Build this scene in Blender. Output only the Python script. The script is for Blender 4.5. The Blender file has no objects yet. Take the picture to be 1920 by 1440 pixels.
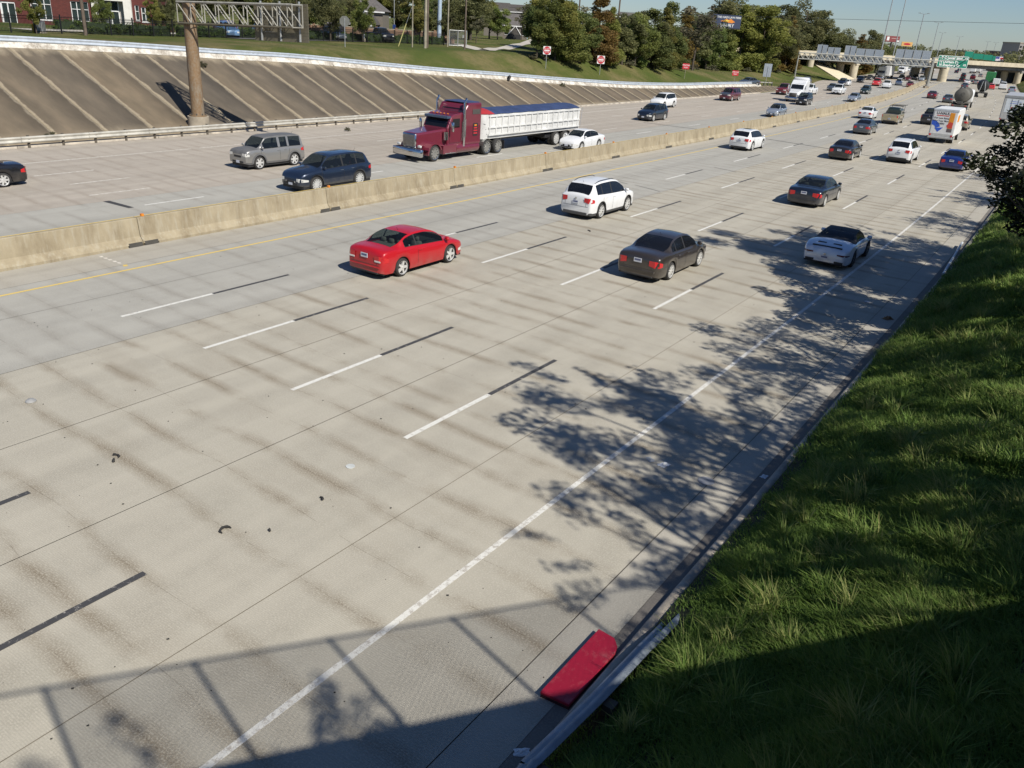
import bpy, math, random
import numpy as np
from mathutils import Vector, Matrix

# ------------------------------------------------------------------ camera, sky, sun, exposure
SC = bpy.context.scene
COL = SC.collection
CAM_H = 8.217
F_PX, PITCH, ROLL, YAW = 1540.6, math.radians(23.529), math.radians(3.802), math.radians(-33.3725)
def _axes():
    cy, sy = math.cos(YAW), math.sin(YAW); cp, sp = math.cos(PITCH), math.sin(PITCH); cr, sr = math.cos(ROLL), math.sin(ROLL)
    f0 = Vector((sy, cy, 0)); r0 = Vector((cy, -sy, 0)); u0 = Vector((0, 0, 1))
    f = f0*cp - u0*sp; u = f0*sp + u0*cp
    return r0*cr + u*sr, -r0*sr + u*cr, f
CR, CU, CF = _axes()
cam_d = bpy.data.cameras.new('camera'); cam = bpy.data.objects.new('camera', cam_d); COL.objects.link(cam)
cam_d.sensor_width = 36.0; cam_d.lens = 36.0*F_PX/1920.0; cam_d.clip_start = 0.05; cam_d.clip_end = 20000
m4 = Matrix.Identity(4)
for i in range(3):
    m4[i][0] = CR[i]; m4[i][1] = CU[i]; m4[i][2] = -CF[i]
m4[2][3] = CAM_H
cam.matrix_world = m4
SC.camera = cam

SUN_EL = math.radians(44.0)
SUN_AZ = Vector((0.965, -0.262, 0)).normalized()          # horizontal direction towards the sun
world = bpy.data.worlds.new('World'); SC.world = world; world.use_nodes = True
wn = world.node_tree.nodes; wl = world.node_tree.links
sky = wn.new('ShaderNodeTexSky'); sky.sky_type = 'NISHITA'; sky.sun_disc = False
sky.sun_elevation = SUN_EL; sky.sun_rotation = math.atan2(SUN_AZ.x, SUN_AZ.y)
sky.air_density = 1.0; sky.dust_density = 0.15; sky.ozone_density = 4.0; sky.altitude = 0.0
wn['Background'].inputs['Strength'].default_value = 0.055
tintn = wn.new('ShaderNodeMix'); tintn.data_type = 'RGBA'; tintn.blend_type = 'MULTIPLY'; tintn.inputs[0].default_value = 1.0; tintn.inputs[7].default_value = (0.86, 0.97, 1.16, 1)   # even white balance over the whole sky
wl.new(sky.outputs['Color'], tintn.inputs[6]); wl.new(tintn.outputs[2], wn['Background'].inputs['Color'])
sun_d = bpy.data.lights.new('sun', 'SUN'); sun_d.energy = 4.6; sun_d.angle = math.radians(0.53); sun_d.color = (1.0, 0.95, 0.865)
sun_o = bpy.data.objects.new('sun', sun_d); COL.objects.link(sun_o); sun_o.location = (40, -20, 60)
sun_dir = Vector((SUN_AZ.x*math.cos(SUN_EL), SUN_AZ.y*math.cos(SUN_EL), math.sin(SUN_EL)))
sun_o.rotation_euler = sun_dir.to_track_quat('Z', 'Y').to_euler()
SC.view_settings.view_transform = 'Standard'; SC.view_settings.look = 'None'; SC.view_settings.gamma = 1.0
SC.view_settings.exposure = 0.42; SC.view_settings.use_curve_mapping = False
SC.cycles.max_bounces = 6; SC.cycles.transparent_max_bounces = 12; SC.cycles.use_denoising = True

# ------------------------------------------------------------------ measuring helpers (photo measurements -> metres in the place)
def _ray(px, py): return CF + CR*((px-960)/F_PX) - CU*((py-720)/F_PX)
def G(px, py, z=0.0):
    d = _ray(px, py); t = (z-CAM_H)/d.z
    return Vector((d.x*t, d.y*t, z))
def Wd(px, py, D):
    d = _ray(px, py); return Vector((d.x*D, d.y*D, CAM_H+d.z*D))
def mpp(D): return D/F_PX

R = random.Random(7)
RNG = np.random.default_rng(11)
def clamp(v, a=0., b=1.): return max(a, min(b, v))
def sstep(a, b, v):
    t = clamp((v-a)/(b-a)); return t*t*(3-2*t)
class Pchip:
    def __init__(s, pts):
        s.x = np.array([p[0] for p in pts], float); s.y = np.array([p[1] for p in pts], float)
        h = np.diff(s.x); d = np.diff(s.y)/h; m = np.zeros_like(s.y)
        for i in range(1, len(d)):
            if d[i-1]*d[i] > 0:
                w1 = 2*h[i]+h[i-1]; w2 = h[i]+2*h[i-1]; m[i] = (w1+w2)/(w1/d[i-1]+w2/d[i])
        m[0] = d[0]; m[-1] = d[-1]; s.m = m
    def __call__(s, v):
        v = np.clip(v, s.x[0], s.x[-1]); i = np.clip(np.searchsorted(s.x, v)-1, 0, len(s.x)-2)
        h = s.x[i+1]-s.x[i]; t = (v-s.x[i])/h
        return ((1+2*t)*(1-t)**2*s.y[i]+t*(1-t)**2*h*s.m[i]+t*t*(3-2*t)*s.y[i+1]+t*t*(t-1)*h*s.m[i+1])
# lateral shift of the curving freeway
_curve = Pchip([(-200, 0), (0, 0), (30, -0.05), (70, -.62), (100, -1.4), (123, -2.4), (160, -5.2), (203, -9.3), (233, -13), (281, -18.5), (330, -23.5), (450, -35), (800, -64), (3000, -220)])
def cv(y): return float(_curve(y))
def head(y): return math.atan2(cv(y+1)-cv(y-1), 2.0)      # slope dx/dy

# ------------------------------------------------------------------ object helpers
def tag(o, label=None, cat=None, group=None, kind=None):
    if label: o['label'] = label
    if cat: o['category'] = cat
    if group: o['group'] = group
    if kind: o['kind'] = kind
    return o
def empty(name, loc=(0, 0, 0), rz=0.0, label=None, cat=None, group=None, parent=None, scale=1.0):
    o = bpy.data.objects.new(name, None); COL.objects.link(o); o.location = loc; o.rotation_euler = (0, 0, rz)
    o.scale = (scale,)*3; o.empty_display_size = .2
    if parent: o.parent = parent
    return tag(o, label, cat, group)
def mesh_obj(name, me, mat, parent=None, loc=None, rot=None):
    o = bpy.data.objects.new(name, me); COL.objects.link(o)
    if mat is not None and len(me.materials) == 0: me.materials.append(mat)
    if parent: o.parent = parent
    if loc is not None: o.location = loc
    if rot is not None: o.rotation_euler = rot
    return o
ORD = ['first', 'second', 'third', 'fourth', 'fifth', 'sixth', 'seventh', 'eighth', 'ninth', 'tenth', 'eleventh', 'twelfth', 'thirteenth', 'fourteenth', 'fifteenth', 'sixteenth', 'seventeenth', 'eighteenth', 'nineteenth', 'twentieth']
def ordn(i):
    if i < 20: return ORD[i]
    tens = ['twenty', 'thirty', 'forty', 'fifty', 'sixty'][(i+1)//10-2]; u = (i+1) % 10
    return {'twenty': 'twentieth', 'thirty': 'thirtieth', 'forty': 'fortieth', 'fifty': 'fiftieth', 'sixty': 'sixtieth'}[tens] if u == 0 else tens+'-'+ORD[u-1]

class MB:
    def __init__(s): s.v = []; s.f = []
    def add(s, vs, fs):
        n = len(s.v); s.v.extend([tuple(v) for v in vs]); s.f.extend([tuple(i+n for i in f) for f in fs]); return s
    def box(s, x0, x1, y0, y1, z0, z1, M=None):
        vs = [Vector((x, y, z)) for z in (z0, z1) for y in (y0, y1) for x in (x0, x1)]
        if M is not None: vs = [M @ v for v in vs]
        return s.add(vs, [(0, 2, 3, 1), (4, 5, 7, 6), (0, 1, 5, 4), (2, 6, 7, 3), (0, 4, 6, 2), (1, 3, 7, 5)])
    def bbox(s, x0, x1, y0, y1, z0, z1, b=.03, M=None):
        # chamfered box
        vs = []; fs = []
        X = (x0, x1); Y = (y0, y1); Z = (z0, z1); idx = {}
        for i in range(2):
            for j in range(2):
                for k in range(2):
                    sx, sy, sz = (1 if i == 0 else -1), (1 if j == 0 else -1), (1 if k == 0 else -1)
                    idx[i, j, k, 0] = len(vs); vs.append(Vector((X[i], Y[j]+sy*b, Z[k]+sz*b)))
                    idx[i, j, k, 1] = len(vs); vs.append(Vector((X[i]+sx*b, Y[j], Z[k]+sz*b)))
                    idx[i, j, k, 2] = len(vs); vs.append(Vector((X[i]+sx*b, Y[j]+sy*b, Z[k])))
        for a in range(2):
            fs.append([idx[a, 0, 0, 0], idx[a, 1, 0, 0], idx[a, 1, 1, 0], idx[a, 0, 1, 0]][::(-1 if a == 0 else 1)])
            fs.append([idx[0, a, 0, 1], idx[1, a, 0, 1], idx[1, a, 1, 1], idx[0, a, 1, 1]][::(1 if a == 0 else -1)])
            fs.append([idx[0, 0, a, 2], idx[1, 0, a, 2], idx[1, 1, a, 2], idx[0, 1, a, 2]][::(-1 if a == 0 else 1)])
        for a in range(2):
            for c in range(2):
                fs.append([idx[a, c, 0, 0], idx[a, c, 1, 0], idx[a, c, 1, 1], idx[a, c, 0, 1]])
                fs.append([idx[a, 0, c, 0], idx[a, 1, c, 0], idx[a, 1, c, 2], idx[a, 0, c, 2]])
                fs.append([idx[0, a, c, 1], idx[1, a, c, 1], idx[1, a, c, 2], idx[0, a, c, 2]])
        for i in range(2):
            for j in range(2):
                for k in range(2): fs.append([idx[i, j, k, 0], idx[i, j, k, 1], idx[i, j, k, 2]])
        if M is not None: vs = [M @ v for v in vs]
        return s.add(vs, fs)
    def cyl(s, p0, p1, r0, r1=None, n=12, cap=True):
        p0 = Vector(p0); p1 = Vector(p1); r1 = r0 if r1 is None else r1
        a = (p1-p0).normalized(); h = Vector((0, 0, 1)) if abs(a.z) < .9 else Vector((1, 0, 0))
        u = a.cross(h).normalized(); w = a.cross(u)
        vs = [p+(u*math.cos(t)+w*math.sin(t))*r for p, r in ((p0, r0), (p1, r1)) for t in [2*math.pi*i/n for i in range(n)]]
        fs = [(i, i+n, (i+1) % n+n, (i+1) % n) for i in range(n)]
        if cap: fs += [tuple(range(n)), tuple(range(2*n-1, n-1, -1))]
        return s.add(vs, fs)
    def tube(s, pts, r, n=8):
        pts = [Vector(p) for p in pts]; rs = r if isinstance(r, (list, tuple)) else [r]*len(pts)
        vs = []; fs = []
        for i, p in enumerate(pts):
            a = (pts[min(i+1, len(pts)-1)]-pts[max(i-1, 0)]).normalized()
            h = Vector((0, 0, 1)) if abs(a.z) < .9 else Vector((1, 0, 0))
            u = a.cross(h).normalized(); w = a.cross(u)
            vs += [p+(u*math.cos(2*math.pi*k/n)+w*math.sin(2*math.pi*k/n))*rs[i] for k in range(n)]
        for i in range(len(pts)-1):
            fs += [(i*n+k, (i+1)*n+k, (i+1)*n+(k+1) % n, i*n+(k+1) % n) for k in range(n)]
        fs += [tuple(range(n)), tuple(range(len(vs)-1, len(vs)-n-1, -1))]
        return s.add(vs, fs)
    def lathe(s, prof, n=20, M=None, closed=False):
        # profile (radius, height) turned round local X axis -> x = height
        vs = []; fs = []; m = len(prof)
        for k in range(n):
            c, q = math.cos(2*math.pi*k/n), math.sin(2*math.pi*k/n)
            for r, hgt in prof: vs.append(Vector((hgt, r*c, r*q)))
        for k in range(n):
            k2 = (k+1) % n
            for i in range(m-1 if not closed else m): fs.append((k*m+i, k*m+(i+1) % m, k2*m+(i+1) % m, k2*m+i))
        if M is not None: vs = [M @ v for v in vs]
        return s.add(vs, fs)
    def prism(s, poly, a0, a1, axis='x', M=None):
        # 2-D polygon extruded along an axis; poly in the other two axes order (y,z)/(x,z)/(x,y)
        n = len(poly)
        def P(p, a): return Vector((a, p[0], p[1])) if axis == 'x' else (Vector((p[0], a, p[1])) if axis == 'y' else Vector((p[0], p[1], a)))
        vs = [P(p, a0) for p in poly]+[P(p, a1) for p in poly]
        fs = [(i, (i+1) % n, (i+1) % n+n, i+n) for i in range(n)]+[tuple(range(n-1, -1, -1)), tuple(range(n, 2*n))]
        if M is not None: vs = [M @ v for v in vs]
        return s.add(vs, fs)
    def quad(s, a, b, c, d): return s.add([a, b, c, d], [(0, 1, 2, 3)])
    def mesh(s, name, smooth=None):
        me = bpy.data.meshes.new(name); me.from_pydata(s.v, [], s.f); me.update()
        fix_normals(me)
        if smooth is not None:
            me.polygons.foreach_set('use_smooth', [True]*len(me.polygons)); me.set_sharp_from_angle(angle=math.radians(smooth))
        return me
    def build(s, name, mat, parent=None, smooth=None, loc=None, rot=None):
        return mesh_obj(name, s.mesh(name, smooth), mat, parent, loc, rot)
import bmesh
def fix_normals(me):
    bm = bmesh.new(); bm.from_mesh(me); bmesh.ops.recalc_face_normals(bm, faces=bm.faces); bm.to_mesh(me); bm.free()
def fast_mesh(name, V, F, smooth=False, attr=None):
    """V (n,3) array, F (m,k) array of equal polygons"""
    me = bpy.data.meshes.new(name); V = np.ascontiguousarray(V, np.float32); F = np.ascontiguousarray(F, np.int32)
    me.vertices.add(len(V)); me.vertices.foreach_set('co', V.ravel())
    k = F.shape[1]; me.loops.add(F.size); me.loops.foreach_set('vertex_index', F.ravel())
    me.polygons.add(len(F)); me.polygons.foreach_set('loop_start', np.arange(0, F.size, k, dtype=np.int32))
    me.polygons.foreach_set('loop_total', np.full(len(F), k, np.int32))
    if smooth: me.polygons.foreach_set('use_smooth', np.ones(len(F), bool))
    me.update(calc_edges=True)
    if attr is not None:
        for an, arr in attr.items():
            a = me.attributes.new(an, 'FLOAT', 'FACE'); a.data.foreach_set('value', np.ascontiguousarray(arr, np.float32))
    return me
def copy_tree(o, parent=None, loc=None, rz=None, scale=None, label=None, group=None):
    c = o.copy(); COL.objects.link(c); c.parent = parent
    if loc is not None: c.location = loc
    if rz is not None: c.rotation_euler = (0, 0, rz)
    if scale is not None: c.scale = scale if not isinstance(scale, (int, float)) else (scale,)*3
    if label: c['label'] = label
    if group: c['group'] = group
    for ch in list(o.children): copy_tree(ch, c)
    return c

# ------------------------------------------------------------------ materials
def lin(r, g, b):
    f = lambda c: (c/12.92 if c <= .04045 else ((c+.055)/1.055)**2.4)
    return (f(r/255), f(g/255), f(b/255))
MATS = {}
class NT:
    def __init__(s, name):
        s.m = bpy.data.materials.new(name); s.m.use_nodes = True; s.t = s.m.node_tree; s.n = s.t.nodes; s.l = s.t.links
        s.b = s.n['Principled BSDF']
    def node(s, t, **kw):
        n = s.n.new(t)
        for k, v in kw.items(): setattr(n, k, v)
        return n
    def link(s, a, b): s.l.new(a, b)
    def coord(s, kind='Object', scale=(1, 1, 1), loc=(0, 0, 0), rot=(0, 0, 0)):
        tc = s.node('ShaderNodeTexCoord'); mp = s.node('ShaderNodeMapping')
        mp.inputs['Scale'].default_value = scale; mp.inputs['Location'].default_value = loc; mp.inputs['Rotation'].default_value = rot
        s.link(tc.outputs[kind], mp.inputs['Vector']); return mp.outputs['Vector']
    def geo(s, scale=(1, 1, 1), loc=(0, 0, 0)):
        g = s.node('ShaderNodeNewGeometry'); mp = s.node('ShaderNodeMapping')
        mp.inputs['Scale'].default_value = scale; mp.inputs['Location'].default_value = loc
        s.link(g.outputs['Position'], mp.inputs['Vector']); return mp.outputs['Vector']
    def noise(s, vec, scale, detail=4, rough=.55, dist=0):
        n = s.node('ShaderNodeTexNoise'); n.inputs['Scale'].default_value = scale; n.inputs['Detail'].default_value = detail
        n.inputs['Roughness'].default_value = rough; n.inputs['Distortion'].default_value = dist
        s.link(vec, n.inputs['Vector']); return n.outputs['Fac']
    def ramp(s, fac, stops):
        r = s.node('ShaderNodeValToRGB'); e = r.color_ramp.elements
        while len(e) < len(stops): e.new(.5)
        for i, (p, c) in enumerate(stops):
            e[i].position = p; e[i].color = (c, c, c, 1) if isinstance(c, (int, float)) else (*c, 1)
        s.link(fac, r.inputs['Fac']); return r.outputs['Color']
    def mix(s, fac, a, b, mode='MIX'):
        m = s.node('ShaderNodeMix', data_type='RGBA', blend_type=mode)
        for i, v in ((0, fac), (6, a), (7, b)):
            if hasattr(v, 'is_linked') or hasattr(v, 'links'): s.link(v, m.inputs[i])
            elif i == 0: m.inputs[0].default_value = v
            else: m.inputs[i].default_value = (*v, 1) if not isinstance(v, (int, float)) else (v, v, v, 1)
        return m.outputs[2]
    def math(s, op, a, b=None):
        m = s.node('ShaderNodeMath', operation=op)
        for i, v in enumerate((a, b)):
            if v is None: continue
            if isinstance(v, (int, float)): m.inputs[i].default_value = v
            else: s.link(v, m.inputs[i])
        return m.outputs[0]
    def bump(s, h, strength=.3, dist=.02):
        b = s.node('ShaderNodeBump'); b.inputs['Strength'].default_value = strength; b.inputs['Distance'].default_value = dist
        s.link(h, b.inputs['Height']); s.link(b.outputs['Normal'], s.b.inputs['Normal'])
    def set(s, color=None, rough=None, metal=None, spec=None, coat=None, coat_r=None):
        def put(k, v):
            if v is None: return
            if hasattr(v, 'links'): s.link(v, s.b.inputs[k])
            else: s.b.inputs[k].default_value = (*v, 1) if isinstance(v, tuple) and len(v) == 3 else v
        put('Base Color', color); put('Roughness', rough); put('Metallic', metal); put('Specular IOR Level', spec); put('Coat Weight', coat); put('Coat Roughness', coat_r)
        return s.m
def plain(name, c, rough=.6, metal=0, var=.12, scale=3., spec=None, coat=None, bump=0):
    """plain stuff with a little wear: colour varies by noise"""
    if name in MATS: return MATS[name]
    t = NT(name); v = t.coord('Object')
    n = t.noise(v, scale, 5, .6); n2 = t.noise(v, scale*9, 3, .6)
    dark = tuple(x*(1-var*1.6) for x in c); light = tuple(min(1, x*(1+var)) for x in c)
    c1 = t.ramp(n, [(.3, dark), (.7, light)])
    c2 = t.mix(t.math('MULTIPLY', n2, var), c1, tuple(x*.55 for x in c))
    t.set(c2, t.math('ADD', t.math('MULTIPLY', n2, .15), max(.02, rough-.07)), metal, spec, coat)
    if bump: t.bump(n2, bump, .02)
    MATS[name] = t.m; return t.m
def paint(name, c, metal=.0, rough=.32, coat=1.):
    if name in MATS: return MATS[name]
    t = NT(name); v = t.coord('Object')
    n = t.noise(v, 2.2, 4, .6)
    sep = t.node('ShaderNodeSeparateXYZ'); t.link(v, sep.inputs[0])
    low = t.math('MULTIPLY', t.ramp(sep.outputs[2], [(.25, 1.), (.75, 0.)]), t.ramp(n, [(.35, 0.), (.75, .35)]))   # road dust on the lower flanks
    t.set(t.mix(low, c, (.2, .18, .15)), t.math('ADD', t.math('MULTIPLY', n, .12), rough-.05), metal, None, coat, .03)
    MATS[name] = t.m; return t.m
def glass(name, tint=(.012, .015, .018), alpha=.78):
    if name in MATS: return MATS[name]
    t = NT(name); t.set(tint, .04, 0, .6)
    tr = t.node('ShaderNodeBsdfTransparent'); tr.inputs['Color'].default_value = (.55, .62, .6, 1)
    mx = t.node('ShaderNodeMixShader'); mx.inputs[0].default_value = alpha
    t.link(tr.outputs[0], mx.inputs[1]); t.link(t.b.outputs[0], mx.inputs[2]); t.link(mx.outputs[0], t.n['Material Output'].inputs['Surface'])
    MATS[name] = t.m; return t.m

def concrete(name, base, stain, warm=1.0, streak=.5, tine=True):
    """broom-finished pavement: blotches, wheel-path polish, crosswise crack stains, grains, tining"""
    if name in MATS: return MATS[name]
    t = NT(name); p = t.geo()
    big = t.noise(t.geo((.10, .035, .1)), 1., 4, .6)
    mid = t.noise(p, 1.1, 5, .65)
    fine = t.noise(p, 34., 3, .7); grit = t.noise(p, 130., 2, .6)
    path = t.noise(t.geo((1.1, .012, 1)), 1., 3, .5)
    # crosswise stain bands, broken up lane by lane
    sx = t.node('ShaderNodeSeparateXYZ'); t.link(p, sx.inputs[0])
    lane = t.math('FLOOR', t.math('DIVIDE', t.math('ADD', sx.outputs[0], 8.5), 3.72))
    cx = t.node('ShaderNodeCombineXYZ'); t.link(t.math('MULTIPLY', sx.outputs[0], .22), cx.inputs[0])
    t.link(t.math('ADD', t.math('MULTIPLY', sx.outputs[1], .85), t.math('MULTIPLY', sx.outputs[0], .10)), cx.inputs[1]); t.link(t.math('MULTIPLY', lane, .22), cx.inputs[2])
    band = t.noise(cx.outputs[0], 1.0, 3, .5, .15)
    bandm = t.ramp(band, [(.52, 0.), (.64, 1.)])
    # stains gathered along the irregular crosswise cracks of the slab
    warp = t.noise(t.geo((.30, .22, 1)), 1., 2, .5)
    vo = t.node('ShaderNodeTexVoronoi', voronoi_dimensions='1D', feature='DISTANCE_TO_EDGE'); vo.inputs['Scale'].default_value = 1.; vo.inputs['Randomness'].default_value = .85
    t.link(t.math('ADD', t.math('ADD', t.math('MULTIPLY', sx.outputs[1], .86), t.math('MULTIPLY', warp, .42)), t.math('MULTIPLY', t.math('ADD', sx.outputs[0], t.math('MULTIPLY', lane, .35)), .035)), vo.inputs['W'])
    gate = t.ramp(t.noise(t.geo((.42, .46, 1), (3.1, 7.7, 0)), 1., 4, .65), [(.42, .06), (.60, 1.)])
    band2 = t.math('MULTIPLY', t.ramp(vo.outputs['Distance'], [(0., 1.), (.09, .60), (.22, 0.)]), gate)
    crack = t.math('MULTIPLY', t.ramp(vo.outputs['Distance'], [(.0, 1.), (.010, 0.)]), t.ramp(t.noise(t.geo((1.3, .4, 1)), 1., 3, .6), [(.45, 0.), (.55, 1.)]))
    c = t.mix(t.ramp(big, [(.3, 0.), (.7, 1.)]), tuple(x*.86 for x in base), tuple(x*1.08 for x in base))
    c = t.mix(t.math('MULTIPLY', t.ramp(mid, [(.38, 0.), (.70, 1.)]), .60), c, tuple(x*.76 for x in base))
    c = t.mix(t.math('MULTIPLY', t.ramp(path, [(.4, 0.), (.62, 1.)]), .55), c, tuple(x*1.2 for x in base))
    c = t.mix(t.math('MULTIPLY', bandm, streak*.22), c, stain)
    c = t.mix(t.math('MULTIPLY', band2, streak*1.25), c, stain); c = t.mix(t.math('MULTIPLY', crack, .45), c, tuple(x*.5 for x in stain))
    c = t.mix(t.math('MULTIPLY', t.ramp(fine, [(.48, 0.), (.62, 1.)]), .55), c, tuple(x*1.32 for x in base))
    c = t.mix(t.math('MULTIPLY', t.ramp(grit, [(.3, 1.), (.42, 0.)]), .5), c, tuple(x*.55 for x in base))
    t.set(c, .85, 0, .25)
    h = t.math('ADD', t.math('MULTIPLY', grit, .5), fine)
    if tine:
        w = t.node('ShaderNodeTexWave', wave_type='BANDS', bands_direction='Y'); w.inputs['Scale'].default_value = 9.; w.inputs['Distortion'].default_value = .6; w.inputs['Detail'].default_value = 1.5
        t.link(p, w.inputs['Vector']); h = t.math('ADD', h, t.math('MULTIPLY', w.outputs['Fac'], .9))
    t.bump(h, .35, .006)
    MATS[name] = t.m; return t.m

M_ROAD = concrete('pavement_tan', (.358, .333, .274), (.19, .155, .108), streak=.68)
M_ROADG = concrete('pavement_grey', (.326, .314, .276), (.222, .204, .172), streak=.5)
M_SHOULDER = concrete('pavement_shoulder', (.345, .322, .272), (.24, .21, .165), streak=.35)
M_LEFT = concrete('pavement_far', (.345, .308, .258), (.24, .202, .16), streak=.55, tine=False)
def worn(name, c, under, cover=.62, scale=7.):
    if name in MATS: return MATS[name]
    t = NT(name); p = t.geo(); n = t.noise(p, scale, 6, .7); n2 = t.noise(p, scale*7, 3, .6)
    k = t.ramp(t.math('ADD', t.math('MULTIPLY', n, .7), t.math('MULTIPLY', n2, .3)), [(cover-.05, 0.), (cover+.05, 1.)])
    t.set(t.mix(k, c, under), .75); MATS[name] = t.m; return t.m
M_LINEW = worn('marking_white', (.62, .61, .56), (.385, .355, .31), .575)
M_LINEB = worn('marking_black', (.05, .049, .05), (.30, .28, .25), .60)
M_LINEY = worn('marking_yellow', (.62, .45, .12), (.40, .36, .29), .62)
M_LINEE = worn('marking_edge', (.62, .61, .56), (.385, .355, .31), .535, 9.)
M_LINEF = worn('marking_worn', (.68, .65, .58), (.40, .36, .30), .50)
M_TAR = plain('tar_seal', (.05, .048, .046), .7)
M_GAP = plain('joint_gap', (.17, .15, .12), .95)
M_CURB = plain('kerb_concrete', (.40, .355, .29), .9, 0, .3, 1.6, bump=.5)
M_CONC = plain('old_concrete', (.36, .31, .235), .9, 0, .22, .9, bump=.4)
M_STEEL = plain('galvanised_steel', (.46, .47, .46), .5, .55, .15, 2.)
M_STEELW = plain('weathered_rail', (.50, .48, .42), .55, .3, .2, 1.3)
M_DKSTEEL = plain('dark_steel', (.10, .095, .085), .6, .4)
M_BLACK = plain('black_plastic', (.02, .02, .021), .6)
M_RUBBER = plain('tyre_rubber', (.028, .027, .026), .85)
M_RIM = plain('alloy_rim', (.62, .62, .60), .32, .35, .06)
M_RIMD = plain('dark_rim', (.05, .05, .05), .35, .6)
M_CHROME = plain('chrome', (.62, .62, .62), .14, 1., .04)
M_GLASS = glass('car_glass', alpha=.58); M_GLASSD = glass('dark_glass', (.008, .009, .012), .86)
M_RED = plain('tail_lamp_red', (.48, .010, .014), .18, 0, .05, coat=.6)
M_LAMP = plain('clear_lamp', (.68, .68, .64), .14, .2, .05, coat=.8)
M_AMBER = plain('amber_lamp', (.65, .22, .02), .25, 0, .05)
M_PLATE = plain('number_plate', (.55, .57, .62), .5, 0, .06); M_PLATED = plain('plate_marks', (.10, .12, .22), .5)
M_SEAT = plain('seat_cloth', (.28, .27, .24), .9); M_SEATD = plain('seat_dark', (.05, .05, .05), .9)
M_WOOD = plain('pole_wood', (.13, .10, .075), .9, 0, .3, 2.)
M_WOODP = plain('pole_wood_pale', (.30, .27, .20), .9, 0, .25, 2.)
M_WHITE = plain('white_paint', (.72, .72, .70), .5)
M_SIGNBACK = plain('sign_back', (.30, .335, .37), .5, .5, .08)
M_SIGNBACK2 = plain('sign_back_brown', (.17, .15, .105), .6, .35, .15)
M_SIGNG = plain('sign_green', (.006, .18, .115), .45, 0, .06); M_SIGNR = plain('sign_red', (.45, .02, .03), .45, 0, .08); M_SIGNW = plain('sign_white', (.75, .75, .73), .45, 0, .06)
# ------------------------------------------------------------------ the setting: terrain, road
_toe = Pchip([(-300, -51.6), (150, -51.6), (175, -53.5), (200, -58), (233, -64.5), (281, -70), (330, -75), (450, -86), (800, -115), (3000, -272)])
_ztop = Pchip([(-300, 5.2), (10, 5.0), (30, 4.74), (40, 4.48), (47, 4.19), (54, 3.97), (63, 3.45), (73, 2.89), (80.6, 2.56), (92, 2.0), (111, 1.28), (128, 1.01), (140, .96), (160, .75), (180, .12), (3000, .12)])
_plat = Pchip([(-300, 4.9), (30, 4.75), (60, 4.8), (85, 4.85), (108, 4.85), (125, 4.1), (150, 2.7), (200, 1.5), (240, 1.8), (270, 3.2), (320, 3.6), (420, 3.2), (900, 2.0), (3000, 2.0)])
def toe(y): return float(_toe(y))
def ztop(y): return float(_ztop(y))
def xtop(y): return toe(y)-ztop(y)/.4
def ground_z(x, y):
    t = toe(y); right = -3.45+cv(y)
    if x > right: return min(.16+(x-right)*.42, 6.2 if y < 250 else 4.0)
    if x > t: return -.12
    zt = ztop(y); xt = t-zt/.4
    if x > xt: return (t-x)*.4-.10
    ramp = xt-5.0                     # ramp roadway behind the rail
    if x > ramp: return zt-.02
    p = max(float(_plat(y)), zt)
    if y > 100: p += (4.85-p)*sstep(16, 42, ramp-x)*(1-sstep(260, 420, y))
    k = clamp((ramp-x)/(9.0 if y > 65 else 4.0))
    return zt-.02+(p-zt+.02)*(k*k*(3-2*k))
xs = sorted(set([-6000, -3000, -1500, -700, -400, -250, -180, -140, -120]+[-110+2*i for i in range(20)]+[-72+.8*i for i in range(26)]+[-50, -45, -35, -25, -15, -8, -5, -4.2]+[-3.9+.25*i for i in range(40)]+[7, 8.5, 10, 12, 15, 20, 30, 50, 90, 160, 300, 700, 1500, 4000]))
ys = sorted(set([-400, -150, -60, -30]+[-15+2.5*i for i in range(80)]+[190+8*i for i in range(34)]+[500, 600, 750, 1000, 1400, 2000, 3000, 5000, 8000]))
def xg(x, y):      # grid columns near the road follow its curve
    if -75 <= x <= -50: return x-(-51.6)+toe(y)
    if -50 < x <= 12: return x+cv(y)*clamp((x+51)/3)+(toe(y)+51.6)*(1-clamp((x+51)/3))
    return x+(toe(y)+51.6 if x < 0 else cv(y))
V = []; F = []
for y in ys:
    for x in xs:
        X = xg(x, y); V.append((X, y, ground_z(X, y)))
nx = len(xs)
for j in range(len(ys)-1):
    for i in range(nx-1): F.append((j*nx+i, j*nx+i+1, (j+1)*nx+i+1, (j+1)*nx+i))
t = NT('turf'); p = t.geo(); n1 = t.noise(p, .12, 4, .6); n2 = t.noise(p, 1.4, 5, .65); n3 = t.noise(p, 22, 3, .6)
c = t.ramp(n1, [(.34, (.075, .105, .022)), (.48, (.11, .120, .034)), (.62, (.20, .165, .075))])
c = t.mix(t.math('MULTIPLY', t.ramp(n2, [(.4, 0.), (.7, 1.)]), .55), c, (.07, .092, .022)); c = t.mix(t.math('MULTIPLY', n3, .45), c, (.03, .045, .012))
t.set(c, .95, 0, .1); t.bump(t.math('ADD', n3, n2), .8, .12); M_TURF = t.m
ground = mesh_obj('ground', fast_mesh('ground', np.array(V), np.array(F), True), M_TURF); tag(ground, 'grassy ground spreading from the freeway verges to the horizon', kind='structure')
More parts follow.
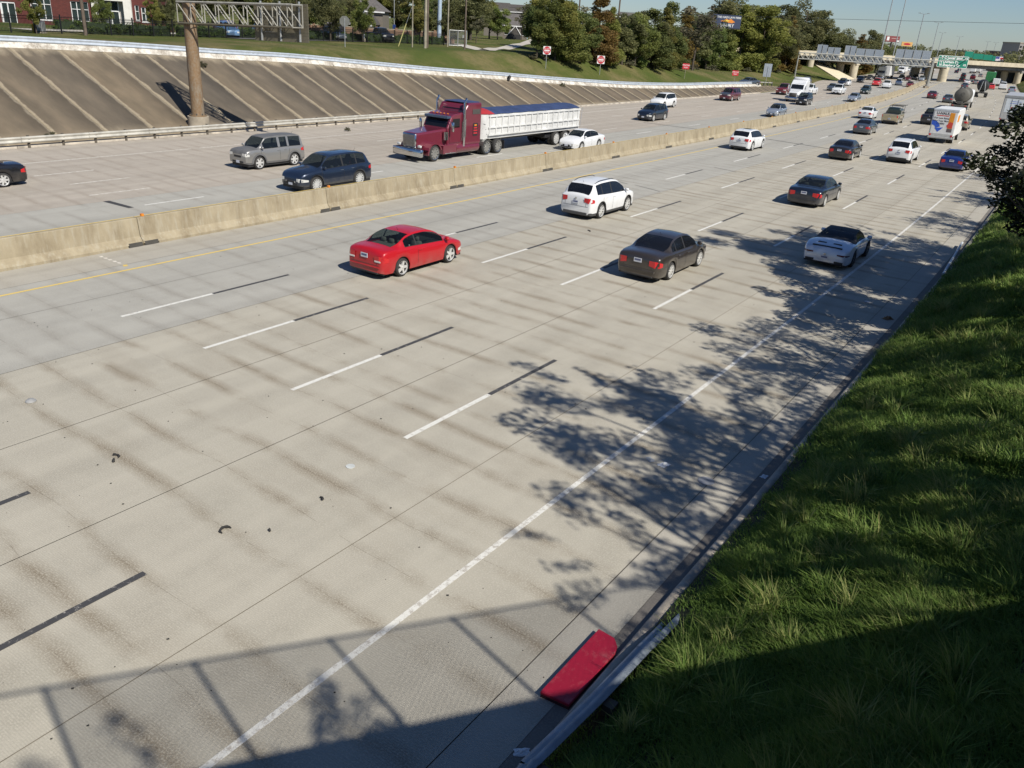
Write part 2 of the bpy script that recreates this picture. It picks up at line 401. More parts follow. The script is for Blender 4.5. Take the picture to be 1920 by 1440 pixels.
# soil under the right-hand verge (thatch between the blades)
t = NT('thatch'); p = t.geo(); n1 = t.noise(p, 1.3, 5, .7); n2 = t.noise(p, 16, 4, .7)
t.set(t.mix(n2, t.ramp(n1, [(.35, (.03, .045, .012)), (.55, (.06, .06, .022)), (.70, (.14, .10, .06))]), (.012, .018, .006)), .95); t.bump(n2, .9, .05); M_THATCH = t.m

def strip(name, x0, x1, y0, y1, z, mat, parent=None, dy=6., zx=None, curve=True):
    """pavement strip that follows the road's curve"""
    n = max(2, int((y1-y0)/dy)+1); yy = np.linspace(y0, y1, n); V = []; 
    for y in yy:
        c = cv(y) if curve else 0
        V += [(x0+c, y, z), (x1+c, y, z)]
    F = [(2*i, 2*i+1, 2*i+3, 2*i+2) for i in range(n-1)]
    return mesh_obj(name, fast_mesh(name, np.array(V), np.array(F)), mat, parent)
road = strip('road', -51.5, -3.5, -120, 900, -.03, M_GAP, dy=8)
tag(road, 'wide concrete freeway with two carriageways', kind='structure')
SL = []
def slab(x0, x1, mat, z=0.):
    g = .008
    SL.append(strip('lane_slab', x0+g, x1-g, -110, 900, z, mat, road, dy=5))
slab(-4.55, -3.86, M_SHOULDER); slab(-8.50, -4.55, M_ROAD); slab(-12.25, -8.50, M_ROAD); slab(-15.98, -12.25, M_ROAD)
slab(-19.6, -15.98, M_ROAD); slab(-23.25, -19.6, M_ROADG); slab(-25.9, -23.25, M_ROADG); slab(-28.6, -25.9, M_SHOULDER)
slab(-31.6, -28.6, M_ROADG); slab(-35.3, -31.6, M_ROADG); slab(-38.3, -35.3, M_LEFT); slab(-41.2, -38.3, M_LEFT); slab(-44.2, -41.2, M_LEFT); slab(-47.3, -44.2, M_LEFT)
# the outer left lane widens towards the gore
def strip2(name, fx0, fx1, y0, y1, z, mat, parent, dy=5.):
    n = int((y1-y0)/dy)+1; yy = np.linspace(y0, y1, n); V = []
    for y in yy: V += [(fx0(y), y, z), (fx1(y), y, z)]
    return mesh_obj(name, fast_mesh(name, np.array(V), np.array([(2*i, 2*i+1, 2*i+3, 2*i+2) for i in range(n-1)])), mat, parent)
strip2('lane_slab', lambda y: toe(y)+.75, lambda y: -47.31+cv(y), -110, 900, -.004, M_LEFT, road)
# gutter strip, a darker damp band along the kerb
M_GUT = concrete('gutter_concrete', (.17, .155, .135), (.10, .09, .08), streak=.4, tine=False)
strip('gutter', -3.86, -3.62, -110, 240, .004, M_GUT, road, dy=5)
def kerb(x0, x1, ya, yb, h, name, parent, fx=None):
    n = int((yb-ya)/4)+1; yy = np.linspace(ya, yb, n); prof = [(x0, -.03), (x0+.02, h-.03), (x0+.05, h), (x1, h), (x1, -.03)]
    V = []; F = []; k = len(prof)
    for y in yy:
        c = fx(y) if fx else cv(y)
        V += [(px_+c, y, pz) for px_, pz in prof]
    for i in range(n-1): F += [(i*k+j, i*k+j+1, (i+1)*k+j+1, (i+1)*k+j) for j in range(k-1)]
    return mesh_obj(name, fast_mesh(name, np.array(V), np.array(F)), M_CURB, parent)
for i, ya in enumerate(range(-12, 96, 6)):        # kerb units with joints
    kerb(-3.62, -3.41, ya+.01, ya+5.99, .15, 'kerb', road)
kerb(-3.62, -3.41, 96.01, 240, .15, 'kerb', road)
for ya in range(-12, 150, 9): kerb(0, .35, ya+.012, ya+8.99, .14, 'kerb', road, fx=lambda y: toe(y)+.35)

# markings, 4 mm sheets on the slabs
marks = []
def mark(x0, x1, ya, yb, m, name='lane_marking', z=.004): marks.append(strip(name, x0, x1, ya, yb, z, m, road, dy=min(6., max(.8, (yb-ya)/2))))
def dashes(x, offs, mats=(M_LINEW, M_LINEB), w=.062, ymax=330, y0=None, seq=None):
    k = -1
    while True:
        ye = offs+12.192*k
        k += 1
        if ye > ymax: break
        if ye < -2: continue
        mark(x-w, x+w, ye-6.096, ye-3.05, mats[0]); mark(x-w*1.02, x+w*1.02, ye-3.04, ye, mats[1])
dashes(-10.41, 5.71); dashes(-14.04, 5.79); dashes(-17.68, 6.03); dashes(-21.31, 5.97)
for xx, off in ((-33.62, 2.6), (-36.8, 1.9), (-39.62, 2.6), (-42.47, 2.4)):
    for k in range(0, 24):
        ya = off+off*0+6.0+12.192*k
        mark(xx-.06, xx+.06, ya, ya+3.05, M_LINEF if xx < -36 else M_LINEW)
for ya, yb in ((-60, 20), (20, 140), (140, 420)): mark(-6.65, -6.54, ya, yb, M_LINEE)
for ya, yb in ((-60, 60), (60, 420)): mark(-25.33, -25.22, ya, yb, M_LINEY)
for ya, yb in ((-60, 32), (32.6, 90), (90, 300)): mark(-46.05, -45.93, ya, yb, M_LINEF)
mark(-28.75, -28.66, -60, 420, M_LINEY)
# dark transverse strip and joint seal
q = MB().quad((-35.32, 19.86, .004), (-33.50, 19.94, .004), (-33.50, 20.2, .004), (-35.32, 20.16, .004)).build('tar_strip', M_TAR, road)
MB().quad((-38.5, 79.42, .004), (-29.0, 79.36, .004), (-29.0, 79.58, .004), (-38.5, 79.62, .004)).build('joint_seal', M_TAR, road)
mb = MB(); P = [(-26.2, 78.95), (-19.25, 77.29), (-9.36, 73.1), (-4.4, 71.6)]
for a, b in zip(P[:-1], P[1:]): mb.quad((a[0], a[1]-.11, .006), (b[0], b[1]-.11, .006), (b[0], b[1]+.11, .006), (a[0], a[1]+.11, .006))
mb.build('joint_seal', M_TAR, road)
for x0, x1, y0 in ((-24.2, -22.3, 45.6), (-21.9, -19.9, 45.0), (-21.6, -19.7, 56.6)):
    MB().quad((x0, y0, .004), (x1, y0-.75, .004), (x1, y0-.67, .004), (x0, y0+.06, .004)).build('joint_seal', M_TAR, road)
# faint raised buttons and yellow mark across the inner shoulder
for i in range(5): MB().quad(G(185+i*8.5, 480+i*3), G(192+i*8.5, 480+i*3), G(194+i*8.5, 482.5+i*3), G(187+i*8.5, 482.5+i*3)).build('shoulder_mark', M_LINEF, road, loc=(0, 0, .004))
MB().quad(G(230, 497), G(238, 496), G(240, 499), G(232, 500)).build('shoulder_mark', M_LINEY, road, loc=(0, 0, .004))

# ------------------------------------------------------------------ concrete slope paving on the left
emb = empty('embankment', (0, 0, 0), 0); tag(emb, 'sloped concrete paving in long slabs below the ramp rail', kind='structure')
def slope_mat():
    t = NT('slope_concrete'); uv = t.node('ShaderNodeUVMap'); uv.uv_map = 'UVMap'
    s = t.node('ShaderNodeSeparateXYZ'); t.link(uv.outputs[0], s.inputs[0])      # u across the slab 0..1, v up the slope 0..1
    p = t.geo(); n1 = t.noise(p, .8, 5, .65); n2 = t.noise(p, 6, 4, .65); n3 = t.noise(p, 40, 3, .6)
    st = t.noise(t.geo((.25, .9, .6)), 1.1, 4, .6)
    u2 = t.math('ABSOLUTE', t.math('SUBTRACT', s.outputs[0], .5))
    d = t.math('ADD', u2, t.math('MULTIPLY', t.math('SUBTRACT', n1, .5), .16))
    edge = t.ramp(d, [(.435, 0.), (.468, 1.)])
    topd = t.math('ADD', s.outputs[1], t.math('MULTIPLY', t.math('SUBTRACT', st, .5), .25))
    top = t.ramp(topd, [(.90, 0.), (.99, .8)]); bot = t.ramp(topd, [(.0, .6), (.12, 0.)])
    clean = t.math('MAXIMUM', t.math('MAXIMUM', edge, top), bot)
    dark = t.ramp(st, [(.25, (.104, .087, .065)), (.55, (.148, .121, .088)), (.8, (.196, .155, .110))])
    lightc = t.ramp(n2, [(.3, (.31, .257, .178)), (.7, (.41, .345, .245))])
    oi = t.node('ShaderNodeObjectInfo'); dark = t.mix(1., dark, t.ramp(oi.outputs['Random'], [(0., (.78, .80, .84)), (.5, (1., 1., 1.)), (1., (1.2, 1.16, 1.08))]), 'MULTIPLY')
    c = t.mix(clean, dark, lightc); c = t.mix(t.math('MULTIPLY', n3, .35), c, (.06, .05, .04))
    t.set(c, .9, 0, .2); t.bump(t.math('ADD', n2, n3), .4, .02); return t.m
M_SLOPE = slope_mat()
def slope_slab(ya, yb, k, jit):
    n = 6; V = []; UV = []
    for i in range(n+1):
        v = i/n
        for u, y in ((0, ya), (1, yb)):
            zt = ztop(y)+.02; x0 = toe(y)+.02; V.append((x0-(zt/.4)*v, y, zt*v+.02+jit)); UV.append((u, v))
    m = len(V); V += [(a, b, c-.12) for a, b, c in V]
    F = [(2*i, 2*i+1, 2*i+3, 2*i+2) for i in range(n)]
    F += [(2*i, 2*i+2, m+2*i+2, m+2*i) for i in range(n)]+[(2*i+1, m+2*i+1, m+2*i+3, 2*i+3) for i in range(n)]+[(0, m, m+1, 1)]
    me = fast_mesh('slab', np.array(V), np.array(F)); uvl = me.uv_layers.new(name='UVMap')
    idx = np.empty(len(me.loops), np.int32); me.loops.foreach_get('vertex_index', idx); U = np.array(UV+UV, np.float32)[idx]
    uvl.data.foreach_set('uv', U.ravel()); return mesh_obj('slab', me, M_SLOPE, emb)
k = 0; y = 30.4-3.28*7
while y < 170:
    slope_slab(y+.03, y+3.25, k, R.uniform(-.012, .012)); y += 3.28; k += 1
# rough white-washed wall and rail along the ramp
t = NT('ramp_wall'); p = t.geo(); n1 = t.noise(p, 1.3, 5, .7); n2 = t.noise(p, 9, 4, .65)
t.set(t.mix(t.ramp(n1, [(.40, 0.), (.60, 1.)]), (.60, .57, .50), t.ramp(n2, [(.3, (.22, .19, .15)), (.7, (.42, .38, .32))])), .9); t.bump(n2, .6, .03); M_RWALL = t.m
ramp_wall = empty('ramp_wall', (0, 0, 0)); tag(ramp_wall, 'low patchy white concrete wall along the top of the slope paving', 'wall')
y = 8.
while y < 158:
    y2 = min(158, y+6.1); V = []; n = 4
    mb = MB(); yy = [y+.01+(y2-y-.02)*i/n for i in range(n+1)]
    for a, b in zip(yy[:-1], yy[1:]):
        ja, jb = R.uniform(-.05, .05), R.uniform(-.05, .05)
        A = [(xtop(a)+.15+ja, a, ztop(a)-.02), (xtop(a)-.12, a, ztop(a)+.34), (xtop(a)-.40, a, ztop(a)+.34), (xtop(a)-.40, a, ztop(a)-.1)]
        B = [(xtop(b)+.15+jb, b, ztop(b)-.02), (xtop(b)-.12, b, ztop(b)+.34), (xtop(b)-.40, b, ztop(b)+.34), (xtop(b)-.40, b, ztop(b)-.1)]
        mb.add(A+B, [(0, 1, 5, 4), (1, 2, 6, 5), (2, 3, 7, 6)])
    mb.build('wall_section', M_RWALL, ramp_wall); y = y2
def wbeam(fx, fz, ya, yb, step, name, parent, mat, h=.31, face=1.):
    """one W-profile rail length"""
    prof = [(0, 0), (.05, .02), (.08, .06), (.05, .11), (.0, .155), (.05, .20), (.08, .25), (.05, .29), (0, .31)]
    n = max(2, int((yb-ya)/step)+1); yy = np.linspace(ya, yb, n); V = []; F = []; k = len(prof)
    for y in yy: V += [(fx(y)+face*a, y, fz(y)+b*h/.31) for a, b in prof]
    for i in range(n-1): F += [(i*k+j, i*k+j+1, (i+1)*k+j+1, (i+1)*k+j) for j in range(k-1)]
    return mesh_obj(name, fast_mesh(name, np.array(V), np.array(F), True), mat, parent)
def guardrail(name, label, fx, fz, ya, yb, mat, post_mat, spacing=2.02, h=.31, zlow=.38, face=1., group=None, postr=.08):
    root = empty(name, (0, 0, 0)); tag(root, label, 'guardrail', group)
    y = ya
    while y < yb-.1:
        y2 = min(yb, y+4.04); wbeam(fx, lambda q: fz(q)+zlow, y, y2+.05, 2., 'rail', root, mat, h, face); y = y2
    y = ya+.5; pm = None
    while y < yb:
        if pm is None:
            pm = MB().cyl((0, 0, -.3), (0, 0, zlow+h+.04), postr, postr, 8).mesh('post', 40)
        mesh_obj('post', pm, post_mat, root, (fx(y)-face*(postr+.06), y, fz(y))); 
        mesh_obj('blockout', BLK, post_mat, root, (fx(y)-face*.03, y, fz(y)+zlow+.04)); y += spacing
    return root
BLK = MB().box(-.06, .04, -.06, .06, 0, .22).mesh('blockout')
M_POST = plain('rail_post', (.10, .085, .065), .9)
guardrail('guardrail', 'silver double-wave guardrail along the ramp above the slope paving', lambda y: xtop(y)-.46, lambda y: ztop(y)+.1, 8, 158, plain('bright_rail', (.50, .55, .60), .42, .35, .12), M_POST, 3.8, zlow=.24, h=.40)
guardrail('guardrail', 'weathered cream guardrail at the foot of the slope paving', lambda y: -50.75, lambda y: 0., 8, 66, M_STEELW, M_POST, 2.02, zlow=.30, h=.36)
# ------------------------------------------------------------------ median barrier of precast units
BAR = []
M_BAR = None
t = NT('barrier_concrete'); p = t.geo(); n1 = t.noise(t.geo((1, .9, .35)), 1.6, 5, .65); n2 = t.noise(t.geo((4, 4, .5)), 2.2, 4, .6); n3 = t.noise(p, 30, 3, .6)
c = t.ramp(n1, [(.3, (.225, .185, .12)), (.55, (.335, .287, .195)), (.75, (.41, .355, .25))]); c = t.mix(t.math('MULTIPLY', t.ramp(n2, [(.5, 0.), (.7, 1.)]), .6), c, (.40, .37, .29))
c = t.mix(t.math('MULTIPLY', n3, .3), c, (.14, .11, .08)); t.set(c, .9, 0, .2); t.bump(n3, .4, .015); M_BAR = t.m
def barrier_unit(ya, yb, i, h=.98):
    n = 3; prof = [(-.40, 0), (-.40, .09), (-.21, .33), (-.13, h-.02), (-.11, h), (.11, h), (.13, h-.02), (.21, .33), (.40, .09), (.40, 0)]
    root = empty('median_barrier', (-28.05+cv((ya+yb)/2), (ya+yb)/2, 0)); o = root.location; L = yb-ya
    mb = MB(); k = len(prof); V = []; F = []
    # a notch is left at both feet for the drain slot
    yy = [ya+.012, ya+.62, (ya+yb)/2, yb-.62, yb-.012]
    for j, y in enumerate(yy):
        cc = -28.05+cv(y)
        for px_, pz in prof: V.append((px_+cc-o.x, y-o.y, pz))
    for j in range(4):
        end = j in (0, 3)
        for a in range(k-1):
            if end and a in (0, 8): continue
            F.append((j*k+a, (j+1)*k+a, (j+1)*k+a+1, j*k+a+1))
    F.append(tuple(range(k))); F.append(tuple(range(4*k, 5*k)))
    for jj in (1, 3): F.append((jj*k, jj*k+1, jj*k+8, jj*k+9))
    mb.add(V, F); mb.build('barrier_body', M_BAR, root)
    for yy_ in ((ya+.05, ya+.58), (yb-.58, yb-.05)):
        c0 = cv(yy_[0])-cv((ya+yb)/2)
        MB().box(.22+c0, .40+c0, yy_[0]-o.y, yy_[1]-o.y, .004, .15).build('drain_bracket', M_DKSTEEL, root); MB().box(-.40+c0, -.22+c0, yy_[0]-o.y, yy_[1]-o.y, .004, .15).build('drain_bracket', M_DKSTEEL, root)
    c1 = cv(ya)-cv((ya+yb)/2); c2 = cv(yb)-cv((ya+yb)/2); MB().quad((-.10+c1, -L/2+.02, h+.004), (-.035+c1, -L/2+.02, h+.004), (-.035+c2, L/2-.02, h+.004), (-.10+c2, L/2-.02, h+.004)).build('edge_line', M_LINEY, root)
    MB().box(-.05, .05, -L/2+.25, -L/2+.35, h, h+.09).build('reflector', M_AMBER, root)
    tag(root, ordn(i)+' weathered concrete median barrier unit counting from the left edge', 'barrier', 'precast median barrier units')
y = -1.9; i = 0
while y < 292:
    if i == 0: y = 16.9-9.27*1
    barrier_unit(y, y+9.27, i); y += 9.27; i += 1
# ------------------------------------------------------------------ text as real flat lettering
def lettering(body, size, mat, parent, M, name='lettering', ext=.004, align='CENTER', bold=0.0, xs=1.0):
    cu = bpy.data.curves.new('txt', 'FONT'); cu.body = body; cu.size = size; cu.extrude = ext; cu.align_x = align; cu.align_y = 'CENTER'; cu.offset = bold; cu.resolution_u = 2
    ob = bpy.data.objects.new('txt', cu); COL.objects.link(ob); dg = bpy.context.evaluated_depsgraph_get()
    me = bpy.data.meshes.new_from_object(ob.evaluated_get(dg)); bpy.data.objects.remove(ob)
    o = mesh_obj(name, me, None, parent); me.materials.clear(); me.materials.append(mat); o.matrix_local = M @ Matrix.Diagonal((xs, 1, 1, 1)); return o
def facing(loc, rz, tilt=0.):   # upright board: text x -> along board, y -> up, faces local -Y turned by rz
    return Matrix.Translation(loc) @ Matrix.Rotation(rz, 4, 'Z') @ Matrix.Rotation(math.pi/2+tilt, 4, 'X')

# ------------------------------------------------------------------ near sign gantry (butterfly truss on one column)
gx, gy = -52.35, 37.2
gan = empty('sign_gantry', (gx, gy, 0)); tag(gan, 'rusty single-column sign gantry with a flat lattice truss on the slope paving', 'gantry')
t = NT('rusty_column'); p = t.coord('Object'); n = t.noise(t.coord('Object', (2, 2, .45)), 1.3, 5, .65); n2 = t.noise(p, 7, 4, .6)
t.set(t.mix(t.ramp(n2, [(.4, 0.), (.75, .45)]), t.ramp(n, [(.3, (.24, .225, .18)), (.48, (.19, .115, .055)), (.72, (.25, .17, .095))]), (.27, .25, .20)), .75, .15); M_RUST = t.m
MB().cyl((0, 0, -.3), (0, 0, 1.05), .72, .72, 24).build('pedestal', M_CONC, gan, 40)
MB().cyl((0, 0, 1.05), (0, 0, 1.14), .58, .58, 20).build('base_plate', M_RUST, gan, 40)
for k in range(8): MB().cyl((.50*math.cos(k*.785), .50*math.sin(k*.785), 1.1), (.50*math.cos(k*.785), .50*math.sin(k*.785), 1.26), .035, .035, 6).build('anchor_bolt', M_DKSTEEL, gan)
MB().cyl((0, 0, 1.14), (0, 0, 7.15), .44, .42, 28).cyl((0, 0, 7.15), (0, 0, 8.35), .42, .42, 28).build('column', M_RUST, gan, 40)
# truss runs from the column over the carriageway edge, parallel to the picture plane's depth
tdir = Vector((.985, .17, 0)).normalized(); tn = Vector((-tdir.y, tdir.x, 0))
M_TRUSS = plain('truss_steel', (.40, .385, .33), .6, .25, .2)
TL0, TL1, zb, zt_ = -.55, 9.0, 7.02, 8.33
def T(s, o, z): return tdir*s+tn*o+Vector((0, 0, z+.026*s))
for o_ in (-.5, .5):
    for z in (zb, zt_):
        MB().tube([T(TL0, o_, z), T(TL1 if z == zt_ else TL1, o_, z)], .075, 6).build('chord', M_SIGNBACK2 if z == zb else M_TRUSS, gan, 40)
    ns = 8; st = (TL1-TL0)/ns
    for i in range(ns+1): MB().tube([T(TL0+i*st, o_, zb), T(TL0+i*st, o_, zt_)], .035, 6).build('strut', M_TRUSS, gan, 40)
    for i in range(ns): MB().tube([T(TL0+i*st, o_, zt_), T(TL0+(i+1)*st, o_, zb)], .035, 6).build('diagonal', M_TRUSS, gan, 40)
for i in range(9):
    st = (TL1-TL0)/8
    for z in (zb, zt_): MB().tube([T(TL0+i*st, -.5, z), T(TL0+i*st, .5, z)], .03, 6).build('cross_strut', M_TRUSS, gan, 40)
    if i < 8: MB().tube([T(TL0+i*st, -.5, zt_), T(TL0+(i+1)*st, .5, zt_)], .03, 6).build('cross_brace', M_TRUSS, gan, 40)
# sign panel seen from behind, hung on three uprights
sgn = MB()
for i in range(12):
    z0 = 6.15+.19*i; a, b = T(4.9, .72, z0), T(9.25, .72, z0)
    MB().add([a, b, b+Vector((0, 0, .18)), a+Vector((0, 0, .18)), a+tn*.05, b+tn*.05, b+tn*.05+Vector((0, 0, .18)), a+tn*.05+Vector((0, 0, .18))], [(0, 1, 2, 3), (4, 7, 6, 5), (0, 4, 5, 1), (3, 2, 6, 7), (0, 3, 7, 4), (1, 5, 6, 2)]).build('sign_plank', M_SIGNBACK2, gan)
for s_ in (5.55, 7.1, 8.65): MB().tube([T(s_, .64, 6.18), T(s_, .64, 8.55)], .07, 6).build('sign_upright', M_STEEL, gan, 40)

# ------------------------------------------------------------------ far sign gantry over the opposing lanes
pL = G(1489, 147); pR = G(1736, 165); axis = (pR-pL); Lg = axis.length; axis.normalize(); an = Vector((axis.y, -axis.x, 0))   # an points towards the camera side
fg = empty('sign_gantry', pL); tag(fg, 'grey lattice sign gantry spanning the opposing lanes near the far overpass', 'gantry')
def FG(s, o, z): return axis*s+an*o+Vector((0, 0, z))
M_FTR = plain('far_truss', (.36, .36, .33), .6, .3, .12)
def zs(s): return 4.86+s/Lg*.25
for s_, hh in ((0, 6.5), (Lg, 7.3)):
    for o_ in (-.45, .45): MB().tube([FG(s_, o_*1.6, 0), FG(s_, o_, hh)], .14, 8).build('column', M_FTR, fg, 40)
    MB().box(-.5, .5, -1, 1, -.1, .5, Matrix.Translation(FG(s_, 0, 0)) @ Matrix.Rotation(math.atan2(axis.y, axis.x), 4, 'Z')).build('pedestal', M_CONC, fg)
nb = 24
for o_ in (-.5, .5):
    for dz in (0, 1.5): MB().tube([FG(0, o_, zs(0)+dz), FG(Lg, o_, zs(Lg)+dz)], .13, 6).build('chord', M_FTR, fg, 40)
    for i in range(nb+1): MB().tube([FG(Lg*i/nb, o_, zs(Lg*i/nb)), FG(Lg*i/nb, o_, zs(Lg*i/nb)+1.5)], .06, 5).build('strut', M_FTR, fg)
    for i in range(nb): MB().tube([FG(Lg*i/nb, o_, zs(Lg*i/nb)+1.5), FG(Lg*(i+1)/nb, o_, zs(Lg*(i+1)/nb))], .06, 5).build('diagonal', M_FTR, fg)
def far_panel(px0, px1, ytop0, ybot0, mat):
    s0 = (px0-1495)/(1744-1495)*Lg; s1 = (px1-1495)/(1744-1495)*Lg; D = (pL+axis*((s0+s1)/2)).dot(Vector((CF.x, CF.y, 0)))
    n = max(2, int((s1-s0)/1.5)); return s0, s1
for pn, (s0f, s1f, z1) in enumerate(((.136, .215, 8.55), (.218, .315, 8.1), (.345, .43, 8.75), (.432, .64, 8.25), (.725, .985, 8.75))):
    s0, s1 = s0f*Lg, s1f*Lg; n = max(2, round((s1-s0)/2.0))
    for i in range(n):
        a, b = s0+(s1-s0)*i/n+.03, s0+(s1-s0)*(i+1)/n-.03; zc0 = zs(a)-.35 if pn in (3, 4) else zs(a)+.1
        A = [FG(a, -.85, zc0), FG(b, -.85, zc0), FG(b, -.85, z1), FG(a, -.85, z1)]
        MB().add(A+[v-an*.06 for v in A], [(0, 1, 2, 3), (4, 7, 6, 5), (0, 4, 5, 1), (3, 2, 6, 7), (0, 3, 7, 4), (1, 5, 6, 2)]).build('sign_panel', M_SIGNBACK, fg)
        MB().tube([FG(a, -.74, zc0-.2), FG(a, -.74, z1-.1)], .06, 5).build('sign_upright', M_FTR, fg)
# green guide sign on an arm of the median post
gs = empty('guide_sign', pR+Vector((0, 0, 0))); tag(gs, 'green overhead guide sign for three streets on an arm by the far overpass', 'road sign')
cS = Wd(1786.5, 116, 244.); rel = cS-pR; bx = Vector((CR.x, CR.y, 0)).normalized(); rzs = math.atan2(bx.y, bx.x)-.03
SW, SH = 9.0, 3.25; Ms = Matrix.Translation(rel) @ Matrix.Rotation(rzs, 4, 'Z')
def rrect(w, h, r, n=5):
    P = []
    for cx, cy, a0 in ((w/2-r, h/2-r, 0), (-w/2+r, h/2-r, 90), (-w/2+r, -h/2+r, 180), (w/2-r, -h/2+r, 270)):
        P += [(cx+r*math.cos(math.radians(a0+90*i/n)), cy+r*math.sin(math.radians(a0+90*i/n))) for i in range(n+1)]
    return P
MB().prism(rrect(SW, SH, .35), -.03, .03, 'y', Ms).build('border', M_SIGNW, gs)
MB().prism(rrect(SW-.22, SH-.22, .28), -.05, -.031, 'y', Ms).build('sign_face', M_SIGNG, gs)
MB().box(-4.1, -1.3, -.06, -.051, .52, .58, Ms).box(1.6, 4.1, -.06, -.051, .52, .58, Ms).build('divider', M_SIGNW, gs)
for txt, x_, z_, s_ in (('T C Jester Blvd', -.55, 1.02, 1.0), ('1/4', 3.75, 1.02, .7), ('N Durham Dr', -1.05, -.1, .98), ('N Shepherd Dr', -.75, -1.0, .98), ('1/2', 3.6, -.75, .7)):
    lettering(txt, s_, M_SIGNW, gs, Ms @ facing((x_, -.062, z_), 0), bold=.03)
MB().tube([Vector((0, 0, 6.4)), rel+Vector((0, 0, .9))+bx*4], .12, 8).build('arm', M_FTR, gs, 40)
MB().tube([Vector((0, 0, 7.25)), rel+Vector((0, 0, 1.5))+bx*3.5], .08, 8).build('arm_brace', M_FTR, gs, 40)
MB().tube([Vector((.3, .3, 0)), Vector((.3, .3, 7.35))], [.22, .17], 10).build('post', M_FTR, gs, 40)

# ------------------------------------------------------------------ far overpass
bd = Vector((.385, .923, 0)).normalized(); bn = Vector((bd.y, -bd.x, 0))     # bn towards the camera side (right/front)
b0 = Vector((-63.5, 270, 0)); ov = empty('overpass', b0); tag(ov, 'concrete street overpass crossing the freeway in the distance', 'bridge')
M_BRC = plain('bridge_concrete', (.50, .44, .32), .9, 0, .15, .6); M_BRD = plain('bridge_girder', (.24, .225, .20), .85, 0, .15, .5)
def BB(s0, s1, o0, o1, z0, z1): 
    Mx = Matrix.Rotation(math.atan2(bd.y, bd.x), 4, 'Z'); m = MB(); m.box(s0, s1, o0, o1, z0, z1, Mx); return m
# local: s along bridge, o to the left of bd (away from camera is +)
for s0, s1, zz in ((-58, 0, 0), (0, 46, 0), (46, 92, 0), (92, 160, 0)):
    for k in range(4): BB(s0+.1, s1-.1, 1.5+3.4*k, 2.3+3.4*k, 4.45, 5.6).build('girder', M_BRD, ov)
BB(-60, 160, .3, 14.0, 5.6, 5.85).build('deck', M_BRD, ov)
for o_ in (.25, 13.8):
    for i in range(22): BB(-60+10*i+.02, -50+10*i-.02, o_, o_+.3, 5.55, 6.75).build('parapet', M_BRC, ov)
for s_ in (0, 46, 92):
    for k in range(3):
        Mx = Matrix.Rotation(math.atan2(bd.y, bd.x), 4, 'Z'); c0 = Mx @ Vector((s_, 1.8+5*k, 0))
        MB().cyl(c0+Vector((0, 0, -.1)), c0+Vector((0, 0, 3.9)), 1.15 if s_ != 46 else 1.4, 1.15 if s_ != 46 else 1.4, 20).build('pier', M_BRC, ov, 40)
    BB(s_-.8, s_+.8, .6, 13.4, 3.75, 4.5).build('pier_cap', M_BRC if s_ != 92 else M_BRD, ov)
MB().cyl(Matrix.Rotation(math.atan2(bd.y, bd.x), 4, 'Z') @ Vector((-20, 1.8, 1.4)), Matrix.Rotation(math.atan2(bd.y, bd.x), 4, 'Z') @ Vector((-20, 1.8, 4.5)), 1.0, 1.0, 18).build('pier', M_BRC, ov, 40)
# pale slope paving under the left span: planks of concrete stepping down to the road
M_PALE = plain('pale_paving', (.62, .54, .38), .9, 0, .14, 1.2)
for i in range(9):
    A = [G(1515+6.6*i, 112.5+4.15*i, 4.2-.455*i), G(1533+7.7*i, 112.5+3.9*i, 4.2-.455*i), G(1533+7.7*(i+.94), 112.5+3.9*(i+.94), 4.2-.455*(i+.94)), G(1515+6.6*(i+.94), 112.5+4.15*(i+.94), 4.2-.455*(i+.94))]
    A = [v-b0 for v in A]; MB().add(A+[v-Vector((0, 0, .5)) for v in A], [(0, 1, 2, 3), (4, 7, 6, 5), (0, 4, 5, 1), (3, 2, 6, 7), (0, 3, 7, 4), (1, 5, 6, 2)]).build('paving_slab', M_PALE, ov)
WA = [G(1514+6.6*i, 112.5+4.15*i, 4.15-.455*i) for i in range(10)]; WB_ = [G(1478+10.2*i, 147.5+.4*i, .02) for i in range(10)]; WM = [a.lerp(b, .5)+Vector((0, 0, .25)) for a, b in zip(WA, WB_)]
wv = [tuple(v) for v in WA+WM+WB_]; wf = [(i, i+1, i+11, i+10) for i in range(9)]+[(i+10, i+11, i+21, i+20) for i in range(9)]
wo = mesh_obj('grass_bank', fast_mesh('grass_bank', np.array(wv), np.array(wf), True), M_TURF); tag(wo, 'grassy bank left of the pale paving under the far overpass', kind='structure')
BB(-44, -3, 12.6, 13.2, 0, 5.58).build('abutment_wall', M_BRD, ov); BB(98, 150, 12.6, 13.2, 0, 5.58).build('abutment_wall', M_BRD, ov)

# ------------------------------------------------------------------ the overpass the picture was taken from (only its shadow is seen)
od = Vector((.592, .806, 0)).normalized(); on_ = Vector((-od.y, od.x, 0))
near = empty('near_overpass', (0, 0, 0)); tag(near, 'street overpass with parapet and mesh fence that shades the bottom of the picture', 'bridge')
Mo = Matrix.Rotation(math.atan2(od.y, od.x), 4, 'Z')        # local x along the bridge, local y = towards the picture (on_)
MB().box(-60, 40, -13, .10, 6.1, 6.7, Mo).build('deck', M_CONC, near)
for i in range(25): MB().box(-60+4*i+.01, -56+4*i-.01, -.02, .22, 6.5, 7.74, Mo).build('parapet', M_CONC, near)
s0 = Vector((3.58, 5.37, 0)).dot(od); fence_s = [s0+1.82*i for i in range(-28, 16)]
for s_ in fence_s:
    if abs(s_) < 3 or True: MB().cyl(Mo @ Vector((s_, .12, 7.74)), Mo @ Vector((s_, .12, 9.76)), .034, .034, 8).build('fence_post', M_STEEL, near, 40)
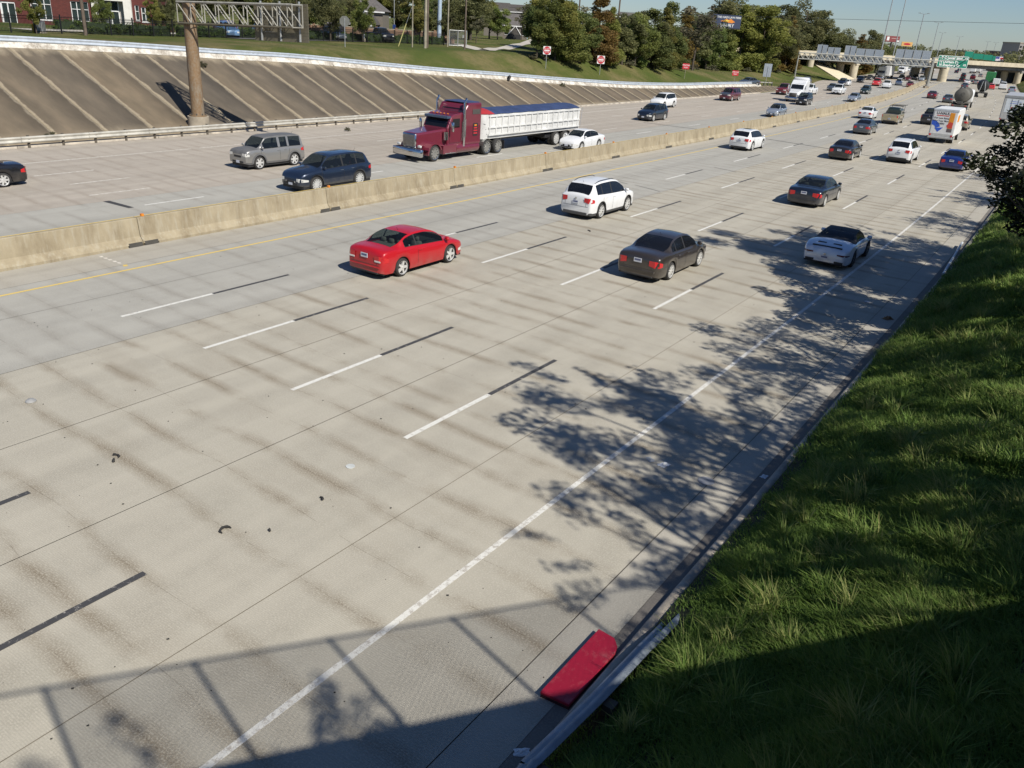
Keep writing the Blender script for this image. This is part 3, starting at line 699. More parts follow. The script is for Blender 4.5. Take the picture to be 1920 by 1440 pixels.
MB().cyl(Mo @ Vector((fence_s[0], .12, 9.74)), Mo @ Vector((fence_s[-1], .12, 9.74)), .022, .022, 8).build('top_rail', M_STEEL, near, 40)
# chain-link mesh as crossing wires, with the gap the camera looks through
mb = MB()
for i in range(-28, 15):
    a = s0+1.82*i; b = a+1.82
    if a < .5 and b > -.5: continue
    x = a-2.0
    while x < b+2.0:
        for sg in (1, -1):
            ts_ = sorted(((a-x)/(sg*1.98), (b-x)/(sg*1.98))); t0, t1 = max(0., ts_[0]), min(1., ts_[1])
            if t1 > t0: mb.add([Mo @ Vector((x+sg*1.98*t0, .12, 7.76+1.96*t0)), Mo @ Vector((x+.019+sg*1.98*t0, .12, 7.76+1.96*t0)), Mo @ Vector((x+.019+sg*1.98*t1, .12, 7.76+1.96*t1)), Mo @ Vector((x+sg*1.98*t1, .12, 7.76+1.96*t1))], [(0, 1, 2, 3)])
        x += .095
mesh = mb.build('mesh_infill', M_STEEL, near); mesh['kind'] = 'stuff'
for s_, o_ in ((-14, -6), (24, -6)): MB().box(s_-1.2, s_+1.2, -12, -.8, -.2, 6.15, Mo).build('pier', M_CONC, near)
M_TAILD = plain('dark_tail_lamp', (.09, .006, .008), .2)
# ------------------------------------------------------------------ vehicles
def make_wheel_meshes(r, w, spokes=10, style='thin'):
    t = MB().lathe([(r*.72, -w/2), (r*.90, -w/2), (r*.97, -w*.42), (r, -w*.25), (r, w*.25), (r*.97, w*.42), (r*.90, w/2), (r*.72, w/2), (r*.62, w*.2), (r*.62, -w*.2)], 28, closed=True).mesh('tyre', 40)
    m = MB().lathe([(r*.74, w*.50), (r*.76, w*.52), (r*.68, w*.46), (r*.66, w*.22)], 28)
    for k in range(spokes):
        a = 2*math.pi*k/spokes; hw = (r*.075 if style == 'thin' else r*.13)
        ca, sa = math.cos(a), math.sin(a); o = w*.47
        def P(rr, tt, xx): return Vector((xx, rr*ca-tt*sa, rr*sa+tt*ca))
        m.add([P(r*.10, -hw*1.1, o), P(r*.70, -hw*.75, o*.98), P(r*.70, hw*.75, o*.98), P(r*.10, hw*1.1, o), P(r*.10, -hw*1.2, w*.2), P(r*.70, -hw, w*.25), P(r*.70, hw, w*.25), P(r*.10, hw*1.2, w*.2)], [(0, 1, 2, 3), (0, 4, 5, 1), (3, 2, 6, 7)])
    m.lathe([(r*.17, w*.2), (r*.16, w*.50), (.001, w*.52)], 12)
    rim = m.mesh('rim', 40)
    b = MB().lathe([(r*.67, w*.22), (r*.40, w*.10), (.001, w*.10)], 16).mesh('brake', 60)
    return t, rim, b
WH = {}
def wheel_set(r, w, spokes, style):
    k = (round(r, 3), w, spokes, style)
    if k not in WH: WH[k] = make_wheel_meshes(r, w, spokes, style)
    return WH[k]
def add_wheel(parent, x, y, r, w=.21, spokes=10, style='thin', rim=None, side=1):
    t, rm, br = wheel_set(r, w, spokes, style)
    o = mesh_obj('wheel', t, M_RUBBER, parent, (x, y, r), (0, 0, 0 if side > 0 else math.pi))
    ri = bpy.data.objects.new('rim', rm); COL.objects.link(ri); ri.parent = o
    if len(rm.materials) == 0: rm.materials.append(None)
    ri.material_slots[0].link = 'OBJECT'; ri.material_slots[0].material = rim or M_RIM
    mesh_obj('brake_disc', br, M_BLACK, o)
    return o
# profiles: distance from the tail / length, height in metres
KIND = {
 'sedan': dict(L=4.66, W=1.79, H=1.46, WB=2.66, RO=1.06, wr=.325, top=[(0, .62), (.004, .84), (.015, .97), (.05, 1.03), (.15, 1.055), (.165, 1.07), (.26, 1.27), (.345, 1.40), (.42, 1.45), (.50, 1.46), (.57, 1.435), (.615, 1.39), (.70, 1.19), (.765, 1.02), (.86, .94), (.94, .83), (.985, .70), (1, .56)],
    belt=[(0, .60), (.01, .80), (.03, .92), (.16, .985), (.4, .955), (.62, .92), (.76, .905), (.9, .81), (.97, .69), (1, .52)], rg=(.17, .345), ws=(.615, .765), sw=[(.245, .315), (.325, .475), (.495, .715)], doors=(.485, .265, .745)),
 'coupe': dict(L=4.50, W=1.75, H=1.40, WB=2.62, RO=.98, wr=.32, top=[(0, .60), (.004, .82), (.012, .97), (.04, 1.035), (.12, 1.045), (.14, 1.06), (.25, 1.25), (.345, 1.36), (.43, 1.395), (.50, 1.395), (.57, 1.36), (.62, 1.31), (.71, 1.12), (.78, .965), (.87, .88), (.94, .78), (.985, .66), (1, .54)],
    belt=[(0, .58), (.01, .80), (.03, .93), (.14, .985), (.3, .96), (.45, .925), (.62, .89), (.77, .86), (.9, .77), (.97, .65), (1, .50)], rg=(.145, .345), ws=(.62, .78), sw=[(.255, .385), (.40, .715)], doors=(.395, .76)),
 'suv': dict(L=4.63, W=1.83, H=1.70, WB=2.72, RO=.98, wr=.36, top=[(0, .80), (.004, .98), (.012, 1.10), (.03, 1.18), (.09, 1.52), (.11, 1.60), (.16, 1.655), (.3, 1.70), (.45, 1.70), (.55, 1.67), (.61, 1.61), (.70, 1.36), (.77, 1.15), (.84, 1.09), (.93, .98), (.98, .84), (1, .66)],
    belt=[(0, .70), (.006, .95), (.02, 1.06), (.15, 1.12), (.3, 1.085), (.6, 1.04), (.77, 1.02), (.92, .92), (.98, .78), (1, .60)], rg=(.034, .105), ws=(.615, .77), sw=[(.135, .235), (.25, .435), (.455, .725)], doors=(.445, .235, .75)),
 'bigsuv': dict(L=4.80, W=1.92, H=1.80, WB=2.90, RO=.98, wr=.38, top=[(0, .86), (.004, 1.02), (.01, 1.12), (.03, 1.22), (.075, 1.58), (.10, 1.68), (.15, 1.735), (.3, 1.78), (.45, 1.775), (.55, 1.745), (.60, 1.69), (.69, 1.40), (.75, 1.20), (.83, 1.13), (.93, 1.03), (.98, .90), (1, .68)],
    belt=[(0, .74), (.006, 1.0), (.02, 1.10), (.15, 1.16), (.3, 1.125), (.6, 1.08), (.76, 1.06), (.92, .96), (.98, .82), (1, .62)], rg=(.034, .09), ws=(.605, .75), sw=[(.10, .225), (.24, .42), (.44, .71)], doors=(.43, .235, .735)),
 'boxy': dict(L=4.30, W=1.82, H=1.79, WB=2.58, RO=.83, wr=.345, top=[(0, .80), (.004, 1.0), (.01, 1.12), (.018, 1.25), (.04, 1.66), (.055, 1.73), (.12, 1.77), (.35, 1.79), (.55, 1.785), (.645, 1.74), (.665, 1.68), (.74, 1.38), (.795, 1.19), (.85, 1.16), (.94, 1.12), (.975, 1.06), (.992, .98), (1, .86)],
    belt=[(0, .75), (.006, 1.0), (.02, 1.10), (.3, 1.12), (.6, 1.10), (.79, 1.10), (.94, 1.06), (.985, .98), (1, .82)], rg=(.022, .042), ws=(.66, .79), sw=[(.06, .265), (.30, .42), (.46, .715)], doors=(.44, .28, .76)),
 'hatch': dict(L=3.95, W=1.75, H=1.56, WB=2.55, RO=.72, wr=.325, top=[(0, .75), (.006, .92), (.015, 1.03), (.035, 1.12), (.09, 1.40), (.12, 1.48), (.2, 1.54), (.4, 1.56), (.55, 1.53), (.60, 1.47), (.69, 1.20), (.75, 1.05), (.85, .98), (.94, .88), (.985, .74), (1, .60)],
    belt=[(0, .68), (.008, .90), (.02, 1.0), (.2, 1.03), (.6, .97), (.75, .95), (.92, .84), (.985, .70), (1, .56)], rg=(.04, .11), ws=(.605, .75), sw=[(.13, .31), (.33, .70)], doors=(.32, .74)),
 'sports': dict(L=4.53, W=1.88, H=1.29, WB=2.45, RO=1.12, wr=.345, top=[(0, .50), (.006, .66), (.02, .80), (.06, .885), (.13, .935), (.22, .985), (.27, 1.0), (.30, 1.03), (.38, 1.17), (.46, 1.26), (.53, 1.29), (.585, 1.27), (.62, 1.21), (.71, .98), (.745, .90), (.83, .83), (.92, .72), (.975, .60), (1, .46)],
    belt=[(0, .46), (.008, .64), (.02, .74), (.08, .83), (.2, .90), (.4, .87), (.6, .84), (.74, .82), (.9, .70), (.97, .58), (1, .44)], rg=(.325, .425), ws=(.60, .735), sw=[(.40, .69)], doors=(.40, .72)),
 'pickup': dict(L=5.75, W=2.0, H=1.90, WB=3.60, RO=1.22, wr=.40, top=[(0, .95), (.004, 1.16), (.01, 1.20), (.375, 1.20), (.38, 1.24), (.395, 1.55), (.41, 1.80), (.44, 1.88), (.52, 1.90), (.59, 1.87), (.625, 1.80), (.69, 1.47), (.725, 1.30), (.80, 1.25), (.93, 1.18), (.985, 1.08), (1, .86)],
    belt=[(0, .90), (.004, 1.14), (.01, 1.17), (.37, 1.18), (.6, 1.16), (.73, 1.17), (.93, 1.10), (.985, 1.0), (1, .80)], rg=(.383, .41), ws=(.62, .725), sw=[(.415, .505), (.525, .69)], doors=(.515, .40, .715), bed=(.015, .372)),
}
def make_car(label, cat, kind, color, ref, out=True, scale=1.0, name='car', lod=1, rim=None, spokes=10, style='thin', group=None, roof=None, top_black=False, plate=True, lower=None, seats=True, glassm=None, sunroof=False, rails=False, heading=None, tail_style='corner', L=None, H=None, W=None, hood=None, arch_trim=None, wheel_r=None, exhaust=False):
    """ref: wheel contact point seen in the picture: (which, x, y); out: drives away from the camera"""
    K = dict(KIND[kind]); L0 = K['L']; L = L or L0; Wd_ = (W or K['W'])/2; hs = (H or K['H'])/K['H']; WB = K['WB']*L/L0; RO = K['RO']*L/L0; wr = wheel_r or K['wr']
    top = Pchip([(a, b*hs) for a, b in K['top']]); belt = Pchip([(a, b*hs) for a, b in K['belt']])
    yr = RO-L/2; yf = RO+WB-L/2
    hd = -head_ang(ref[2]) if heading is None else heading
    rz = hd if out else hd+math.pi
    root = empty(name, (0, 0, 0), rz, label, cat, group)
    sc3 = scale if isinstance(scale, tuple) else (scale,)*3; root.scale = sc3
    # which wheel is at the measured spot (right side when driving away, left side when coming)
    sx = 1 if out else -1
    loc = Vector((sx*(Wd_-.02)*sc3[0], (yr if ref[0] == 'rear' else yf)*sc3[1], 0))
    o = Matrix.Rotation(rz, 3, 'Z') @ loc; root.location = (ref[1]-o.x, ref[2]-o.y, 0.005)
    # ---- stations
    ar = wr*1.19; sill = .20*hs if kind not in ('pickup', 'boxy', 'bigsuv') else .30
    n = 44 if lod == 0 else (26 if lod == 1 else 16)
    ts = set(np.round(np.linspace(0, 1, n), 4)); ts |= {.003, .008, .016, .03, .97, .985, .993}
    for a, b in K['sw']: ts |= {a, b}
    ts |= set(K['rg'])|set(K['ws'])
    if 'bed' in K: ts |= set(K['bed'])
    for yc in (yr, yf):
        tc = (yc+L/2)/L
        m = 9 if lod == 0 else (6 if lod == 1 else 4)
        for k in range(-m, m+1): ts.add(round(tc+math.sin(k/m*math.pi/2)*ar/L, 5))
    ts = sorted(t_ for t_ in ts if 0 <= t_ <= 1); tt = [ts[0]]
    for t_ in ts[1:]:
        if t_-tt[-1] > .0012: tt.append(t_)
    ts = tt
    wid = Pchip([(0, .80), (.006, .86), (.03, .93), (.10, .975), (.25, 1.0), (.6, 1.0), (.85, .985), (.93, .94), (.975, .85), (.993, .76), (1, .70)] if kind != 'sports' else [(0, .76), (.01, .84), (.05, .94), (.12, .985), (.24, 1.0), (.4, .955), (.6, .95), (.8, .97), (.92, .90), (.97, .80), (1, .66)])
    if kind in ('boxy', 'pickup'): wid = Pchip([(0, .93), (.01, .965), (.05, .985), (.25, 1.0), (.85, .99), (.94, .965), (.98, .92), (1, .85)])
    tumb = .30 if kind in ('boxy', 'pickup') else (.42 if kind in ('suv', 'bigsuv') else .52)
    def section(t_):
        y = t_*L-L/2; w = Wd_*float(wid(t_)); zb = float(belt(t_)); zt = max(float(top(t_)), zb+.012)
        zo = sill if .05 < t_ < .95 else sill+.06*(1-min(t_, 1-t_)/.05)
        arch = 0
        for yc in (yr, yf):
            d = abs(y-yc)
            if d < ar: arch = max(arch, wr+math.sqrt(max(ar*ar-d*d, 0))*1.0)
        zo2 = min(max(zo, arch), zb-.06); fl = .015 if arch else 0
        g = zt-zb; k = sstep(.10, .34, g)
        zm = zo2+(zb-zo2)*.45
        P = [(w*.955+fl, zo2), (w*.985+fl, zo2+(zb-zo2)*.14), (w*1.0+fl*.5, zm), (w*.985, zb-.07*(1-.3*k)), (w*.955, zb-.012)]
        wg = w*.93
        def wz(z): return max(.25*w, wg-(z-zb)*tumb-.02*k)
        h5 = zb+.012+.02*k; h6 = zb+g*(.30*(1-k)+.84*k); h7 = zb+g*(.6*(1-k)+.95*k)
        wh = [w*.90, w*.80, w*.66]; wc = [wz(h5), wz(h6), wz(h6)-.055]
        wa = [wh[i]*(1-k)+wc[i]*k for i in range(3)]
        P += [(wa[0], h5), (wa[1], h6), (wa[2], h7), (wa[2]*.55, zt-.012*k-g*.08*(1-k)), (0, zt)]
        return y, P
    S = [section(t_) for t_ in ts]; m = 10
    def sidex(y, z):
        t_ = (y+L/2)/L; _, P = section(clamp(t_)); zz = [p[1] for p in P[:5]]; ww = [p[0] for p in P[:5]]
        return float(np.interp(z, zz, ww))
    parts = {}
    def put(cat_, quad):
        mb = parts.setdefault(cat_, MB()); mb.add(quad, [tuple(range(len(quad)))])
    def pt(i, j, s): y, P = S[i]; return Vector((s*P[j][0], y, P[j][1]))
    for i in range(len(ts)-1):
        tm = (ts[i]+ts[i+1])/2
        for j in range(m-1):
            for s in (1, -1):
                Q = [pt(i, j, s), pt(i+1, j, s), pt(i+1, j+1, s), pt(i, j+1, s)]
                c_ = 'body'
                if j >= 7 and K['ws'][0] < tm < K['ws'][1]: c_ = 'windshield'
                elif j >= 7 and K['rg'][0] < tm < K['rg'][1]: c_ = 'rear_window'
                elif j == 5:
                    for q_, (a, b) in enumerate(K['sw']):
                        if a < tm < b: c_ = 'side_window|%d|%d' % (q_, s)
                    if c_ == 'body' and K['sw'][0][1] <= tm <= K['sw'][-1][0] and kind not in ('sports', 'boxy'): c_ = 'pillar_trim'
                if c_ == 'body' and j >= 4 and 'bed' in K and K['bed'][0] < tm < K['bed'][1] and j >= 5: c_ = 'truck_bed'
                if c_ == 'body' and top_black and j >= 5 and .265 < tm < K['ws'][0]+.02: c_ = 'soft_top'
                if c_ == 'body' and roof is not None and j >= 6 and K['rg'][1] <= tm <= K['ws'][0]: c_ = 'roof'
                if c_ == 'body' and hood is not None and j >= 5 and tm > K['ws'][1]+.01: c_ = 'hood'
                if c_ == 'body' and lower is not None and j == 0: c_ = 'lower_trim'
                if c_ == 'body' and sunroof and j == 8 and .30 < tm < .56: c_ = 'sunroof'
                put(c_, Q)
    for i in (0, len(ts)-1):
        put('body', [pt(i, j, 1) for j in range(m)]+[pt(i, j, -1) for j in range(m-2, -1, -1)])
    gm = glassm or M_GLASS
    mats = {'body': color, 'windshield': gm, 'rear_window': gm, 'pillar_trim': M_BLACK, 'truck_bed': M_BLACK, 'soft_top': M_BLACK, 'roof': roof, 'hood': hood, 'lower_trim': lower, 'sunroof': M_GLASSD}
    for c_, mb in parts.items():
        nm = c_.split('|')[0]
        me = bpy.data.meshes.new(nm); me.from_pydata(mb.v, [], mb.f); bm = bmesh.new(); bm.from_mesh(me); bmesh.ops.remove_doubles(bm, verts=bm.verts, dist=.0004); bmesh.ops.recalc_face_normals(bm, faces=bm.faces)
        if nm in ('windshield', 'rear_window', 'side_window', 'roof', 'soft_top', 'sunroof', 'hood', 'lower_trim', 'pillar_trim', 'truck_bed'):
            for f in bm.faces:      # open patches: make them face outwards
                c0 = f.calc_center_median()
                if f.normal.dot(Vector((c0.x, c0.y*.15, c0.z-.5))) < 0: f.normal_flip()
        bm.to_mesh(me); bm.free(); me.polygons.foreach_set('use_smooth', [True]*len(me.polygons)); me.set_sharp_from_angle(angle=math.radians(38))
        mesh_obj(nm, me, mats.get(nm, gm), root)
    # bed floor is sunk between the side walls
    # ---- dark floor pan
    MB().box(-Wd_*.86, Wd_*.86, -L/2+.12, L/2-.16, .17, sill+.14).build('underbody', M_BLACK, root)
    for yc in (yr, yf):
        mbw = MB()
        for s in (1, -1): mbw.box(min(s*Wd_*.5, s*(Wd_*.90)), max(s*Wd_*.5, s*(Wd_*.90)), yc-ar*.98, yc+ar*.98, .25, wr+ar*.92)
        mbw.build('wheel_well', M_BLACK, root)
    for yc in (yr, yf):
        for s in (1, -1): add_wheel(root, s*(Wd_-.125), yc, wr, .225, spokes, style, rim, s)
    # ---- lamps, fitted to the flanks and the end faces
    def lamp(nm, mat, y_end, depth, z0, z1, inner, sgn):
        """wraps the corner: sgn -1 tail, +1 front"""
        for s in (1, -1):
            mb = MB(); N = 5; row0 = []; row1 = []
            for k in range(N+1):
                y = y_end-sgn*depth*(1-k/N); zz1 = z0+(z1-z0)*(.62+.38*k/N)
                zc0, zc1 = z0+(1-k/N)*.02, zz1
                row0.append(Vector((s*(sidex(y, zc0)+.006), y, zc0))); row1.append(Vector((s*(sidex(y, zc1)+.006), y, zc1)))
            ye = y_end+sgn*.008
            x0_ = sidex(y_end, z0); row0.append(Vector((s*x0_, ye, z0))); row1.append(Vector((s*x0_*.985, ye, z1)))
            row0.append(Vector((s*inner*Wd_, ye, z0+(z1-z0)*.22))); row1.append(Vector((s*inner*Wd_, ye, z1)))
            for k in range(len(row0)-1): mb.quad(row0[k], row0[k+1], row1[k+1], row1[k])
            mb.build(nm, mat, root, 50)
    tz = float(belt(.012)); zr0, zr1 = tz-.23*hs, tz+.01
    if kind == 'sports': zr0, zr1 = .56, .63
    if kind == 'pickup': zr0, zr1 = .80, 1.12
    lamp('taillight', M_RED if kind != 'sports' else M_TAILD, -L/2, .30 if kind != 'pickup' else .1, zr0, zr1, .50 if kind not in ('pickup', 'boxy') else .86, -1)
    fz = float(belt(.99)); lamp('headlight', M_LAMP, L/2, .42 if kind not in ('boxy', 'pickup') else .22, fz-.20*hs, fz-.02, .50, 1)
    ye = -L/2-.012
    if lod < 2:
        zp = .78*hs if kind in ('sedan', 'coupe') else (.92*hs if kind != 'sports' else .44)
        if kind in ('suv', 'bigsuv', 'boxy', 'hatch'): zp = .80
        if kind == 'pickup': zp = .66
        if plate:
            pl = MB().box(-.155, .155, ye-.012, ye, zp-.075, zp+.075).build('license_plate', M_PLATE, root)
            MB().box(-.12, .12, ye-.016, ye-.0125, zp-.015, zp+.045).build('plate_text', M_PLATED, pl)
            pf = MB().box(-.155, .155, L/2+.002, L/2+.016, .36, .50).build('license_plate', M_PLATE, root)
        MB().bbox(-Wd_*.72, Wd_*.72, -L/2-.02, -L/2+.10, sill+.0, sill+(.07 if kind in ('sedan', 'coupe', 'sports') else .17), .03).build('rear_valance', M_BLACK if lower is None else lower, root)
        if kind in ('sedan', 'coupe'):
            for s in ((1, -1) if kind == 'coupe' else ()): MB().bbox(s*Wd_*.68-Wd_*.15, s*Wd_*.68+Wd_*.15, -L/2-.016, -L/2, zr0+.03, zr0+.085, .004).build('reverse_lamp', M_LAMP, root)
            MB().bbox(-Wd_*.78, Wd_*.78, -L/2-.035, -L/2+.02, sill+.22, sill+.25, .01).build('bumper_crease', color, root)
        MB().bbox(-Wd_*.60, Wd_*.60, L/2-.12, L/2+.012, sill+.06, sill+.20, .03).build('lower_grille', M_BLACK, root)
        gzt = float(belt(1.0)); MB().bbox(-Wd_*.40, Wd_*.40, L/2-.10, L/2+.014, gzt-.16, gzt-.02, .03).build('grille', M_BLACK if kind != 'bigsuv' else M_CHROME, root)
        if kind == 'bigsuv': MB().bbox(-Wd_*.34, Wd_*.34, L/2-.10, L/2+.022, gzt-.145, gzt-.03, .02).build('grille_mesh', M_BLACK, root)
        MB().cyl((0, -L/2-.02, zr1-.06), (0, -L/2, zr1-.06), .05, .05, 12).build('badge', M_CHROME, root, 40)
    # mirrors
    tm_ = K['ws'][1]-.045
    for s in (1, -1):
        zc = float(belt(tm_))+.09; xw = Wd_*.93
        Mm = Matrix.Translation((s*(xw+.09), tm_*L-L/2, zc)) @ Matrix.Rotation(s*-.15, 4, 'Z')
        MB().bbox(-.10, .10, -.05, .07, -.065, .07, .035, Mm).build('mirror', color if kind not in ('pickup',) else M_BLACK, root, 50)
    if lod == 0:
        # shut lines and handles
        for k_, td in enumerate(K['doors']):
            y = td*L-L/2; z_hi = float(belt(td))-.01; z_lo = max(sill+.06, 0)
            if abs(y-yr) < ar: z_lo = wr+math.sqrt(max(ar*ar-(y-yr)**2, 0))+.02
            if abs(y-yf) < ar: z_lo = wr+math.sqrt(max(ar*ar-(y-yf)**2, 0))+.02
            N = 6
            for s in (1, -1):
                mb = MB()
                for q_ in range(N):
                    za, zb_ = z_lo+(z_hi-z_lo)*q_/N, z_lo+(z_hi-z_lo)*(q_+1)/N
                    mb.quad((s*(sidex(y, za)+.003), y-.007, za), (s*(sidex(y, za)+.003), y+.007, za), (s*(sidex(y, zb_)+.003), y+.007, zb_), (s*(sidex(y, zb_)+.003), y-.007, zb_))
                mb.build('door_gap', M_BLACK, root)
        for td in ([K['doors'][0]+.03]+([K['doors'][1]+.07] if len(K['doors']) > 2 else [])):
            y = td*L-L/2; z = float(belt(td))-.13
            for s in (1, -1):
                x = sidex(y, z); MB().bbox(min(s*(x-.01), s*(x+.028)), max(s*(x-.01), s*(x+.028)), y-.085, y+.085, z-.015, z+.018, .008).build('door_handle', color if kind != 'bigsuv' else M_CHROME, root, 50)
        if seats:
            zseat = .62*hs
            for (sx_, sy) in ((-.36, .06), (.36, .06), (-.38, -.85), (.38, -.85), (0, -.85)):
                if kind == 'sports' and sy < 0: continue
                if sx_ == 0 and kind != 'coupe': continue
                sm = MB().bbox(sx_-.22, sx_+.22, sy-.12, sy+.05, .35, 1.0*hs*.97, .05); 
                sm.bbox(sx_-.12, sx_+.12, sy-.10, sy+.0, 1.0*hs*.95, 1.12*hs, .04); sm.build('seat', M_SEAT, root, 50)
            yw = K['ws'][1]*L-L/2
            MB().bbox(-Wd_*.82, Wd_*.82, yw-.55, yw-.12, .5, float(belt(K['ws'][1]))-.02, .05).build('dashboard', M_SEATD, root)
            yg = K['rg'][0]*L-L/2
            if kind in ('sedan', 'coupe'): MB().box(-Wd_*.70, Wd_*.70, yg+.10, -.85-.1, float(belt(.2))-.06, float(belt(.2))-.03).build('parcel_shelf', M_SEAT if kind == 'coupe' else M_SEATD, root)
            MB().box(-Wd_*.84, Wd_*.84, -L*.33, L*.2, .36, .40).build('cabin_floor', M_SEATD, root)
        MB().cyl((-.0, (K['rg'][1]+.03)*L-L/2, float(top(K['rg'][1]+.03))-.01), (0, (K['rg'][1]+.005)*L-L/2, float(top(K['rg'][1]+.03))+.11), .008, .005, 6).build('antenna', M_BLACK, root)
    if lod < 2 and kind not in ('sports',):
        for s in (1, -1):        # dark trim under the side glass
            pts = []
            for k in range(9):
                t_ = K['sw'][0][0]+(K['sw'][-1][1]-K['sw'][0][0])*k/8; y, P = section(t_); pts.append(Vector((s*(P[5][0]+.012), y, P[5][1]-.004)))
            MB().tube(pts, .012, 5).build('window_trim', M_BLACK, root)
    if lod == 0 and kind in ('sedan', 'coupe', 'suv', 'bigsuv'):
        zl = (.50 if kind in ('sedan', 'coupe') else .62)*hs
        MB().box(-Wd_*.74, Wd_*.74, -L/2-.0045, -L/2+.01, zl, zl+.010).build('lid_gap', M_BLACK, root)
        for s in (1, -1): MB().box(s*Wd_*.62-.005, s*Wd_*.62+.005, -L/2-.0045, -L/2+.01, zl+.0102, zr0-.005).build('lid_gap', M_BLACK, root)
    if rails:
        for s in (1, -1):
            pts = []
            for k in range(7):
                t_ = K['rg'][1]+.04+(K['ws'][0]-K['rg'][1]-.07)*k/6; y, P = section(t_); pts.append(Vector((s*(P[7][0]-.02), y, P[7][1]+.05+(-.05 if k in (0, 6) else 0))))
            MB().tube(pts, .016, 6).build('roof_rail', M_BLACK if rails is True else rails, root, 50)
    if exhaust:
        for s in (1, -1): MB().cyl((s*Wd_*.55, -L/2-.04, sill+.05), (s*Wd_*.55, -L/2+.15, sill+.05), .045, .045, 10).build('exhaust_tip', M_CHROME, root, 40)
    if kind == 'sports':
        for s in (1, -1):
            yv = .12*L-L/2; zv = float(top(.12)); MB().bbox(s*.30-.17, s*.30+.17, yv-.07, yv+.07, zv-.05, zv+.006, .01).build('engine_vent', M_BLACK, root)
            MB().bbox(s*Wd_*.60-.18, s*Wd_*.60+.18, -L/2-.012, -L/2+.05, .24, .36, .03).build('bumper_outlet', M_BLACK, root)
        MB().bbox(-Wd_*.62, Wd_*.62, .030*L-L/2, .050*L-L/2, float(top(.04))-.03, float(top(.04))+.012, .008).build('spoiler_lip', M_BLACK, root, 50)
    if arch_trim:
        for yc in (yr, yf):
            for s in (1, -1):
                mb = MB(); N = 12; ro_ = []
                for k in range(N+1):
                    a = math.pi*k/N; y = yc+math.cos(a)*ar; z = wr+math.sin(a)*ar; y2 = yc+math.cos(a)*(ar+.10); z2 = wr+math.sin(a)*(ar+.10)
                    y2c = max(-L/2+.01, min(L/2-.01, y2))
                    ro_.append((Vector((s*(Wd_*float(wid(clamp((y+L/2)/L)))+.035), y, z)), Vector((s*(sidex(y2c, max(z2, sill+.02))+.012), y2c, z2))))
                for k in range(N): mb.quad(ro_[k][0], ro_[k+1][0], ro_[k+1][1], ro_[k][1])
                mb.build('arch_trim', arch_trim, root, 60)
    return root
def head_ang(y): return head(y)
P_RED = paint('paint_red', (.38, .005, .011), 0, .36, .45); P_WHITE = paint('paint_white', (.64, .65, .65), 0, .34, .4); P_BROWN = paint('paint_brown', (.050, .041, .034), .45, .3)
P_PEARL = paint('paint_pearl', (.60, .64, .70), .2); P_INK = paint('paint_ink', (.012, .018, .032), .35); P_CHAR = paint('paint_charcoal', (.022, .021, .022), .35)
P_BLUE = paint('paint_blue', (.010, .026, .16), .3); P_NAVY = paint('paint_navy', (.016, .026, .050), .4); P_SILV = paint('paint_silver', (.27, .265, .25), .5, .36)
P_BLACK = paint('paint_black', (.010, .010, .012), .2); P_MAROON = paint('paint_maroon', (.11, .012, .022), .2); P_MAR2 = paint('paint_darkred', (.16, .02, .02), .2); P_STEELB = paint('paint_steel', (.09, .105, .12), .5)
P_SILB = paint('paint_silverblue', (.34, .38, .43), .5); P_TAN = paint('paint_tan', (.30, .25, .155), .1); P_GREEN = paint('paint_darkgreen', (.02, .035, .03), .2); P_BRIGHT = paint('paint_bright_red', (.55, .03, .03))
P_GREYCLAD = plain('grey_cladding', (.115, .115, .115), .55); P_GREYCLAD2 = plain('dark_cladding', (.06, .06, .06), .7)
def gx_(px, py): p = G(px, py); return (p.x, p.y)
def car_out(label, cat, kind, col, px, py, **kw): x, y = gx_(px, py); return make_car(label, cat, kind, col, ('rear', x, y), True, name=cat.replace(' ', '_'), group='vehicles driving away from the camera', **kw)
def car_in(label, cat, kind, col, px, py, **kw): x, y = gx_(px, py); kw.setdefault('scale', (.90, 1.03, .98)); return make_car(label, cat, kind, col, ('front', x, y), False, name=cat.replace(' ', '_'), group='vehicles coming towards the camera', **kw)
# --- driving away, near to far
car_out('bright red two-door coupe beside the yellow line', 'coupe', 'coupe', P_RED, 755, 518.5, lod=0, spokes=5, style='wide', glassm=glass('red_coupe_glass', (.010, .013, .014), .38))
car_out('white crossover with black lower trim next to the median lane', 'crossover', 'suv', P_WHITE, 1126, 410, lod=0, spokes=9, rails=True, lower=P_GREYCLAD2, glassm=M_GLASSD)
car_out('dark brown sedan in the middle of the near carriageway', 'sedan', 'sedan', P_BROWN, 1255.8, 525, lod=0, spokes=9, glassm=M_GLASSD)
car_out('white convertible sports car with black soft top in the tree shade', 'sports car', 'sports', P_PEARL, 1597.5, 501, lod=0, rim=M_RIMD, spokes=10, top_black=True, glassm=M_GLASSD)
car_out('dark blue-black sedan with large pale number plate ahead of the sports car', 'sedan', 'sedan', P_INK, 1545, 388, lod=0, L=5.1, W=1.93, spokes=10)
car_out('white compact crossover with dark glass roof beside the median', 'crossover', 'suv', P_WHITE, 1410, 283, lod=0, L=4.4, H=1.60, sunroof=True, spokes=5, style='wide', glassm=M_GLASSD)
car_out('charcoal sedan with red lamps left of the white off-roader', 'sedan', 'sedan', P_CHAR, 1597, 301, lod=1, glassm=M_GLASSD)
car_out('white boxy off-roader with roof rails behind the moving truck', 'off-roader', 'bigsuv', P_WHITE, 1707.5, 307, lod=1, L=4.8, W=1.92, rails=M_STEEL, lower=None, glassm=M_GLASSD)
car_out('vivid blue sedan in the rightmost lane', 'sedan', 'sedan', P_BLUE, 1806, 321.5, lod=1, glassm=M_GLASSD)
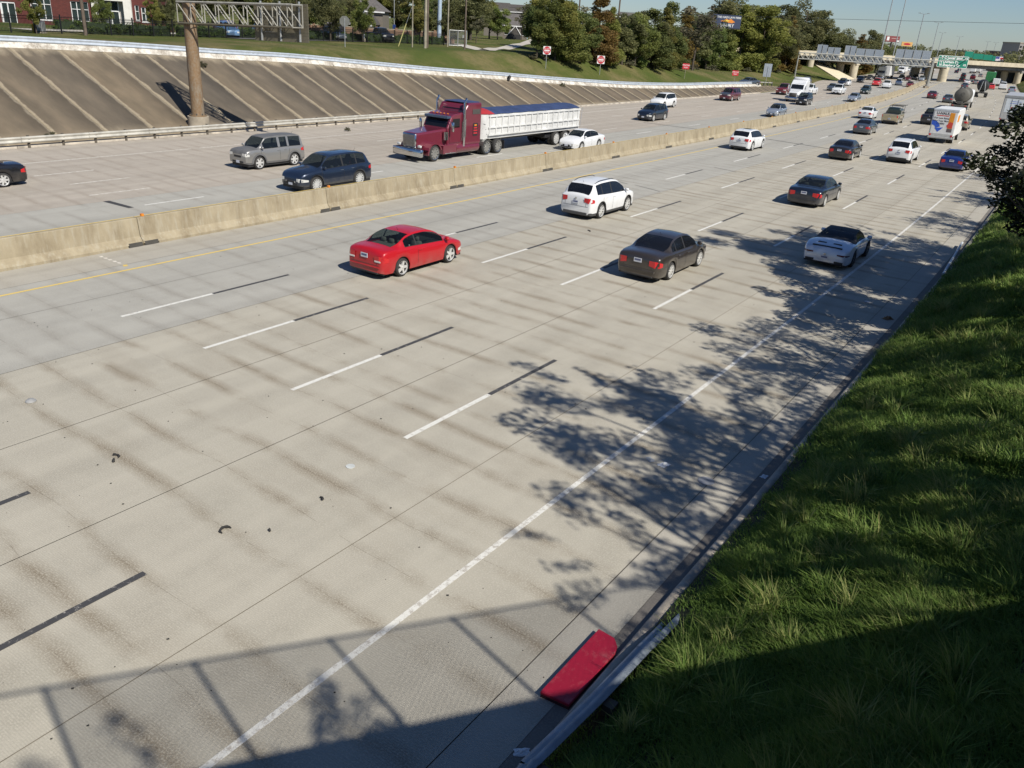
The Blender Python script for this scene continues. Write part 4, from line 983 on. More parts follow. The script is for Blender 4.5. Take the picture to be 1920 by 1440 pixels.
car_out('grey-black sedan behind the beige pickup', 'sedan', 'sedan', P_STEELB, 1632, 253, lod=1, glassm=M_GLASSD)
car_out('white sedan with red lamps hugging the median lane', 'sedan', 'sedan', P_WHITE, 1635.7, 224, lod=1)
car_out('beige and green pickup loaded with gear and a ladder rack', 'pickup', 'pickup', P_TAN, 1683, 233.8, lod=1, roof=P_GREEN, L=5.3, W=1.9)
pk = gx_(1683, 233.8); rk = empty('ladder_rack', (pk[0]-.9, pk[1]+2.6, 0), -head(pk[1])); tag(rk, 'thin metal ladder rack over the bed of the beige pickup', 'rack')
for s in (-.75, .75):
    for yy in (-1.4, .4): MB().tube([(s, yy, 1.2), (s, yy, 2.05)], .03, 6).build('rack_post', M_DKSTEEL, rk)
    MB().tube([(s, -1.5, 2.05), (s, 2.2, 2.1)], .03, 6).build('rack_bar', M_DKSTEEL, rk)
for yy in (-1.4, -.5, .4, 2.1): MB().tube([(-.75, yy, 2.06), (.75, yy, 2.06)], .03, 6).build('rack_bar', M_DKSTEEL, rk)
ld = MB(); ld.bbox(-.78, .78, -2.2, .1, 1.0, 1.72, .12); cg = ld.build('cargo', P_GREEN, None); cg.location = rk.location; cg.rotation_euler = rk.rotation_euler; tag(cg, 'dark covered load in the bed of the beige pickup', 'cargo')
car_out('black pickup half hidden left of the moving truck', 'pickup', 'pickup', P_BLACK, 1757, 235, lod=1)
car_out('pale gold sport utility just beyond the moving truck', 'sport utility', 'bigsuv', paint('paint_gold', (.30, .27, .21), .4), 1813, 245, lod=1)
car_out('dark red sedan alone in the median lane before the far gantry', 'sedan', 'sedan', P_MAROON, 1755, 185.6, lod=1)
car_out('slate grey sedan half hidden behind the tanker truck', 'sedan', 'sedan', P_STEELB, 1785, 193.5, lod=1, L=4.9)
car_out('dark blue sedan in front of the tanker truck', 'sedan', 'sedan', P_STEELB, 1814, 166.5, lod=2)
car_out('white sedan in front of the dark blue sedan near the overpass', 'sedan', 'sedan', P_WHITE, 1818, 158.5, lod=2)
car_out('black sport utility left of the white sedan near the overpass', 'sport utility', 'suv', P_BLACK, 1808, 155, lod=2)
car_out('silver sedan left of the green container truck', 'sedan', 'sedan', P_SILV, 1834, 158.5, lod=2)
car_out('bright red compact car right of the black tank trailer', 'hatchback', 'hatch', P_BRIGHT, 1864, 168.3, lod=2)
car_out('white van with a ladder on its roof near the right overpass pier', 'van', 'boxy', P_WHITE, 1886, 168.5, lod=2, L=5.2, H=2.1, W=2.0)
car_out('dark sport utility left of the white van near the right overpass pier', 'sport utility', 'bigsuv', P_BLACK, 1879, 162, lod=2)
car_out('silver sport utility at the far right edge of the road', 'sport utility', 'suv', P_SILB, 1903, 175.5, lod=2)
car_out('black sport utility in the shade under the overpass', 'sport utility', 'bigsuv', P_BLACK, 1810, 147, lod=2, H=2.0)
car_out('dark maroon sport utility right of the black one under the overpass', 'sport utility', 'bigsuv', P_MAROON, 1828, 150, lod=2, H=2.0)
car_out('small blue car just beyond the overpass', 'hatchback', 'hatch', P_NAVY, 1796, 137.5, lod=2)
car_out('dark blue van beside the small blue car beyond the overpass', 'van', 'boxy', P_NAVY, 1801, 133.5, lod=2)
car_out('white sedan between trucks beyond the overpass', 'sedan', 'sedan', P_WHITE, 1841, 134, lod=2)
car_out('silver sedan right of the maroon sport utility under the overpass', 'sedan', 'sedan', P_SILV, 1842, 145, lod=2)
# --- coming, near to far
_b = gx_(9, 351.5); make_car('black sedan cut off by the left edge of the picture', 'sedan', 'sedan', P_BLACK, ('rear', _b[0], _b[1]), False, (.90, 1.03, .98), name='sedan', group='vehicles coming towards the camera', lod=0, spokes=7, style='wide', L=4.9)
car_in('silver boxy wagon with grey fenders and roof', 'wagon', 'boxy', P_SILV, 488, 318, scale=(.87, .97, .97), lod=0, spokes=6, style='wide', roof=P_GREYCLAD, hood=P_GREYCLAD, arch_trim=P_GREYCLAD, lower=P_GREYCLAD, wheel_r=.37)
car_in('navy blue three-row sport utility beside the median barrier', 'sport utility', 'bigsuv', P_NAVY, 595, 360.5, lod=0, spokes=12, lower=P_GREYCLAD2)
car_in('white compact sedan beside the dump trailer', 'sedan', 'sedan', P_WHITE, 1090, 283.5, lod=0, spokes=9, L=4.55)
car_in('dark navy crossover in front of the white sport utility', 'crossover', 'suv', P_INK, 1225, 227.8, lod=1, spokes=7)
car_in('white sport utility close to the slope paving', 'sport utility', 'bigsuv', P_WHITE, 1245, 203.5, lod=1)
car_in('old maroon truck-based sport utility in the outer lane', 'sport utility', 'boxy', P_MAROON, 1372, 190, lod=1, L=5.1, H=1.85, W=1.95, hood=P_STEELB)
car_in('silver-blue small hatchback in the lane next to the median', 'hatchback', 'hatch', P_SILB, 1460, 221, lod=1, roof=P_BLACK)
car_in('black upright open-body off-roader beside the white truck cab', 'off-roader', 'boxy', P_BLACK, 1513, 198, lod=1, L=4.2)
car_in('dark red pickup left of the white truck cab', 'pickup', 'pickup', P_MAR2, 1474, 178.5, lod=1)
car_in('white pickup right of the white truck cab', 'pickup', 'pickup', P_WHITE, 1522, 178.5, lod=1)
car_in('dark blue sport utility behind the white truck cab', 'sport utility', 'bigsuv', P_NAVY, 1515, 160.5, lod=2)
car_in('grey sedan partly behind the second white pickup', 'sedan', 'sedan', P_STEELB, 1565, 171, lod=2)
car_in('white work pickup with a dark grille', 'pickup', 'pickup', P_WHITE, 1577, 178, lod=1)
car_in('dark blue sport utility behind the white work pickup', 'sport utility', 'bigsuv', P_INK, 1584, 162, lod=2)
car_in('white sedan at the outer road edge before the overpass', 'sedan', 'sedan', P_WHITE, 1592, 161.2, lod=2)
car_in('silver-blue sedan in the lane next to the median', 'sedan', 'sedan', P_SILB, 1607, 192, lod=1)
car_in('dark green sport utility behind the silver-blue sedan', 'sport utility', 'suv', P_GREEN, 1628, 177, lod=1)
car_in('black sport utility by the left overpass pier', 'sport utility', 'suv', P_BLACK, 1617.5, 155.3, lod=2)
car_in('dark grey sedan in the shade of the overpass', 'sedan', 'sedan', P_CHAR, 1634, 150.5, lod=2)
car_in('red pickup in front of the grey trailer truck', 'pickup', 'pickup', P_BRIGHT, 1648.5, 162, lod=2)
car_in('white pickup right of the red pickup', 'pickup', 'pickup', P_WHITE, 1668, 166.5, lod=2)
car_in('white sport utility behind the red sedan near the median', 'sport utility', 'suv', P_WHITE, 1690, 160.5, lod=2)
car_in('red sedan in the lane next to the median near the gantry post', 'sedan', 'sedan', P_MAR2, 1710.5, 164, lod=2)
car_in('pale sedan behind the white sport utility near the overpass', 'sedan', 'sedan', P_SILV, 1694, 149, lod=2)
car_in('maroon sedan under the far gantry', 'sedan', 'sedan', P_MAROON, 1706, 152, lod=2)
car_in('black van under the far gantry', 'van', 'boxy', P_BLACK, 1720, 150.5, lod=2)
car_in('silver sport utility beside the gantry post', 'sport utility', 'suv', P_SILB, 1732, 152.5, lod=2)
car_in('dark sedan behind the maroon sedan near the overpass', 'sedan', 'sedan', P_INK, 1712, 142.5, lod=2)
car_in('small white car far beyond the overpass', 'hatchback', 'hatch', P_WHITE, 1706, 133.5, lod=2)
car_in('white and blue car far beyond the overpass near the median', 'sedan', 'sedan', P_WHITE, 1752, 133, lod=2)

# ------------------------------------------------------------------ trucks
def dual(root, x, y, r=.50, rim=None, side=1, inner=True):
    add_wheel(root, x, y, r, .28, 10, 'wide', rim, side)
    if inner: add_wheel(root, x-side*.30, y, r, .28, 10, 'wide', M_RIMD, side)
P_TRK = paint('paint_wine', (.15, .018, .035), .15, .3); M_TARP = plain('blue_tarp', (.035, .055, .13), .55, 0, .2, 1.5); M_TREDC = plain('red_cap', (.40, .03, .03), .5)
M_TRWH = plain('trailer_white', (.62, .62, .60), .5, 0, .12, 1.2); M_POL = plain('polished_metal', (.55, .55, .53), .22, .9, .1)
X0 = -34.18                                                      # left (near) flank of the big truck
tr = empty('semi_truck', (X0-1.2, 41.35, 0.004), math.pi-.01); tag(tr, 'wine red conventional semi tractor with chrome bumper and twin stacks', 'truck', 'vehicles coming towards the camera')
# local: +y forward, x right; near flank is the truck's left = -x
W2 = 1.18
def tb(x0, x1, y0, y1, z0, z1, b, nm, m, sm=50): return MB().bbox(x0, x1, y0, y1, z0, z1, b).build(nm, m, tr, sm)
tb(-W2-.02, W2+.02, 1.12, 1.38, .34, .82, .05, 'front_bumper', M_CHROME)
# hood: tapering prism
hood = MB(); A = [(-.62, 1.08, .85), (.62, 1.08, .85), (.62, 1.08, 1.72), (-.62, 1.08, 1.72)]; B = [(-.92, -1.45, .85), (.92, -1.45, .85), (.92, -1.45, 1.93), (-.92, -1.45, 1.93)]
hood.add(A+B, [(0, 1, 2, 3), (4, 7, 6, 5), (0, 4, 5, 1), (3, 2, 6, 7), (0, 3, 7, 4), (1, 5, 6, 2)]); ho = hood.build('hood', P_TRK, tr)
bv = ho.modifiers.new('bevel', 'BEVEL'); bv.width = .12; bv.segments = 3
tb(-.56, .56, 1.05, 1.16, .80, 1.70, .05, 'grille_surround', M_CHROME)
gr = tb(-.48, .48, 1.10, 1.175, .88, 1.62, .02, 'grille', plain('grille_mesh', (.12, .125, .13), .35, .8))
for k in range(14): MB().box(-.45+.068*k, -.43+.068*k, 1.176, 1.19, .90, 1.60).build('grille_bar', M_CHROME, gr)
for s in (1, -1):
    # fender arches
    mb = MB(); N = 12; pr = []
    for k in range(N+1):
        a = math.radians(-8+170*k/N); pr.append((math.cos(a)*.68, .50+math.sin(a)*.66))
    for k in range(N):
        (y0, z0), (y1, z1) = pr[k], pr[k+1]; xi, xo = s*.62, s*(W2+.02)
        mb.quad((xi, y0, z0), (xo, y0, z0), (xo, y1, z1), (xi, y1, z1)); mb.quad((xo, y0, z0), (xo, y0*.86, .5+(z0-.5)*.86), (xo, y1*.86, .5+(z1-.5)*.86), (xo, y1, z1))
    mb.quad((s*.62, .62, .70), (s*(W2+.02), .62, .70), (s*(W2+.0), 1.10, .82), (s*.62, 1.10, .86)); mb.quad((s*(W2), 1.10, .55), (s*.62, 1.10, .55), (s*.62, 1.10, .9), (s*W2, 1.10, .82))
    mb.build('fender', P_TRK, tr, 35)
    MB().bbox(s*.86-.16, s*.86+.16, 1.08, 1.16, .88, 1.04, .03).build('headlight', M_LAMP, tr, 50)
    add_wheel(tr, s*(W2-.14), 0, .50, .27, 10, 'wide', M_POL, s)
    for yy in (-5.45, -6.75): dual(tr, s*(W2-.14), yy, .50, M_POL, s)
    # stacks
    MB().tube([(s*(W2-.08), -2.95, .75), (s*(W2-.02), -2.90, 1.2), (s*(W2-.02), -2.90, 3.45), (s*(W2-.02), -3.05, 3.72)], [.085, .085, .085, .08], 12).build('exhaust_stack', M_CHROME, tr, 50)
    MB().tube([(s*(W2-.02), -2.90, 1.35), (s*(W2-.02), -2.90, 2.45)], .12, 12).build('stack_shield', M_POL, tr, 50)
    # fuel tank, steps, mirrors, air cleaner
    MB().cyl((s*(W2-.33), -2.2, .62), (s*(W2-.33), -4.6, .62), .32, .32, 20).build('fuel_tank', P_TRK, tr, 40)
    MB().bbox(s*(W2-.2)-.22, s*(W2-.2)+.22, -2.15, -.80, .38, .95, .03).build('tool_box', P_TRK, tr)
    MB().bbox(s*(W2-.1)-.16, s*(W2-.1)+.16, -2.0, -1.0, .40, .45, .01).build('step', M_POL, tr)
    MB().bbox(s*(W2+.18)-.10, s*(W2+.18)+.10, -1.52, -1.42, 1.75, 2.35, .03).build('mirror', M_CHROME, tr, 50)
    MB().tube([(s*1.0, -1.45, 2.4), (s*(W2+.18), -1.47, 2.3)], .02, 6).build('mirror_arm', M_CHROME, tr)
    MB().cyl((s*1.05, -1.15, 1.25), (s*1.05, -1.15, 1.75), .17, .17, 16).build('air_cleaner', M_CHROME, tr, 40)
    # rear quarter fenders
    mb = MB(); pr = [(math.cos(math.radians(10+160*k/10))*.58-5.45, .50+math.sin(math.radians(10+160*k/10))*.58) for k in range(11)]
    for k in range(10): mb.quad((s*.60, *pr[k]), (s*(W2+.03), *pr[k]), (s*(W2+.03), *pr[k+1]), (s*.60, *pr[k+1]))
    mb.build('quarter_fender', M_POL, tr, 50)
    MB().bbox(s*.9-.3, s*.9+.3, -7.42, -7.39, .25, .85, .005).build('mud_flap', M_BLACK, tr)
# cab and sleeper
cabp = [(-1.35, .75), (-1.35, 1.95), (-1.72, 2.62), (-2.0, 2.76), (-2.95, 2.86), (-2.95, .75)]
cb = MB().prism(cabp, -1.05, 1.05, 'x').build('cab', P_TRK, tr); bv = cb.modifiers.new('bevel', 'BEVEL'); bv.width = .08; bv.segments = 3
slp = [(-2.97, .80), (-2.97, 2.95), (-3.25, 3.32), (-3.6, 3.42), (-4.75, 3.42), (-4.75, .80)]
sp = MB().prism(slp, -1.14, 1.14, 'x').build('sleeper', P_TRK, tr); bv = sp.modifiers.new('bevel', 'BEVEL'); bv.width = .10; bv.segments = 3
MB().quad((-.92, -1.355, 1.98), (.92, -1.355, 1.98), (.86, -1.70, 2.585), (-.86, -1.70, 2.585)).build('windshield', M_GLASSD, tr)
MB().bbox(-.98, .98, -1.78, -1.38, 2.50, 2.66, .03).build('sun_visor', plain('visor_blue', (.10, .15, .24), .25, .6), tr)
MB().quad((-.8, -3.0, 3.0), (.8, -3.0, 3.0), (.75, -3.26, 3.30), (-.75, -3.26, 3.30)).build('sleeper_window', M_GLASSD, tr)
for s in (1, -1):
    x = s*1.062; MB().quad((x, -1.62, 1.95), (x, -2.55, 1.95), (x, -2.55, 2.5), (x, -1.88, 2.5)).build('side_window', M_GLASSD, tr)
    x = s*1.152; MB().bbox(x-.01, x+.01, -4.55, -3.75, 2.72, 3.02, .004).build('sleeper_vent', M_DKSTEEL, tr)
    pn = MB().box(x-.008, x+.008, -4.35, -3.85, 1.35, 2.15).build('door_panel', M_BLACK, tr)
    for k, (w_, c_) in enumerate(((.12, M_AMBER), (.17, M_SIGNR), (.2, M_SIGNR), (.19, M_SIGNR))): MB().box(x-.011 if s < 0 else x+.008, x-.008 if s < 0 else x+.011, -4.1-w_, -4.1+w_, 1.98-.17*k, 2.07-.17*k).build('door_print', c_, pn)
    for y0, y1, z0, z1 in ((-1.55, -1.53, 1.0, 1.95), (-2.7, -2.68, 1.0, 2.6), (-2.68, -1.55, 1.0, 1.02)): MB().box(s*1.052-.004, s*1.052+.008, y0, y1, z0, z1).build('door_gap', M_BLACK, tr)
    MB().tube([(s*1.10, -2.78, 1.1), (s*1.10, -2.78, 2.3)], .018, 6).build('grab_handle', M_CHROME, tr)
MB().bbox(-.45, .45, -7.5, .9, .55, .85, .02).build('chassis', M_DKSTEEL, tr)
MB().bbox(-.55, .55, -6.6, -5.6, .95, 1.10, .03).build('fifth_wheel', M_DKSTEEL, tr)
for k in range(5): MB().bbox(-.6+.3*k-.05, -.6+.3*k+.05, -1.9, -1.8, 2.74, 2.80, .02).build('marker_lamp', M_AMBER, tr)
MB().bbox(-.9, .9, -4.75, -3.3, 3.40, 3.46, .02).build('air_fairing', M_TARP, tr)
# dump trailer
dt = empty('dump_trailer', (X0-1.22, 47.0, 0.004), math.pi-.005); tag(dt, 'white ribbed dump trailer with a dark blue tarp behind the red truck', 'trailer', 'vehicles coming towards the camera')
W3 = 1.22; LT = 12.6; y1_, y0_ = .75, .75-LT
z0_, z1_ = 1.02, 2.62
# tub with rounded front corners
N = 8; plan = [(W3, y0_), (-W3, y0_)]
fr = [(-W3+.45*(1-math.cos(a))+0, y1_-.45+.45*math.sin(a)) for a in [math.pi/2*k/N for k in range(N+1)]]
plan = [(W3, y0_), (-W3, y0_)]+fr+[(-x, y) for x, y in fr[::-1]]
mb = MB(); n = len(plan); mb.add([(x*.93, y, z0_) for x, y in plan]+[(x, y, z0_+.35) for x, y in plan]+[(x, y, z1_) for x, y in plan], [(i, (i+1) % n, (i+1) % n+n, i+n) for i in range(n)]+[(i+n, (i+1) % n+n, (i+1) % n+2*n, i+2*n) for i in range(n)]+[tuple(range(n))])
mb.build('tub', M_TRWH, dt, 40)
for s in (1, -1):
    for k in range(17):
        y = y1_-.75-k*(LT-1.0)/16; MB().box(min(s*W3, s*(W3+.07)), max(s*W3, s*(W3+.07)), y-.05, y+.05, z0_+.30, z1_-.06).build('rib', M_TRWH, dt)
    for zz, hh in ((z1_-.10, .12), (z0_+.75, .09), (z0_+.27, .10)): MB().box(min(s*W3, s*(W3+.085)), max(s*W3, s*(W3+.085)), y0_, y1_-.62, zz-hh/2, zz+hh/2).build('side_rail', M_TRWH, dt)
    for yy in (-8.75, -10.05): dual(dt, s*(W3-.16), yy, .50, M_RIM, s)
    MB().tube([(s*.8, -1.9, 1.05), (s*.8, -1.9, .28)], .06, 8).build('landing_leg', M_STEEL, dt, 40)
    MB().bbox(s*.85-.3, s*.85+.3, -10.75, -10.71, .25, .95, .005).build('mud_flap', M_BLACK, dt)
# tarp with a crown
mb = MB(); NA, NL = 8, 14
for j in range(NL+1):
    y = y1_-1.2-j*(LT-1.25)/NL
    for i in range(NA+1):
        u = -1+2*i/NA; mb.v.append((u*(W3+.05), y, z1_+.02+.26*(1-u*u)+(.015 if j % 2 else -.01)))
for j in range(NL):
    for i in range(NA): mb.f.append((j*(NA+1)+i, j*(NA+1)+i+1, (j+1)*(NA+1)+i+1, (j+1)*(NA+1)+i))
mb.build('tarp', M_TARP, dt, 60)
mb = MB()
for j, (y, h_) in enumerate(((y1_-.05, .10), (y1_-.6, .22), (y1_-1.25, .285))):
    for i in range(NA+1):
        u = -1+2*i/NA; mb.v.append((u*(W3-.2 if j == 0 else W3+.05), y, z1_+.02+h_*(1-u*u)))
for j in range(2):
    for i in range(NA): mb.f.append((j*(NA+1)+i, j*(NA+1)+i+1, (j+1)*(NA+1)+i+1, (j+1)*(NA+1)+i))
mb.build('tarp_cap', M_TREDC, dt, 60)
MB().bbox(-.5, .5, y0_+.3, -1.0, .78, 1.02, .02).build('frame', M_DKSTEEL, dt)
MB().bbox(-.9, .9, -10.7, -7.6, .55, .85, .03).build('axle_frame', M_BLACK, dt)
MB().tube([(W3*.9, y0_-.04, z1_+.05), (-W3*.9, y0_-.04, z1_+.05)], .03, 6).build('tarp_rod', M_STEEL, dt)
MB().tube([(-W3-.05, y0_-.35, z1_+.05), (-W3-.05, y0_-.15, 1.2)], .02, 6).build('tarp_arm', M_STEEL, dt)
MB().box(-W3, W3, y0_-.06, y0_-.01, z0_, z1_).build('tailgate', M_TRWH, dt)
for k in range(3): MB().tube([(-W3-.01, y1_-.5+.10*k, 1.35+.32*k), (-W3+.12, y1_-.15, 1.4+.32*k)], .012, 5).build('rope_hook', M_BLACK, dt)

# rental moving truck
u0 = G(1764, 269); ut = empty('moving_truck', (-13.2+.0, u0.y, 0.004), -head(u0.y)); tag(ut, 'white rental moving truck with printed blue arrow and orange band on its rear door', 'truck', 'vehicles driving away from the camera')
M_UW = plain('fibreglass_white', (.68, .68, .66), .45, 0, .06); M_UO = plain('print_orange', (.70, .27, .02), .5, 0, .05); M_UB = plain('print_blue', (.03, .10, .50), .5, 0, .05); M_UR = plain('print_red', (.55, .06, .04), .5, 0, .05); M_UK = plain('print_black', (.03, .03, .035), .5, 0, .05)
hw = 1.14
MB().bbox(-hw, hw, 0, 5.2, .72, 3.25, .05).build('box_body', M_UW, ut); MB().bbox(-hw-.02, hw+.02, -.03, .10, 3.05, 3.27, .03).build('roof_cap', plain('cap_grey', (.5, .53, .56), .5), ut)
MB().bbox(-hw*.93, hw*.93, 5.0, 6.6, 2.45, 3.22, .12).build('attic', M_UW, ut)
rd = MB().box(-1.02, 1.02, -.022, .0, .92, 2.98).build('roll_door', M_UW, ut)
MB().box(.42, .86, -.03, -.0225, 1.45, 2.95).build('orange_band', M_UO, rd)
MB().box(.40, .88, -.03, -.0225, 1.12, 1.44).build('dark_band', plain('print_grey', (.12, .10, .10), .5), rd)
MB().prism([(.3, 1.72), (.55, 2.1), (.86, 2.02), (.86, 1.5), (.45, 1.5)], -.036, -.0305, 'y').build('red_print', M_UR, rd)
# blue curved arrow
mb = MB(); N = 10
for k in range(N):
    a0, a1 = math.radians(95-75*k/N), math.radians(95-75*(k+1)/N)
    P = lambda r, a: (-1.02+r*math.cos(a)*.95, -.03, 1.28+r*math.sin(a))
    mb.quad(P(.42, a0), P(.86, a0), P(.86, a1), P(.42, a1))
mb.add([(-.72, -.03, 1.42), (.06, -.03, 1.52), (-.38, -.03, 1.05)], [(0, 1, 2)]); mb.build('blue_arrow', M_UB, rd)
lettering('U-HAUL', .34, M_UK, rd, facing((-.22, -.026, 2.83), 0), bold=.008); MB().box(-.75, .32, -.03, -.0225, 2.58, 2.66).build('red_strip', M_UR, rd)
for k, tx in enumerate(('Our Low Rates', 'Make Your Move', 'EASIER!')): lettering(tx, .225, M_UK, rd, facing((-.28, -.026, 2.38-.26*k), 0), bold=.004)
MB().bbox(-hw, hw, -.22, .02, .45, .62, .03).build('rear_bumper', plain('bumper_grey', (.40, .40, .38), .5, .3), ut)
MB().box(-hw*.95, hw*.95, -.06, .02, .62, .92).build('rear_sill', plain('sill_grey', (.42, .42, .40), .6), ut)
for s in (1, -1):
    MB().bbox(s*.98-.09, s*.98+.09, -.08, -.05, .68, .86, .01).build('taillight', M_RED, ut)
    dual(ut, s*.95, 1.35, .40, M_RIM, s); add_wheel(ut, s*.90, 6.05, .40, .25, 8, 'wide', M_RIM, s)
MB().box(hw+.001, hw+.008, .25, 1.8, 2.1, 2.75).build('side_print', M_UO, ut)
MB().bbox(-1.0, 1.0, 5.25, 7.9, .55, 1.35, .12).build('hood', M_UW, ut, 50); MB().bbox(-.98, .98, 5.3, 6.6, 1.2, 2.3, .2).build('cab', M_UW, ut, 50)
MB().box(-.45, .45, .2, 7.4, .45, .72).build('chassis', M_BLACK, ut)

def truck_group(o): o['group'] = 'vehicles driving away from the camera'; return o
def tractor(root, col, y0, hgt=2.9, sleeper=True, fair=True, s=1., L=5.4):
    """conventional cab, local +y forward, y0 = front bumper"""
    MB().bbox(-1.2, 1.2, y0-.28, y0, .35, .80, .08).build('front_bumper', M_CHROME, root, 50)
    A = [(-.80, y0-.12, .75), (.80, y0-.12, .75), (.72, y0-.2, 1.45), (-.72, y0-.2, 1.45), (-1.05, y0-2.0, .75), (1.05, y0-2.0, .75), (1.0, y0-2.0, 1.85), (-1.0, y0-2.0, 1.85)]
    h = MB().add(A, [(0, 1, 2, 3), (4, 7, 6, 5), (0, 4, 5, 1), (3, 2, 6, 7), (0, 3, 7, 4), (1, 5, 6, 2)]).build('hood', col, root); b = h.modifiers.new('bevel', 'BEVEL'); b.width = .14; b.segments = 3
    MB().bbox(-.55, .55, y0-.16, y0-.06, .80, 1.38, .06).build('grille', M_DKSTEEL, root, 50)
    c = MB().prism([(y0-1.95, .75), (y0-1.95, 1.9), (y0-2.5, 2.62), (y0-3.4, hgt), (y0-L, hgt if sleeper else 2.6), (y0-L, .75)], -1.15, 1.15, 'x').build('cab', col, root); b = c.modifiers.new('bevel', 'BEVEL'); b.width = .12; b.segments = 3
    MB().quad((-.98, y0-1.945, 1.94), (.98, y0-1.945, 1.94), (.92, y0-2.42, 2.56), (-.92, y0-2.42, 2.56)).build('windshield', M_GLASSD, root)
    for q in (1, -1):
        x = q*1.157; MB().quad((x, y0-2.2, 1.9), (x, y0-3.1, 1.9), (x, y0-3.1, 2.45), (x, y0-2.55, 2.45)).build('side_window', M_GLASSD, root)
        MB().bbox(q*1.36-.08, q*1.36+.08, y0-2.2, y0-2.1, 1.8, 2.4, .03).build('mirror', M_CHROME if col is not P_WHITE else P_WHITE, root)
        MB().bbox(q*.86-.18, q*.86+.18, y0-.30, y0-.12, .92, 1.15, .05).build('headlight', M_LAMP, root, 50)
        MB().bbox(q*.95-.22, q*.95+.22, y0-2.1, y0-.45, .62, 1.12, .12).build('fender', col, root, 50)
        add_wheel(root, q*1.0, y0-1.2, .50, .27, 10, 'wide', M_RIM, q)
        for yy in (y0-L-.9, y0-L-2.2): dual(root, q*1.05, yy, .50, M_RIM, q)
    MB().bbox(-.45, .45, y0-L-3.0, y0-.3, .5, .85, .02).build('chassis', M_DKSTEEL, root)
p = G(1484, 191.5); ws = empty('semi_truck', (p.x, p.y, 0.004), math.pi-head(p.y), scale=.98); tag(ws, 'white bobtail semi tractor with tall sleeper among the oncoming pickups', 'truck', 'vehicles coming towards the camera'); tractor(ws, P_WHITE, 0, 3.2)
MB().bbox(-1.12, 1.12, -5.4, -3.5, 3.0, 3.6, .2).build('roof_fairing', P_WHITE, ws, 50)
p = G(1648, 149.5); gt = empty('semi_truck', (p.x, p.y, 0.004), math.pi-head(p.y)); tag(gt, 'grey semi tractor coming out from under the overpass', 'truck', 'vehicles coming towards the camera'); tractor(gt, paint('paint_truckgrey', (.13, .14, .14), .3), 0, 3.6)
bt = empty('box_trailer', (p.x, p.y+6.2, 0.004), math.pi-head(p.y)); tag(bt, 'long white box trailer behind the grey semi tractor', 'trailer', 'vehicles coming towards the camera')
MB().bbox(-1.28, 1.28, -14.5, 0, 1.1, 3.95, .04).build('box_body', M_UW, bt); MB().box(-.5, .5, -14, -1, .8, 1.1).build('frame', M_DKSTEEL, bt)
for s in (1, -1):
    for yy in (-12.2, -13.5): dual(bt, s*1.1, yy, .5, M_RIM, s)
p = G(1687, 139.5); wt = empty('box_truck', (p.x, p.y, 0.004), math.pi-head(p.y)); tag(wt, 'white delivery truck far beyond the overpass on the oncoming side', 'truck', 'vehicles coming towards the camera'); tractor(wt, P_WHITE, 0, 3.0); MB().bbox(-1.25, 1.25, -14, -5.6, 1.0, 4.0, .04).build('box_body', M_UW, wt)
p = G(1731, 139); bw = empty('box_truck', (p.x, p.y, 0.004), math.pi-head(p.y)); tag(bw, 'dark blue truck with a white and red front far beyond the overpass', 'truck', 'vehicles coming towards the camera'); tractor(bw, P_NAVY, 0, 3.4); MB().bbox(-1.25, 1.25, -16, -5.6, 1.0, 4.0, .04).build('box_body', M_UW, bw)

# tanker truck seen from behind
M_TANK = plain('tank_grey', (.125, .118, .10), .7, .05, .25, .8); M_TANKD = plain('tank_black', (.030, .031, .030), .55, .1, .2, 1.)
p = G(1796, 206.5); tk = empty('tanker_truck', (p.x, p.y, .004), -head(p.y)-.03); tag(tk, 'dusty grey tanker truck with a round tank seen from behind', 'truck', 'vehicles driving away from the camera')
mb = MB().lathe([(0.001, -.25), (.55, -.20), (1.0, -.02), (1.12, .25), (1.12, 2.3), (1.2, 2.32), (1.2, 2.45), (1.12, 2.47), (1.12, 4.6), (1.2, 4.62), (1.2, 4.75), (1.12, 4.77), (1.12, 7.4), (.9, 7.7), (.001, 7.8)], 32, Matrix.Translation((0, 0, 2.25)) @ Matrix.Rotation(math.pi/2, 4, 'Z')); mb.build('tank', M_TANK, tk, 40)
MB().cyl((.2, -.27, 2.5), (.2, -.12, 2.5), .28, .28, 18).build('manway', M_TANK, tk, 40); MB().bbox(-.4, .4, -.40, 0, .95, 1.35, .05).build('pump_box', M_DKSTEEL, tk)
MB().bbox(-1.2, 1.2, -.35, .1, .55, .85, .04).build('rear_bumper', M_TANK, tk); MB().bbox(-.5, .5, 0, 12, .75, 1.15, .02).build('chassis', M_DKSTEEL, tk)
for s in (1, -1):
    for yy in (1.1, 2.45): dual(tk, s*1.05, yy, .5, M_RIM, s)
    add_wheel(tk, s*1.0, 10.8, .5, .27, 10, 'wide', M_RIM, s)
    MB().bbox(s*.98-.28, s*.98+.28, .15, 3.4, 1.06, 1.16, .03).build('fender', M_TANK, tk); MB().bbox(s*.95-.3, s*.95+.3, .28, .31, .3, 1.0, .005).build('mud_flap', M_BLACK, tk)
    MB().tube([(s*.25, .1, 3.42), (s*.25, 7.2, 3.42)], .03, 6).build('walkway_rail', M_STEEL, tk)
    MB().bbox(s*.95-.12, s*.95+.12, -.40, -.35, .66, .78, .01).build('taillight', M_RED, tk)
MB().bbox(-1.15, 1.15, 8.2, 10.4, .9, 3.0, .2).build('cab', P_WHITE, tk, 50); MB().bbox(-.95, .95, 10.3, 12.2, .7, 1.7, .2).build('hood', P_WHITE, tk, 50)
MB().cyl((.2, 2.5, 3.3), (.2, 2.5, 3.55), .35, .35, 16).build('dome_lid', M_TANK, tk, 40)
